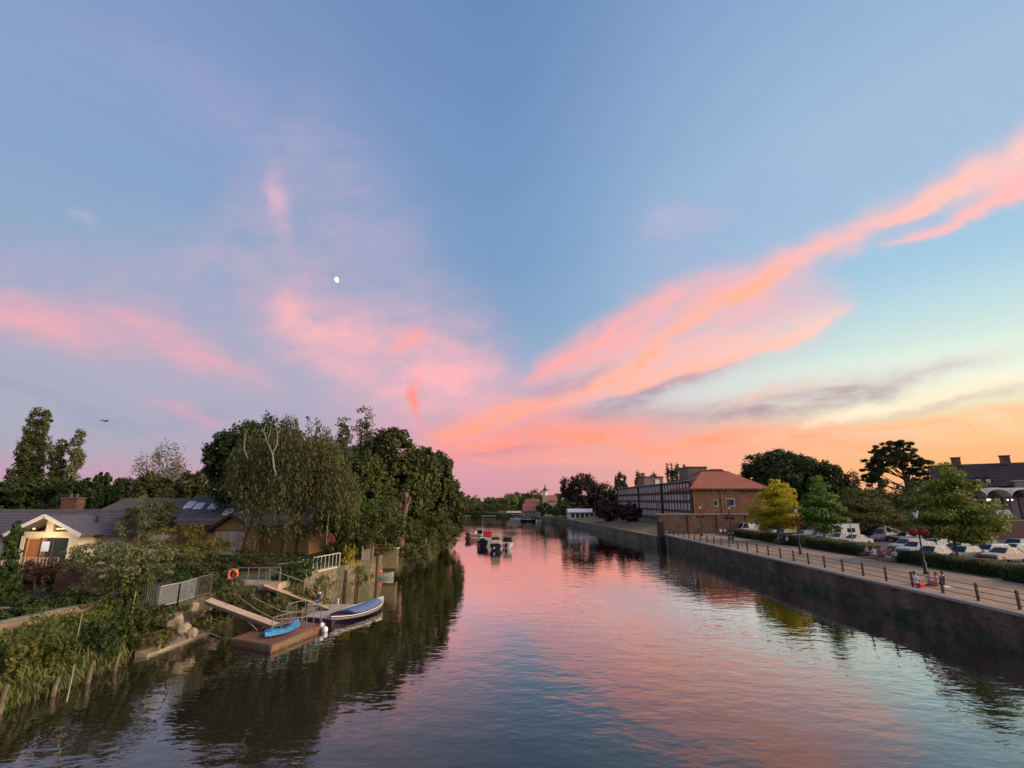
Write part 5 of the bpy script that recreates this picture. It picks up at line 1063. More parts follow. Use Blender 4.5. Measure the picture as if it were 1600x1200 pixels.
def car(label, st, colr, x, y, rz, cat='car'):
    c = car_meshes(st); L_, W, belt, roof, wx = c['geo']; m = pm_(colr)
    t = thing('parked_van' if st == 'van' else 'parked_car', label, cat, (x, y, 2.15), R(rz), 'cars parked behind the hedges')
    for nm, k in [('body', c['body']), ('roof_panel', c['roof'])] + [('pillar', q_) for q_ in c['pil']]: paint(link(nm, k, t), m)
    link('windows', c['glass'], t)
    for sx in (-1, 1):
        link('bumper', c['bump'], t, (sx * (L_ / 2 - .0), 0, .48))
        for sy in (-1, 1):
            w_ = link('wheel', c['wheel'], t, (sx * wx, sy * (W / 2 - .1), .33)); link('rim', c['rim'], w_)
            o = link('headlight' if sx < 0 else 'tail_light', c['lamp'], t, (sx * (L_ / 2 - .08), sy * (W / 2 - .28), .74)); paint(o, HL if sx < 0 else TL)
    return t
def at_roof(u, v, h): return G(u, v, 2.15 + h)
for lb, st, cl, u, v, h, rz in [
 ('white van parked by the boundary wall left of the golden tree', 'van', 'white', 1168, 817, 2.05, 8),
 ('dark grey car half hidden under the golden tree', 'hatch', 'darkgrey', 1206, 827, 1.5, 12),
 ('black car behind the hedge right of the one under the golden tree', 'suv', 'black', 1226, 826, 1.65, 10),
 ('silver car just right of the lamp post by the golden tree', 'hatch', 'silver', 1256, 829, 1.45, 8),
 ('grey hatchback under the green street tree', 'hatch', 'grey', 1282, 831, 1.45, 10),
 ('small silver hatchback in front of the white camper', 'hatch', 'silver', 1312, 833, 1.45, 12),
 ('silver saloon left of the blue truck', 'saloon', 'silver', 1336, 835, 1.45, 14),
 ('silver car in the row behind the blue truck', 'saloon', 'silver', 1350, 824, 1.45, 6),
 ('pale peach estate just right of the blue truck', 'estate', 'peach', 1418, 842, 1.5, 10),
 ('silver car in the far row under the big street tree', 'hatch', 'grey', 1415, 831, 1.5, 6),
 ('white estate under the big street tree', 'estate', 'white', 1462, 842, 1.5, 12),
 ('white hatchback behind the nearest red baskets', 'hatch', 'white', 1455, 853, 1.47, 14),
 ('dark grey saloon right of the big street tree trunk', 'saloon', 'darkgrey', 1496, 848, 1.45, 12),
 ('dark grey hatchback with a pale roof between two white cars', 'hatch', 'grey', 1503, 853, 1.47, 14),
 ('white estate in the row behind the peach saloon', 'estate', 'white', 1545, 850, 1.5, 10),
 ('peach tinted silver saloon nearest the bridge', 'saloon', 'peach', 1568, 855, 1.45, 10),
 ('white car between the camper and the green street tree trunk', 'hatch', 'white', 1270, 825, 1.47, 8),
 ('black hatchback in the far row right of the sign pole', 'hatch', 'black', 1372, 822, 1.47, 8),
 ('silver estate just under the left side of the big street tree', 'estate', 'silver', 1432, 846, 1.5, 12),
 ('navy car in the far row right of the big street tree', 'hatch', 'navy', 1530, 840, 1.47, 8),
 ('silver car in front of the dark blue one', 'saloon', 'silver', 1584, 849, 1.45, 10),
 ('dark blue car at the right edge of the car park', 'suv', 'blue', 1590, 842, 1.68, 8)]:
    x, y = at_roof(u, v, h); car(lb, st, cl, x, y, rz, 'van' if st == 'van' else 'car')
# white camper
x, y = at_roof(1306, 818, 2.75); t = thing('camper_van', 'boxy white camper van parked behind the green street tree', 'camper van', (x, y, 2.15), R(8))
MB().loft([[(-2.9, yy_, .4), (-3.0, yy_, .9), (-2.5, yy_, 1.35), (-2.0, yy_, 1.95), (-2.6, yy_, 2.2), (-2.4, yy_, 2.72), (3.0, yy_, 2.75), (3.05, yy_, .4)] for yy_ in (-1.08, 1.08)]).build('body', pm_('white'), t, world=False)
for sy in (-1, 1):
    for xa, xb in ((-1.4, -.2), (.9, 2.2)): MB().box(xa, xb, sy * 1.1 - .02, sy * 1.1 + .02, 1.5, 2.1).build('window', CGL, t, world=False)
    MB().box(-2.9, 3.0, sy * 1.1 - .015, sy * 1.1 + .015, 1.05, 1.15).build('stripe', pm_('grey'), t, world=False)
    for xa in (-2.0, 1.8): w_ = link('wheel', car_meshes('van')['wheel'], t, (xa, sy * 1.0, .33)); link('rim', CARS['van']['rim'], w_)
MB().extr([(-2.52, -.85, 1.4), (-2.52, .85, 1.4), (-2.05, .8, 1.9), (-2.05, -.8, 1.9)], (-.05, 0, .05)).build('windscreen', CGL, t, world=False)
# blue flatbed truck
x, y = at_roof(1366, 823, 2.2); x += .8; t = thing('flatbed_truck', 'blue flatbed truck with a white headboard among the parked cars', 'truck', (x, y, 2.15), R(10))
MB().loft([[(-2.9, yy_, .4), (-2.95, yy_, .85), (-2.2, yy_, 1.15), (-1.4, yy_, 2.0), (-1.2, yy_, 2.15), (-.1, yy_, 2.2), (-.05, yy_, .4)] for yy_ in (-.98, .98)]).build('cab', pm_('navy'), t, world=False)
for sy in (-1, 1):
    MB().extr([(-1.95, sy * 1.0, 1.2), (-.4, sy * 1.0, 1.2), (-.4, sy * 1.0, 1.95), (-1.35, sy * 1.0, 1.95)], (0, sy * .02, 0)).build('window', CGL, t, world=False)
    for xa in (-1.9, 1.9): w_ = link('wheel', car_meshes('van')['wheel'], t, (xa, sy * .88, .33)); link('rim', CARS['van']['rim'], w_)
    o = link('headlight', CARS['van']['lamp'], t, (-2.88, sy * .65, .8)); MB().box(.15, 3.4, sy * .98 - .02, sy * .98 + .02, .95, 1.3).build('side_board', pm_('silver'), t, world=False)
MB().extr([(-2.2, -.85, 1.2), (-2.2, .85, 1.2), (-1.42, .82, 1.97), (-1.42, -.82, 1.97)], (-.03, 0, .03)).build('windscreen', mat('sky_glass', (.05, .09, .13), rough=.05, spec=.9), t, world=False)  # blue of the windscreen is reflected sky put into its base colour
MB().box(.05, .15, -1, 1, .9, 2.45).build('headboard', pm_('white'), t, world=False); MB().box(.1, 3.4, -.98, .98, .8, .95).build('flatbed', BLK, t, world=False)
for sy in (-1, 1): MB().bar((.1, sy * .9, 2.35), (3.3, sy * .9, 1.3), .06).build('stay', pm_('white'), t, world=False)

# ---------------------------------------------------------------- street trees, garden and woodland behind
LGO = leafmat('leaf_golden', (.26, .19, .012), (.46, .37, .035), (.46, .34, .02), tr=.4); LSP = leafmat('leaf_spring', (.06, .085, .012), (.19, .22, .035), (.13, .13, .03)); LSD = leafmat('leaf_street_dark', (.045, .085, .018), (.13, .18, .035))
def street(label, u, vt, w_, Y, m, n, base, leaf, nm='street_tree', vb=None, **k):
    x, zt = PY(u, vt, Y); sc = Y / FOC * 1.02 / math.sqrt(1 + ((u - 800) / FOC) ** 2)
    return tree(nm, label, 'tree', x, Y, 2.1, w_ * sc, zt - 2.1, base, 'tiers', m, n, leaf, trunk=.11, cr=.22, per=30, limbs=16, flat=.4, **k)
street('bright golden leaved tree between two hedge blocks', 1207, 757, 80, 80, LGO, 15000, 2.0, .34)
street('green layered street tree right of the golden tree', 1276, 748, 68, 74, LSD, 13000, 2.1, .33)
street('large spreading green street tree over the parked cars', 1470, 733, 140, 53, LSP, 24000, 2.3, .29)
treepx('garden_tree', 'green tree top above the shell roof at the right edge', 'tree', 1608, 731, 50, 99, 4, 'round', LSD, 6000, .36)
street('olive tree between the green street tree and the big one, front', 1348, 768, 96, 84, LO, 9500, 1.8, .34)
treepx('garden_tree', 'olive rounded tree behind the white camper', 'tree', 1312, 764, 84, 96, .6, 'round', LO, 6000, .36)
treepx('garden_tree', 'low spreading olive bush above the dark retaining wall', 'tree', 1350, 796, 150, 88, .4, 'bush', LO, 9000, .34)
treepx('garden_tree', 'grey green bush between the lone pine and the big street tree', 'tree', 1396, 765, 100, 94, .6, 'round', LO, 9000, .36)
treepx('garden_tree', 'dark shrub at the foot of the lone pine', 'tree', 1350, 752, 90, 128, 1, 'bush', LD, 7000, .45)
treepx('holm_oak', 'huge dark domed tree behind the golden tree', 'tree', 1220, 705, 124, 124, 2.5, 'round', LD, 34000, .62, cr=.12, shell=.6)
treepx('holm_oak', 'lower dark shoulder right of the huge domed tree', 'tree', 1276, 726, 100, 122, 1.5, 'round', LD, 24000, .58, cr=.13, shell=.6)
treepx('holm_oak', 'dark gap filling tree at the right end of the domed group', 'tree', 1312, 752, 84, 118, .5, 'round', LD, 12000, .5, shell=.6, cr=.13)
def pine(u, vt, w_, Y):
    TSEED[0] += 1; rg = np.random.default_rng(TSEED[0]); x, zt = PY(u, vt, Y); sc = Y / FOC; W = w_ * sc / 1.18; H = zt - 2.3
    t = thing('pine_tree', 'lone tall pine with open gappy crown against the orange sky', 'tree', (x, Y, 2.3)); P = []; N_ = []; ends = []
    for k in range(300):
        a = math.pi * (.02 + .96 * rg.uniform()); q_ = rg.uniform(.35, 1) ** .5; bx = -math.cos(a) * .5 * q_; bz = .42 + .56 * math.sin(a) * q_ * (1 if bx < .2 else .82)
        if bx > .05 and bz < .62 and rg.uniform() < .45: continue
        if abs(bx - .1) < .12 and .5 < bz < .75 and rg.uniform() < .6: continue
        c = np.array([bx * W, rg.uniform(-.28, .28) * W, bz * H]); ends.append(c); r = rg.uniform(.03, .07); n = int(3400 * r); o = unit(rg, n) * rg.uniform(.2, 1, (n, 1)) * np.array([r * W, r * W, r * W * .6])
        P.append(c + o); N_.append(rg.normal(size=(n, 3)) + np.array([0, 0, .5]))
    link('crown', leaf_mesh('crown', np.vstack(P), np.vstack(N_), .42, LC, rg, .55), t); mb = MB()
    mb.tube([(.10 * W, 0, -.3), (.12 * W, 0, H * .35), (.10 * W, 0, H * .6), (.06 * W, 0, H * .85)], [.6, .48, .34, .12], 8)
    for e in ends[::9]: k = min(.8, max(.3, e[2] / H - .18)); mb.tube([(.11 * W, 0, H * k), (.5 * (.11 * W + e[0]), e[1] * .5, (H * k + e[2]) * .5 - .3), tuple(e)], [.2, .14, .05], 5)
    mb.build('trunk', BARK, t, True, world=False)
pine(1394, 688, 108, 132)
treepx('sapling', 'wispy thin sapling standing alone against the orange sky', 'tree', 1324, 737, 34, 118, 8, 'airy', LR, 900, .4, cr=.3, trunk=.1)
treepx('garden_tree', 'dark leafy mass under the lone pine right side', 'tree', 1432, 752, 90, 120, 1, 'bush', LD, 5000, .45)

# ---------------------------------------------------------------- buildings on the right
BRK = mat('red_brown_brick', (.22, .105, .055), (.30, .15, .08), sc=.7, rough=.9, kind='brick', c3=(.85, .8, .75), bump=.2)
TILE = mat('red_roof_tiles', (.27, .075, .045), (.36, .11, .065), sc=1.2, rough=.85, bump=.5, bsc=5)
DKB = mat('dark_brick', (.075, .042, .034), (.12, .07, .055), sc=.9, rough=.9, kind='brick', c3=(.8, .75, .7))
def windows_on(h, c, d, n, wdt, hgt, along, outw, frame_m, pane_m, bars=1, sill=True):
    """one framed window: frame, pane and sill, set 6 cm proud of the wall"""
    pass
h = thing('brick_block', 'two storey brown brick building with a red hipped roof', 'building', (48, 120, 2.3))
bx0, bx1, by0, by1, ez = 40.6, 57.6, 115, 130, 11.0
MB().box(bx0, bx1, by0, by1, 2.0, ez).build('wall', BRK, h)
ov = .7; zr = 15.2; rm = (by0 + by1) / 2
A, B, C_, D_ = (bx0 - ov, by0 - ov, ez), (bx1 + ov, by0 - ov, ez), (bx1 + ov, by1 + ov, ez), (bx0 - ov, by1 + ov, ez); E1, E2 = (bx0 + 5.2, rm, zr), (bx1 - 5.2, rm, zr)
slates('', h, A, B, E2, E1, 1, TILE); mb = MB(); mb.extr([A, B, E2, E1], (0, 0, -.16)); mb.extr([B, C_, E2], (0, 0, -.16)); mb.extr([C_, D_, E1, E2], (0, 0, -.16)); mb.extr([D_, A, E1], (0, 0, -.16)); mb.build('roof', TILE, h)
MB().box(bx0 - ov, bx1 + ov, by0 - ov - .1, by0 - ov, ez - .24, ez - .02).build('gutter', DKW, h)
MB().bar(E1, E2, .4, .2).build('ridge', TILE, h)
for (u, v, w_, hh) in ((1115, 766, 1.0, 1.1), (1140, 765, 1.7, 1.2), (1118, 786, .9, 1.4), (1141, 785, 1.9, 1.7), (1165, 766, 1.0, 1.1)):
    x, z = PY(u, v, by0); f_ = MB().box(x - w_ / 2, x + w_ / 2, by0 - .05, by0 - .002, z - hh / 2, z + hh / 2).build('window', WHITE if v == 786 or w_ == 1.9 else DKW, h)
    MB().box(x - w_ / 2 + .1, x + w_ / 2 - .1, by0 - .08, by0 - .052, z - hh / 2 + .1, z + hh / 2 - .1).build('pane', GLASS, f_); MB().box(x - w_ / 2 - .1, x + w_ / 2 + .1, by0 - .14, by0 - .002, z - hh / 2 - .12, z - hh / 2 - .003).build('sill', COPE, f_)
for u in (1084, 1127): x, z = PY(u, 780, by0); MB().tube([(x, by0 - .12, 2.2), (x, by0 - .12, ez - .2)], .08, 6).build('drainpipe', mat('pale_pipe', (.34, .2, .13)), h)
# long white windowed range
h = thing('long_building', 'long dark brick building with four rows of white windows facing the river', 'building', (44, 152, 2.3))
MB().box(40.4, 54, 131, 196, 2.0, 12.5).build('wall', mat('plum_brick', (.12, .055, .04), (.17, .085, .06), sc=.8, rough=.9, kind='brick', c3=(.8, .75, .7)), h)
MB().box(40.45, 40.6, 115.2, 131, 2.0, 12.5).build('end_wall', MATS['plum_brick'], h)
MB().extr([(40.2, 115, 10.1), (40.2, 196, 10.1), (40.2, 196, 10.4), (40.2, 115, 10.4)], (.4, 0, 0)).build('cornice', DKW, h)
MB().extr([(40.05, 115.1, 12.66), (40.05, 196, 12.66), (41.2, 196, 13.0), (41.2, 115.1, 13.0)], (0, 0, -.2)).build('roof', mat('lead_roof', (.045, .032, .03), (.07, .05, .048), sc=1, rough=.95), h)
MB().box(40.12, 54.2, 131, 196.2, 12.35, 12.6).build('eaves', DKW, h)
WFR = mat('white_window', (.66, .57, .50), rough=.5); WPN = mat('window_pane', (.46, .38, .33), (.58, .49, .43), sc=.7, rough=.12, spec=.9)  # pane base colour carries pinkish reflected sky along with pale curtains
WPD = mat('window_dark', (.06, .05, .05), rough=.1, spec=.8); WPC = mat('window_blind', (.66, .60, .55), rough=.6); wr_ = random.Random(8)
def winmesh(w_, hh):
    m1 = MB()
    for a in (-w_ / 2, 0, w_ / 2): m1.box(-.08, 0, a - .06, a + .06, -hh / 2, hh / 2)
    for z in (-hh / 2, 0, hh / 2): m1.box(-.075, 0, -w_ / 2, w_ / 2, z - .05, z + .05)
    return m1.mesh('window', WFR), MB().box(-.04, 0, -w_ / 2 + .03, w_ / 2 - .03, -hh / 2 + .03, hh / 2 - .03).mesh('pane', WPN)
for z, hh, w_ in ((11.45, 1.6, 1.15), (9.15, 1.2, 1.05), (7.0, 1.4, 1.05), (4.9, 1.3, 1.05)):
    a_, b_ = winmesh(w_, hh)
    for i in range(34):
        y = 117.2 + i * 2.3
        if i in (9, 20): continue
        o = link('window', a_, h, (40.38 - 44 if y > 131 else 40.43 - 44, y - 152, z - 2.3)); k_ = wr_.random(); paint(link('pane', b_, o), WPN if k_ < .5 else (WPD if k_ < .72 else WPC))
for y in (137.6, 162.9): MB().box(40.05, 40.42, y - .5, y + .5, 2.0, 12.9).build('pier', DKB, h)
h = thing('tower_block', 'plain grey brown flat roofed tower behind the red hipped roof', 'building', (59, 160, 2.3))
x0, z = PY(1074, 731, 158); x1, _ = PY(1104, 731, 158); MB().box(x0, x1, 158, 166, 2, z).build('wall', mat('grey_brick', (.15, .10, .085), (.2, .14, .12), sc=.6), h); MB().box(x0 - .2, x1 + .2, 157.8, 166.2, z, z + .4).build('roof', DKW, h)
h = thing('tan_block', 'flat roofed tan block with a small white sign above the long building', 'building', (52, 190, 2.3))
x0, z = PY(1006, 746, 190); x1, _ = PY(1036, 746, 190); MB().box(x0, x1, 190, 200, 2, z).build('wall', mat('tan_brick', (.22, .145, .11), (.28, .19, .15), sc=.5), h); MB().box(x0 - .2, x1 + .2, 189.8, 200.2, z, z + .35).build('roof', DKW, h)
x, z = PY(1027, 753, 189.9); MB().box(x - .8, x + .8, 189.8, 189.98, z - .9, z + .9).build('sign', WHITE, h)
h = thing('hall_roof', 'low roofed hall showing over the ridge of the red roof', 'building', (68, 150, 2.3)); x0, z = PY(1106, 733, 150); x1, _ = PY(1132, 733, 150); MB().box(x0, x1, 150, 158, 2, z - .6).build('wall', MATS['grey_brick'], h); MB().extr([(x0, 149.8, z - .6), (x1, 149.8, z - .6), (x1 - 1, 149.8, z), (x0 + 1, 149.8, z)], (0, 8.4, 0)).build('roof', DKW, h)

# terrace on the far right with dark roof and chimneys
Yf = 104; xa, _ = PY(1452, 729, Yf)
h = thing('terrace', 'long dark tiled brick terrace with chimneys on the right skyline', 'building', (xa, Yf, 2.3))
TA = R(39)
def tu(u): k = (u - 800) / FOC; return (k * Yf - xa) / (math.cos(TA) + math.sin(TA) * k)
DRF = mat('dark_tiles', (.035, .022, .022), (.065, .042, .04), sc=1.2, rough=.85, bump=.5, bsc=4)
ze = 8.4 + 20 * Yf / FOC; zr = 8.4 + 53.5 * (Yf + 3) / FOC; xb = xa + 60; TB = mat('terrace_brick', (.20, .10, .07), (.28, .15, .10), sc=.8, kind='brick', c3=(.85, .8, .75))
MB().box(xa + .3, xb, Yf + .5, Yf + 12, 2, ze).build('wall', TB, h)
slates('', h, (xa, Yf, ze), (xb, Yf, ze), (xb, Yf + 6, zr), (xa, Yf + 6, zr), 8, DRF); MB().slab((xa, Yf + 12.6, ze), (xb, Yf + 12.6, ze), (xb, Yf + 6, zr), (xa, Yf + 6, zr), .2).build('roof', DRF, h)
MB().extr([(xa + .2, Yf + .3, ze - .3), (xa + .2, Yf + 12.2, ze - .3), (xa + .2, Yf + 6, zr - .25)], (.3, 0, 0)).build('gable', TB, h)
for u in (1496, 1577):
    x = xa + tu(u) - .6; cb = MB().box(x - .75, x + .75, Yf + 5.6, Yf + 6.6, zr - .6, zr + 1.3).build('chimney', TB, h); MB().box(x - .85, x + .85, Yf + 5.5, Yf + 6.7, zr + 1.3, zr + 1.5).build('cap', DKB, cb)
for u in (1503, 1517, 1534, 1562, 1575):
    x = xa + tu(u); z = ze - 1.4; f_ = MB().box(x - .8, x + .8, Yf + .36, Yf + .48, z - .7, z + .5).build('window', WHITE, h); MB().box(x - .6, x + .6, Yf + .33, Yf + .36, z - .55, z + .35).build('pane', GLASS, f_)
for u in (1516, 1532):
    x = xa + tu(u); z = ze + 1.5; d_ = MB().extr([(x - .9, Yf + 1.0, z - 1), (x + .9, Yf + 1.0, z - 1), (x, Yf + 1.0, z + .6)], (0, 3, 0)).build('dormer', DRF, h); MB().box(x - .35, x + .35, Yf + .93, Yf + .99, z - .9, z - .1).build('window', WHITE, d_)
wx = xa + tu(1568)
MB().box(wx, wx + 20, Yf - 3, Yf + .4, 2, ze + .8).build('rear_wing', mat('wing_render', (.26, .19, .15), (.33, .25, .2), sc=1), h); MB().box(wx - .3, wx + 20.5, Yf - 3.3, Yf + .3, ze + .8, ze + 1.0).build('wing_roof', mat('pale_edge', (.42, .36, .33)), h)
h.rotation_euler = (0, 0, -TA)
# pavilion with scalloped white shell roof
h = thing('shell_pavilion', 'glass fronted pavilion under a scalloped white shell roof', 'building', (86, 86, 2.3))
Yp = 85.5; xs0 = PY(1504, 775, Yp)[0]; pit = 4.15; zs = 8.4 + 6.0 * Yp / FOC
SH = mat('white_shell', (.52, .46, .44), (.60, .54, .52), sc=.8, rough=.7)
for i in range(6):
    x0 = xs0 + i * pit; arcs = []
    for k in range(13):
        a = math.pi * k / 12; arcs.append((x0 + pit / 2 - math.cos(a) * pit / 2, zs + math.sin(a) * 1.15))
    poly = [(x, Yp, z) for x, z in arcs] + [(x, Yp, z + .3) for x, z in reversed(arcs)]
    mb = MB()
    for k in range(12): mb.extr([poly[k], poly[k + 1], poly[24 - k], poly[25 - k]], (0, 9, 0))
    mb.build('roof_shell', SH, h)
    MB().box(x0 - .12, x0 + .12, Yp + .4, Yp + .65, 5.0, zs).build('column', mat('dark_column', (.06, .045, .05), rough=.6), h)
    for k in range(3):
        wf = MB().box(x0 + .2 + k * 1.28, x0 + 1.4 + k * 1.28, Yp + 2.0, Yp + 2.1, 5.2, zs - .1).build('window', mat('dark_frame', (.07, .055, .06), rough=.6), h)
        MB().box(x0 + .28 + k * 1.28, x0 + 1.32 + k * 1.28, Yp + 1.96, Yp + 2.0, 5.3, zs - .25).build('pane', GLASS if (i + k) % 3 else mat('lit_room', (.12, .14, .17), rough=.1), wf)
    MB().extr([(x0 + .1, Yp + 2.05, zs - .1), (x0 + pit - .1, Yp + 2.05, zs - .1), (x0 + pit / 2 + .8, Yp + 2.05, zs + .95), (x0 + pit / 2 - .8, Yp + 2.05, zs + .95)], (0, .1, 0)).build('arch_panel', MATS['dark_column'], h)
for u in (1544, 1578):
    x, z = PY(u, 781, Yp + .8); MB().ell((x, Yp + .8, z), (.45, .35, .16)).build('lamp', mat('white_lamp', (.9, .9, .9), emit=((1, .92, .72), 2.5)), h)
for u in (1561, 1574): x, z = PY(u, 801, Yp + 1.9); MB().box(x - .62, x + .62, Yp + 1.88, Yp + 1.93, z - .55, z + .45).build('poster', mat('pale_poster', (.45, .52, .60)), h)
MB().box(xs0 - .3, 125, Yp + 2.2, Yp + 12, 2, zs).build('wall', DKB, h)
MB().box(xs0 - 1.2, 125, Yp - .3, Yp + 2.3, 2, 5.15).build('terrace_wall', mat('maroon_brick', (.085, .04, .032), (.13, .065, .05), sc=.9, kind='brick', c3=(.8, .75, .7)), h)
MB().box(xs0 - 1.3, 125, Yp - .35, Yp - .05, 5.15, 5.3).build('terrace_coping', COPE, h)
for i in range(10): MB().tube([(xs0 + i * 2.4, Yp - .2, 5.3), (xs0 + i * 2.4, Yp - .2, 6.2)], .03).build('rail_post', LB, h)
MB().tube([(xs0, Yp - .2, 6.2), (xs0 + 21.6, Yp - .2, 6.2)], .03).build('rail', LB, h)
w = thing('retaining_wall', 'dark maroon retaining wall with a tan planted top behind the parked cars', 'wall', (66, 92, 2))
x0, x1 = PY(1382, 800, 91)[0], PY(1520, 800, 91)[0]; MB().box(x0, x1, 90.5, 91, 2, 6.6).build('wall_face', MATS['maroon_brick'], w); MB().box(x0 - .1, x1 + .1, 90.4, 95, 6.6, 6.75).build('top', mat('tan_top', (.30, .2, .09), (.36, .26, .12), sc=2), w)

# ================================================================ UPRIVER
RF2 = mat('far_red_tiles', (.30, .09, .06), (.38, .13, .085), sc=1, rough=.85, bump=.3)
def house(label, u0, u1, v_eave, v_ridge, Y, wallm, roofm, dpt=8, z0=1.7, nm='house', nwin=3, gable=False):
    xa, ze_ = PY(u0, v_eave, Y); xb, _ = PY(u1, v_eave, Y); zr_ = EYE + ray(800, v_ridge)[2] / ray(800, v_ridge)[1] * (Y + dpt / 2)
    h = thing(nm, label, 'house', ((xa + xb) / 2, Y, z0)); MB().box(xa, xb, Y, Y + dpt, z0 - .3, ze_).build('wall', wallm, h)
    MB().slab((xa - .4, Y - .5, ze_ - .1), (xb + .4, Y - .5, ze_ - .1), (xb + .2, Y + dpt / 2, zr_), (xa - .2, Y + dpt / 2, zr_), .2).build('roof', roofm, h); MB().slab((xa - .4, Y + dpt + .5, ze_ - .1), (xb + .4, Y + dpt + .5, ze_ - .1), (xb + .2, Y + dpt / 2, zr_), (xa - .2, Y + dpt / 2, zr_), .2).build('roof', roofm, h)
    for s_, x in ((-1, xa), (1, xb)): MB().extr([(x, Y, ze_), (x, Y + dpt, ze_), (x, Y + dpt / 2, zr_ - .25)], (-s_ * .15, 0, 0)).build('gable', wallm, h)
    for i in range(nwin):
        x = xa + (xb - xa) * (i + .5) / nwin; zz = (z0 + ze_) / 2 + .5; f_ = MB().box(x - .5, x + .5, Y - .05, Y - .002, zz - .7, zz + .7).build('window', WHITE, h); MB().box(x - .4, x + .4, Y - .08, Y - .052, zz - .6, zz + .6).build('pane', GLASS, f_)
    return h
pk = mat('pink_brick', (.26, .15, .12), (.32, .2, .16), sc=.6)
house('red roofed riverside house with a steep front gable', 818, 838, 798, 787, 214, pk, RF2, 9)
house('red roofed house behind the steep gabled one', 821, 843, 790, 780, 232, pk, RF2, 9)
h = house('red roofed house beside the small lantern tower', 854, 870, 782, 774, 236, mat('cream_far', (.45, .36, .3)), RF2, 8)
x, z = PY(851.5, 762, 232); h = thing('lantern_tower', 'small white cupola tower with a pointed cap on the far bank', 'tower', (x, 232, 2))
MB().box(x - 1.1, x + 1.1, 231, 233.2, 1.5, z - 3.4).build('shaft', mat('cream_far', (.45, .36, .3)), h); MB().lathe([(1.0, -3.4), (1.0, -1.2)], (x, 232, z), 8).build('lantern', WHITE, h); MB().lathe([(1.9, -1.2), (.7, -.6), (.25, .3), (.04, 2.0)], (x, 232, z), 8).build('cap', DKW, h)
xa, z = PY(889, 795, 186); xb, _ = PY(932, 795, 186); h = thing('boat_shed', 'long low white boat shed under the copper beech', 'shed', ((xa + xb) / 2, 186, 2))
MB().box(xa, xb, 186, 193, 1.5, z - 1.0).build('wall', mat('white_boards', (.50, .44, .43), (.56, .5, .48), sc=1), h); MB().slab((xa - .5, 185.4, z - 1.1), (xb + .5, 185.4, z - 1.1), (xb + .3, 189.5, z), (xa - .3, 189.5, z), .2).build('roof', mat('pale_roof', (.55, .50, .50), (.6, .55, .55), sc=1), h); MB().slab((xa - .5, 193.6, z - 1.1), (xb + .5, 193.6, z - 1.1), (xb + .3, 189.5, z), (xa - .3, 189.5, z), .2).build('roof', MATS['pale_roof'], h)
for i in range(6): MB().box(xa + .8 + i * 1.7, xa + 1.9 + i * 1.7, 185.95, 185.998, 2.4, z - 1.6).build('window', GLASS, h)
for i, (u0, u1, v, Y) in enumerate([(793, 798, 799, 255), (801, 813, 799, 256)]):
    xa, z = PY(u0, v, Y); xb, _ = PY(u1, v, Y); h = thing('boathouse', ['tiny white boathouse at the left of the far landing', 'wider white boathouse roof by the far landing'][i], 'boathouse', ((xa + xb) / 2, Y, 1)); MB().box(xa, xb, Y, Y + 5, .3, z - .7).build('wall', DKW, h); MB().box(xa - .3, xb + .3, Y - .4, Y + 5.4, z - .7, z).build('roof', WHITE, h)
for i, (u0, u1, v, Y) in enumerate([(752, 776, 804, 262), (724, 735, 804, 265)]):
    xa, z = PY(u0, v, Y); xb, _ = PY(u1, v, Y); t = thing('landing_stage', ['long pale landing stage under the far willows', 'short pale landing stage at the left of the far bank'][i], 'jetty', ((xa + xb) / 2, Y, 0)); MB().box(xa, xb, Y, Y + 2, .5, .85).build('deck', mat('pale_deck', (.3, .28, .22)), t)
    for k in range(5): MB().box(xa + (xb - xa) * k / 4 - .1, xa + (xb - xa) * k / 4 + .1, Y, Y + .2, -1, 1.6).build('post', WETW, t)
LF = leafmat('leaf_far', (.04, .05, .018), (.095, .10, .035)); LFD = leafmat('leaf_far_dark', (.025, .034, .014), (.065, .075, .027)); LCB = leafmat('leaf_copper', (.014, .008, .007), (.045, .024, .020)); LPU = leafmat('leaf_purple', (.02, .007, .008), (.05, .018, .02)); LFW = leafmat('leaf_far_willow', (.07, .08, .025), (.15, .15, .05))
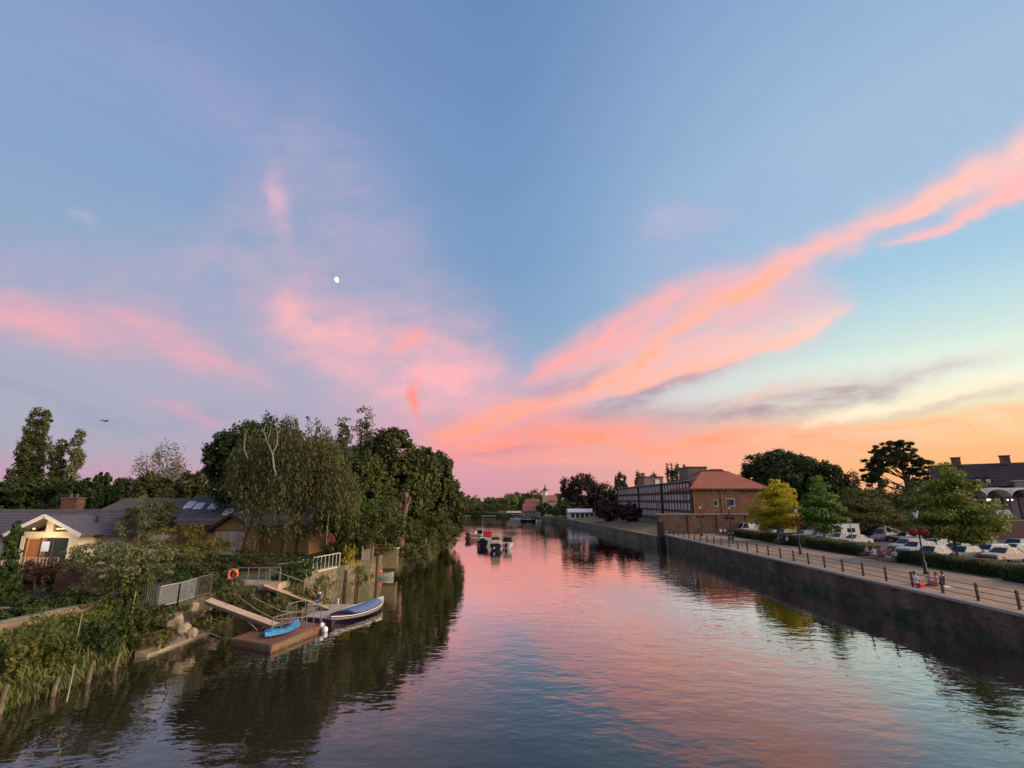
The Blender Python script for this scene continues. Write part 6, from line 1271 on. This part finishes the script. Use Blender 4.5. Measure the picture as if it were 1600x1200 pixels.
for lb, u, vt, w_, Y, kind, m, n, lf in [
 ('far dark tree at the left of the distant row', 714, 776, 40, 285, 'round', LFD, 2500, .8), ('far tree top second from the left in the distant row', 734, 774, 34, 300, 'round', LFD, 2500, .8), ('far low green tree by the short landing stage', 728, 785, 44, 280, 'wide', LF, 2500, .8),
 ('far broad green tree above the long landing stage', 752, 783, 42, 284, 'wide', LF, 3000, .8), ('far dark tree peeping over the long landing stage', 765, 777, 26, 310, 'round', LFD, 2200, .8), ('far green tree left of the pale willow', 776, 778, 34, 300, 'round', LF, 2800, .8),
 ('pale far willow beside the white boathouse', 796, 772, 26, 275, 'round', LFW, 3200, .7), ('far dark tree between the pale willow and the red roofs', 815, 777, 24, 290, 'round', LFD, 2400, .8), ('far dark tree left of the lantern tower', 822, 772, 20, 280, 'round', LFD, 2200, .8),
 ('far brownish tree leaning beside the lantern tower', 840, 766, 26, 262, 'round', LO, 2400, .7), ('dark bush right of the steep gabled house', 851, 786, 24, 206, 'round', LFD, 2600, .6), ('green shrub by the moored white boat', 868, 792, 26, 200, 'bush', LF, 2600, .55),
 ('yellow green shrub left of the white boat shed', 888, 781, 42, 200, 'round', LF, 3600, .6), ('small dark tree left of the copper beech', 886, 764, 26, 214, 'round', LFD, 3000, .7), ('great dark copper beech above the boat shed', 909, 742, 62, 206, 'round', LCB, 9000, .8),
 ('dark tree at the right shoulder of the copper beech', 940, 768, 40, 206, 'wide', LCB, 4500, .8), ('purple hedge mass between the shed and the long building', 948, 781, 42, 150, 'bush', LPU, 5000, .55), ('round purple bush in front of the long building', 986, 787, 34, 138, 'round', LPU, 4500, .5),
 ('domed dark tree behind the far end of the long building', 968, 740, 24, 215, 'round', LFD, 4000, .8), ('dark wide tree below the domed one', 958, 756, 50, 212, 'wide', LFD, 4500, .8), ('dark tree left of the tan block', 1002, 739, 24, 222, 'round', LFD, 3500, .8),
 ('dark tree behind the tan block', 1027, 741, 26, 225, 'round', LCB, 3500, .8), ('tall dark tree right of the tan block', 1056, 726, 34, 200, 'round', LFD, 5000, .75)]:
    treepx('far_tree' if Y > 195 else 'purple_bush', lb, 'tree' if Y > 195 else 'bush', u, vt, w_, Y, .3 if Y > 240 or m is LPU else 1.0, kind, m, n, lf, z0=1.7 if Y > 195 else 2.4, cr=.2)
rg = np.random.default_rng(3); n = 16000; a = rg.uniform(-1, 1, n); P = np.stack([a * 620, 330 + rg.uniform(0, 60, n), 1.7 + rg.uniform(0, 1, n) ** .7 * (9 + 2.5 * np.sin(a * 41) + 2 * np.sin(a * 97 + 1))], 1)
tag(link('woodland', leaf_mesh('woodland', P, rg.normal(size=(n, 3)) + np.array([0, -.6, .4]), 3.2, LFD, rg, .8)), 'dark far off woodland closing the river', None, None, 'stuff')
# ---------------------------------------------------------------- boats in the middle of the river
def boat(label, u, v, L_, B_, H_, hullm, rz, sheer=.3, nm='moored_boat', decks=None):
    x, y = G(u, v, 0); t = thing(nm, label, 'boat', (x, y, -.15), R(rz), 'boats moored in midstream' if y < 150 else 'boats moored at the far bank'); MB().loft(hull(L_, B_, H_, sheer, .7, keel=.1)).build('hull', hullm, t, True, world=False)
    rgk = hull(L_, B_, H_, sheer, .7, keel=.1); mb = MB(); mb.loft([[(r[0][0], r[0][1] * .97, r[0][2] + .01), (r[0][0], 0, r[0][2] + .05), (r[6][0], r[6][1] * .97, r[6][2] + .01)] for r in rgk], False); mb.build('deck', decks or WHITE, t, False, world=False)
    mb = MB()
    for sg in (0, 6): mb.tube([(r[sg][0], r[sg][1], r[sg][2]) for r in rgk], .05, 5)
    mb.build('gunwale', decks or WHITE, t, False, world=False)
    return t
BH = mat('black_hull', (.012, .011, .013), rough=.4); WH = mat('white_hull', (.62, .55, .52), rough=.35); RC = mat('red_canopy', (.42, .02, .03), (.5, .035, .045), sc=2, rough=.7); CC = mat('cream_cabin', (.58, .46, .36), rough=.6); BRW = mat('brown_hull', (.16, .05, .04), (.2, .08, .06), sc=2, rough=.5)
def cabin(t, x0, x1, w0, w1, z0, z1, m, nm='cabin', sl=.35, win=True):
    MB().loft([[(x0, -w0, z0), (x1, -w0, z0), (x1, w0, z0), (x0, w0, z0)], [(x0 + sl, -w1, z1), (x1 - sl * .4, -w1, z1), (x1 - sl * .4, w1, z1), (x0 + sl, w1, z1)]]).build(nm, m, t, world=False)
    if win:
        for s_ in (-1, 1): MB().loft([[(x0 + .4, s_ * (w0 * .75 + w1 * .25 + .015), z0 + (z1 - z0) * .45), (x1 - .3, s_ * (w0 * .75 + w1 * .25 + .015), z0 + (z1 - z0) * .45), (x1 - .4, s_ * (w1 * .9 + w0 * .1 + .015), z0 + (z1 - z0) * .85), (x0 + .55, s_ * (w1 * .9 + w0 * .1 + .015), z0 + (z1 - z0) * .85)], [(x0 + .4, s_ * (w0 * .7 + w1 * .3), z0 + (z1 - z0) * .45), (x1 - .3, s_ * (w0 * .7 + w1 * .3), z0 + (z1 - z0) * .45), (x1 - .4, s_ * w1 * .9, z0 + (z1 - z0) * .85), (x0 + .55, s_ * w1 * .9, z0 + (z1 - z0) * .85)]]).build('window', CGL, t, world=False)
        a0, a1 = .35, .85; MB().loft([[(x0 + sl * a - .03 - o_, k * (w0 + (w1 - w0) * a) * .8, z0 + (z1 - z0) * a) for k, a in ((-1, a0), (1, a0), (1, a1), (-1, a1))] for o_ in (0, .03)]).build('window', CGL, t, world=False)
        MB().box(x1 - .02, x1 + .03, -w1 * .8, w1 * .8, z0 + (z1 - z0) * .5, z0 + (z1 - z0) * .85).build('window', CGL, t, world=False)
# these lie bows upstream, sterns to the bridge
t = boat('black hulled tug shaped boat at the left of the midstream cluster', 754, 854, 5.6, 2.1, 1.15, BH, 95, .35, decks=mat('tug_deck', (.30, .26, .24))); cabin(t, -.3, 1.2, .7, .55, 1.1, 1.75, WH)
MB().lathe([(.28, 0), (.36, .06), (.28, .12)], (-2.6, 0, .8), 10).build('tyre_fender', TYRE, t, world=False)
t = boat('white cruiser under a bright red canopy in the midstream cluster', 763, 849, 7.0, 2.4, 1.1, WH, 92, .4); cabin(t, -.2, 2.3, .95, .8, 1.15, 2.3, WH)
MB().loft([[(-2.8, yk, 1.25 + zk) for yk, zk in ((-1.1, .1), (-1.0, .95), (-.5, 1.3), (.5, 1.3), (1.0, .95), (1.1, .1))], [(.1, yk, 1.25 + zk) for yk, zk in ((-1.1, .1), (-1.0, 1.05), (-.5, 1.45), (.5, 1.45), (1.0, 1.05), (1.1, .1))]]).build('canopy', RC, t, world=False)
t = boat('black hulled cream cabin boat in the middle of the cluster', 775, 858, 6.4, 2.1, 1.0, BH, 90, .35, decks=CC); cabin(t, -2.4, 1.8, .92, .75, 1.0, 2.55, CC); MB().box(-2.45, -2.38, -.75, .75, 1.1, 1.9).build('stern_panel', CC, t, world=False); MB().ell((-3.25, .25, .6), (.1, .16, .16)).build('fender', WHITE, t, True, world=False); MB().box(-2.2, 1.5, -.8, .8, 2.55, 2.68).build('cabin_roof', mat('tan_canvas', (.45, .33, .22)), t, world=False)
t = boat('white speedboat with a dark windscreen frame at the right of the cluster', 793, 855, 5.2, 2.1, .95, WH, 86, .3)
MB().loft([[(.2, -.95, .95), (.35, -.95, .95), (.35, .95, .95), (.2, .95, .95)], [(-.35, -.75, 1.95), (-.25, -.75, 1.95), (-.25, .75, 1.95), (-.35, .75, 1.95)]]).build('windscreen', CGL, t, world=False)
for s_ in (-1, 1): MB().tube([(-2.2, s_ * .95, .95), (-.9, s_ * .78, 2.1), (-.3, s_ * .76, 2.15)], .05).build('arch', mat('navy_tube', (.03, .03, .07), rough=.5), t, world=False)
MB().box(-1.0, -.2, -.8, .8, 2.1, 2.2).build('bimini', MATS['navy_tube'], t, world=False); MB().obox((-2.7, 0, .7), (.4, .4, .8), 0, .08).build('outboard', BH, t, world=False)
t = boat('low brown open boat at the far left of the cluster by the trees', 739, 845, 5.5, 1.7, .75, BRW, 70, .3, decks=mat('brown_deck', (.35, .2, .17)))
t = boat('second brown open boat just behind the first', 741, 838, 5.5, 1.7, .75, BRW, 60, .3, decks=CC); cabin(t, -.8, 1.0, .6, .5, .7, 1.3, mat('tan_canvas', (.45, .33, .22)), win=False)
t = boat('grey fishing boat with an upright wheelhouse behind the tug', 750, 843, 5.0, 1.9, .9, mat('grey_hull', (.2, .18, .17), rough=.5), 85, .3); cabin(t, -.6, .9, .65, .55, .9, 2.4, mat('tan_house', (.34, .28, .22)))
for i, (u, v, L_, c_, rz) in enumerate([(848, 816, 5.5, WH, 20), (806, 813, 5, WH, 10), (815, 814, 7, WH, 0), (825, 815, 6, BH, 5), (880, 813, 6, WH, 30), (836, 812, 6, WH, 0), (798, 808, 6, BRW, 0)]):
    t = boat(['small white boat alone off the far bank', 'white dinghy left end of the far mooring', 'longer white launch at the far mooring', 'black hulled boat right of the white launch', 'white boat close under the end of the quay wall', 'white boat under the red roofed house', 'brown boat below the far boathouse'][i], u, v, L_, 2, .9, c_, rz, .25); cabin(t, -.8, 1.2, .7, .6, .85, 1.6, WH if c_ is not WH else CC)
# ---------------------------------------------------------------- moon and bird
d = Vector(ray(526, 437)).normalized(); mp = Vector((0, 0, EYE)) + d * 2500
mm = MB().ell((0, 0, 0), (9.5, 9.5, 13), 20, 12); o = mm.build('moon', mat('moon_surface', (.8, .75, .65), emit=((1, .95, .78), 1.15)), None, True); o.location = mp; o.rotation_euler = (0, R(-18), R(40)); tag(o, 'small pale gibbous moon in the left half of the sky', 'moon')
d = Vector(ray(164, 658)).normalized(); bp_ = Vector((0, 0, EYE)) + d * 90
mb = MB(); mb.ell((0, 0, 0), (.11, .34, .1), 8, 6)
for s_ in (-1, 1): mb.loft([[(s_ * .05, .16, .05), (s_ * .05, -.12, .05), (s_ * .05, -.12, .02), (s_ * .05, .16, .02)], [(s_ * .38, .14, .2), (s_ * .38, -.1, .2), (s_ * .38, -.1, .18), (s_ * .38, .14, .18)], [(s_ * .72, -.02, .06), (s_ * .72, -.12, .06), (s_ * .72, -.12, .05), (s_ * .72, -.02, .05)]])
mb.extr([(-.05, -.3, .02), (.05, -.3, .02), (.12, -.52, .02), (-.12, -.52, .02)], (0, 0, .02)); mb.ell((0, .38, .03), (.07, .1, .07), 6, 5)
o = mb.build('bird', mat('bird_dark', (.03, .03, .035)), None, True); o.location = bp_; tag(o, 'small dark bird flying above the poplars', 'bird')
# ================================================================ PEOPLE, TABLES
def skeleton(pose):
    """joints in metres: x right, y forward (the way the person faces), z up; radius per joint; bone group names"""
    V = []; Ed = []; Rd = []; Gp = []
    def j(p, r, g, parent=None): V.append(Vector(p)); Rd.append(r); Gp.append(g); (Ed.append((parent, len(V) - 1)) if parent is not None else None); return len(V) - 1
    hip = {'stand': .93, 'walk': .92, 'sit': .50, 'floor': .13}[pose]; lean = {'stand': 0, 'walk': .04, 'sit': .05, 'floor': -.06}[pose]
    pel = j((0, 0, hip), .15, 'legs'); w_ = j((0, lean * .3, hip + .14), .135, 'top', pel); ch = j((0, lean * .8, hip + .36), .16, 'top', w_); nk0 = j((0, lean, hip + .50), .09, 'top', ch); nk = j((0, lean + .01, hip + .57), .052, 'skin', nk0)
    h0 = j((0, lean + .03, hip + .65), .085, 'skin', nk); h1 = j((0, lean + .035, hip + .74), .098, 'head', h0); j((0, lean + .03, hip + .81), .07, 'head', h1); j((0, lean + .135, hip + .69), .02, 'skin', h0)
    for s in (-1, 1):
        sh = j((s * .17, lean, hip + .46), .07, 'top', nk0)
        if pose in ('stand', 'walk'): el, wr = (s * .23, lean - .02 + (.1 * s if pose == 'walk' else 0), hip + .18), (s * .24, lean + .06 + (.2 * s if pose == 'walk' else 0), hip - .05)
        elif pose == 'sit': el, wr = (s * .24, lean + .10, hip + .22), (s * .15, lean + .33, hip + .22)
        else: el, wr = (s * .25, lean + .02, hip + .24), (s * .16, lean + .26, hip + .16)
        e = j(el, .045, 'top', sh); k = j(tuple(Vector(el).lerp(Vector(wr), .5)), .04, 'skin', e); w2 = j(wr, .03, 'skin', k); d = (Vector(wr) - Vector(el)).normalized(); pa = j(tuple(Vector(wr) + d * .06), .034, 'skin', w2)
        side = Vector((0, 1, 0)) if abs(d.y) < .8 else Vector((1, 0, 0))
        for q_ in range(4): f0 = j(tuple(Vector(wr) + d * .10 + side * (q_ - 1.5) * .021), .010, 'skin', pa); j(tuple(Vector(wr) + d * (.15 + .012 * (1.5 - abs(q_ - 1.3))) + side * (q_ - 1.5) * .024 - Vector((0, 0, .012))), .008, 'skin', f0)
        j(tuple(Vector(wr) + d * .06 + side * .055 + Vector((0, 0, .01))), .010, 'skin', w2)
        hp = j((s * .10, 0, hip - .02), .115, 'legs', pel)
        if pose == 'stand': kn, an = (s * .11, .02, .49), (s * .11, 0, .09)
        elif pose == 'walk': kn, an = (s * .10, .16 * s, .49), (s * .10, .24 * s - .04, .11 if s > 0 else .15)
        elif pose == 'sit': kn, an = (s * .14, .44, .50), (s * .15, .42, .09)
        else: kn, an = (s * .20, .36, .34 if s > 0 else .16), (s * .08, .52, .08)
        m = j(tuple(Vector((s * .10, 0, hip - .02)).lerp(Vector(kn), .5)), .085, 'legs', hp); k_ = j(kn, .058, 'legs', m); c_ = j(tuple(Vector(kn).lerp(Vector(an), .4)), .056, 'legs', k_); a_ = j(an, .038, 'shin', c_); j((an[0], an[1] + .15, an[2] - .05), .03, 'shoe', a_)
    return V, Ed, Rd, Gp
BODY = {}
def body_mesh(pose):
    if pose in BODY: return BODY[pose]
    V, Ed, Rd, Gp = skeleton(pose); me = bpy.data.meshes.new('skel'); me.from_pydata([tuple(v) for v in V], Ed, []); o = bpy.data.objects.new('skel', me); col.objects.link(o)
    sk = o.modifiers.new('s', 'SKIN'); 
    if not me.skin_vertices: me.skin_vertices.new()
    for i, r in enumerate(Rd): me.skin_vertices[0].data[i].radius = (r, r); me.skin_vertices[0].data[i].use_root = i == 0
    o.modifiers.new('d', 'SUBSURF').levels = 1
    dg = bpy.context.evaluated_depsgraph_get(); dg.update(); nm = bpy.data.meshes.new_from_object(o.evaluated_get(dg)); nm.name = 'body'
    bpy.data.objects.remove(o); nm.materials.clear(); order = ['skin', 'top', 'legs', 'shoe']
    for k in order: nm.materials.append(BLK)
    segs = [(V[a], V[b], Gp[b]) for a, b in Ed]; idx = []
    for p in nm.polygons:
        c = p.center; best = (1e9, 'skin')
        for a, b, g in segs:
            ab = b - a; t = max(0, min(1, (c - a).dot(ab) / ab.length_squared)); d = (c - (a + ab * t)).length
            if d < best[0]: best = (d, g)
        idx.append(order.index({'head': 'skin', 'shin': 'legs'}.get(best[1], best[1])))
    nm.polygons.foreach_set('material_index', idx); nm.polygons.foreach_set('use_smooth', [True] * len(idx))
    hd = V[[i for i, g in enumerate(Gp) if g == 'head'][0]]; hr_ = MB().ell((0, -.022, .025), (.108, .112, .115), 10, 7)
    hr_.v = [v if not (v[1] > .05 and v[2] < .05) else (v[0] * .8, .03, v[2]) for v in hr_.v]
    BODY[pose] = (nm, tuple(hd), hr_.mesh('hair', BLK, True)); return BODY[pose]
SK = mat('skin', (.45, .26, .18), rough=.6); HB = mat('hair_dark', (.03, .02, .015), rough=.7); HF = mat('hair_fair', (.28, .18, .09), rough=.7)
CL = dict(white=(.75, .71, .70), red=(.50, .05, .05), black=(.025, .025, .03), green=(.03, .06, .035), navy=(.03, .04, .09), grey=(.2, .2, .2), pink=(.55, .28, .28), denim=(.08, .11, .2), tan=(.35, .26, .18))
def cl(k): return mat('cloth_' + k, CL[k], rough=.85)
def person(label, pose, x, y, z, rz, top, legs, hair=HB, group=None, seat_fix=0.0):
    nm, hd, hm = body_mesh(pose); t = thing('person', label, 'person', (x, y, z + seat_fix), R(rz), group); b = link('body', nm, t)
    for i, m in enumerate((SK, cl(top), cl(legs), cl('black'))): b.material_slots[i].link = 'OBJECT'; b.material_slots[i].material = m
    h_ = link('hair', hm, t, hd); paint(h_, hair)
    f = MB()
    for s in (-1, 1): f.ell((s * .035, .093, .0), (.012, .008, .008), 6, 4)
    e = f.mesh('eyes', HB); link('eyes', e, t, hd); link('mouth', MB().ell((0, .093, -.062), (.024, .008, .006), 6, 4).mesh('mouth', mat('lips', (.35, .12, .1))), t, hd)
    for s in (-1, 1): link('ear', MB().ell((s * .1, 0, -.01), (.015, .025, .034), 6, 4).mesh('ear', SK), t, hd)
    return t
# four sitting on the edge of the promenade
for u, v, tp, lg_, rz, hr, lb in [(1432, 914, 'white', 'white', -60, HB, 'person in white sitting alone cross legged by the fence'), (1455, 914, 'pink', 'tan', 150, HF, 'person in pink sitting behind the red bag'), (1464, 916, 'pink', 'red', 60, HB, 'person in pink and red sitting nearest the river in the fence group'), (1474, 914, 'navy', 'black', 30, HB, 'dark dressed person at the right of the group on the ground')]:
    x, y = G(u, v, 2.2); x = max(x, 29.95); person(lb, 'floor', x, y, 2.2, rz, tp, lg_, hr, 'people sitting on the promenade edge')
x, y = G(1462, 917, 2.25); t = thing('shopping_bag', 'red bag on the ground among the people by the fence', 'bag', (29.9, y, 2.2)); MB().obox((29.9, y, 2.36), (.5, .3, .32), .3, .06).build('bag', cl('red'), t); MB().tube([(29.8, y, 2.5), (29.9, y, 2.66), (30.0, y, 2.5)], .015).build('handle', cl('red'), t)
x, y = G(1479, 917, 2.2); tag(MB().obox((max(x, 29.95), y, 2.23), (.7, .42, .05), .2, .01).build('towel', cl('white')), 'white cloth spread on the paving beside the seated group', 'cloth')
# walkers
for u, v, tp, lg_, rz, lb in [(1140, 849, 'green', 'denim', 170, 'walker in dark green by the far hedge'), (1146, 850, 'black', 'black', 160, 'walker in black beside the one in green')]:
    x, y = G(u, v, 2.2); person(lb, 'walk', x, y, 2.2, rz, tp, lg_)
# picnic tables and benches
TW = mat('table_wood', (.20, .12, .08), (.28, .18, .12), sc=3, rough=.8)
def picnic(label, x, y, rz):
    t = thing('picnic_table', label, 'picnic table', (x, y, 2.2), R(rz), 'picnic tables beside the hedge')
    for i in range(4): MB().box(-.9, .9, -.36 + i * .185, -.2 + i * .185, .70, .74).build('table_board', TW, t, world=False)
    for s in (-1, 1):
        MB().box(-.9, .9, s * .72 - .13, s * .72 + .13, .42, .46).build('seat', TW, t, world=False)
        MB().bar((s * .65, -.82, .39), (s * .65, .82, .39), .05, .08).build('brace', TW, t, world=False)
        for k in (-1, 1): MB().bar((s * .65, k * .25, .69), (s * .65, k * .62, 0), .05, .08).build('leg', TW, t, world=False)
    return t
def group(u, v, dress, rz0, tl, names):
    x, y = G(u, v, 2.2); picnic(tl, x, y, rz0); c, s = math.cos(R(rz0)), math.sin(R(rz0))
    for (ox, sd, tp, lg_, hr), lb in zip(dress, names):
        lx, ly = ox, sd * .72; person(lb, 'sit', x + lx * c - ly * s, y + lx * s + ly * c, 2.2, rz0 + (180 if sd > 0 else 0), tp, lg_, hr, None, -.02)
group(1364, 872, [(-.45, -1, 'white', 'white', HF), (.3, -1, 'red', 'black', HB), (0, 1, 'tan', 'denim', HB)], 12, 'picnic table left of the pair beside the hedge gap', ['person in white at the left picnic table', 'person in red at the left picnic table', 'person in tan on the far side of the left picnic table'])
group(1387, 877, [(-.4, -1, 'red', 'white', HB), (.4, -1, 'white', 'black', HF), (-.1, 1, 'red', 'denim', HB)], 10, 'picnic table right of the pair beside the hedge gap', ['person in red at the near side of the right picnic table', 'person in white at the right picnic table', 'person in red on the far side of the right picnic table'])
group(1222, 851, [(-.4, -1, 'black', 'black', HB), (.45, -1, 'white', 'denim', HF), (0, 1, 'grey', 'black', HB)], 8, 'picnic table below the golden tree', ['person in black at the picnic table below the golden tree', 'person in white at the picnic table below the golden tree', 'person in grey at the picnic table below the golden tree'])
group(1127, 836, [(-.4, -1, 'white', 'tan', HF), (.4, -1, 'white', 'black', HB), (.1, 1, 'grey', 'denim', HB)], 5, 'picnic table by the boundary wall', ['fair haired person in white at the table by the boundary wall', 'dark haired person in white at the table by the boundary wall', 'person in grey at the table by the boundary wall'])
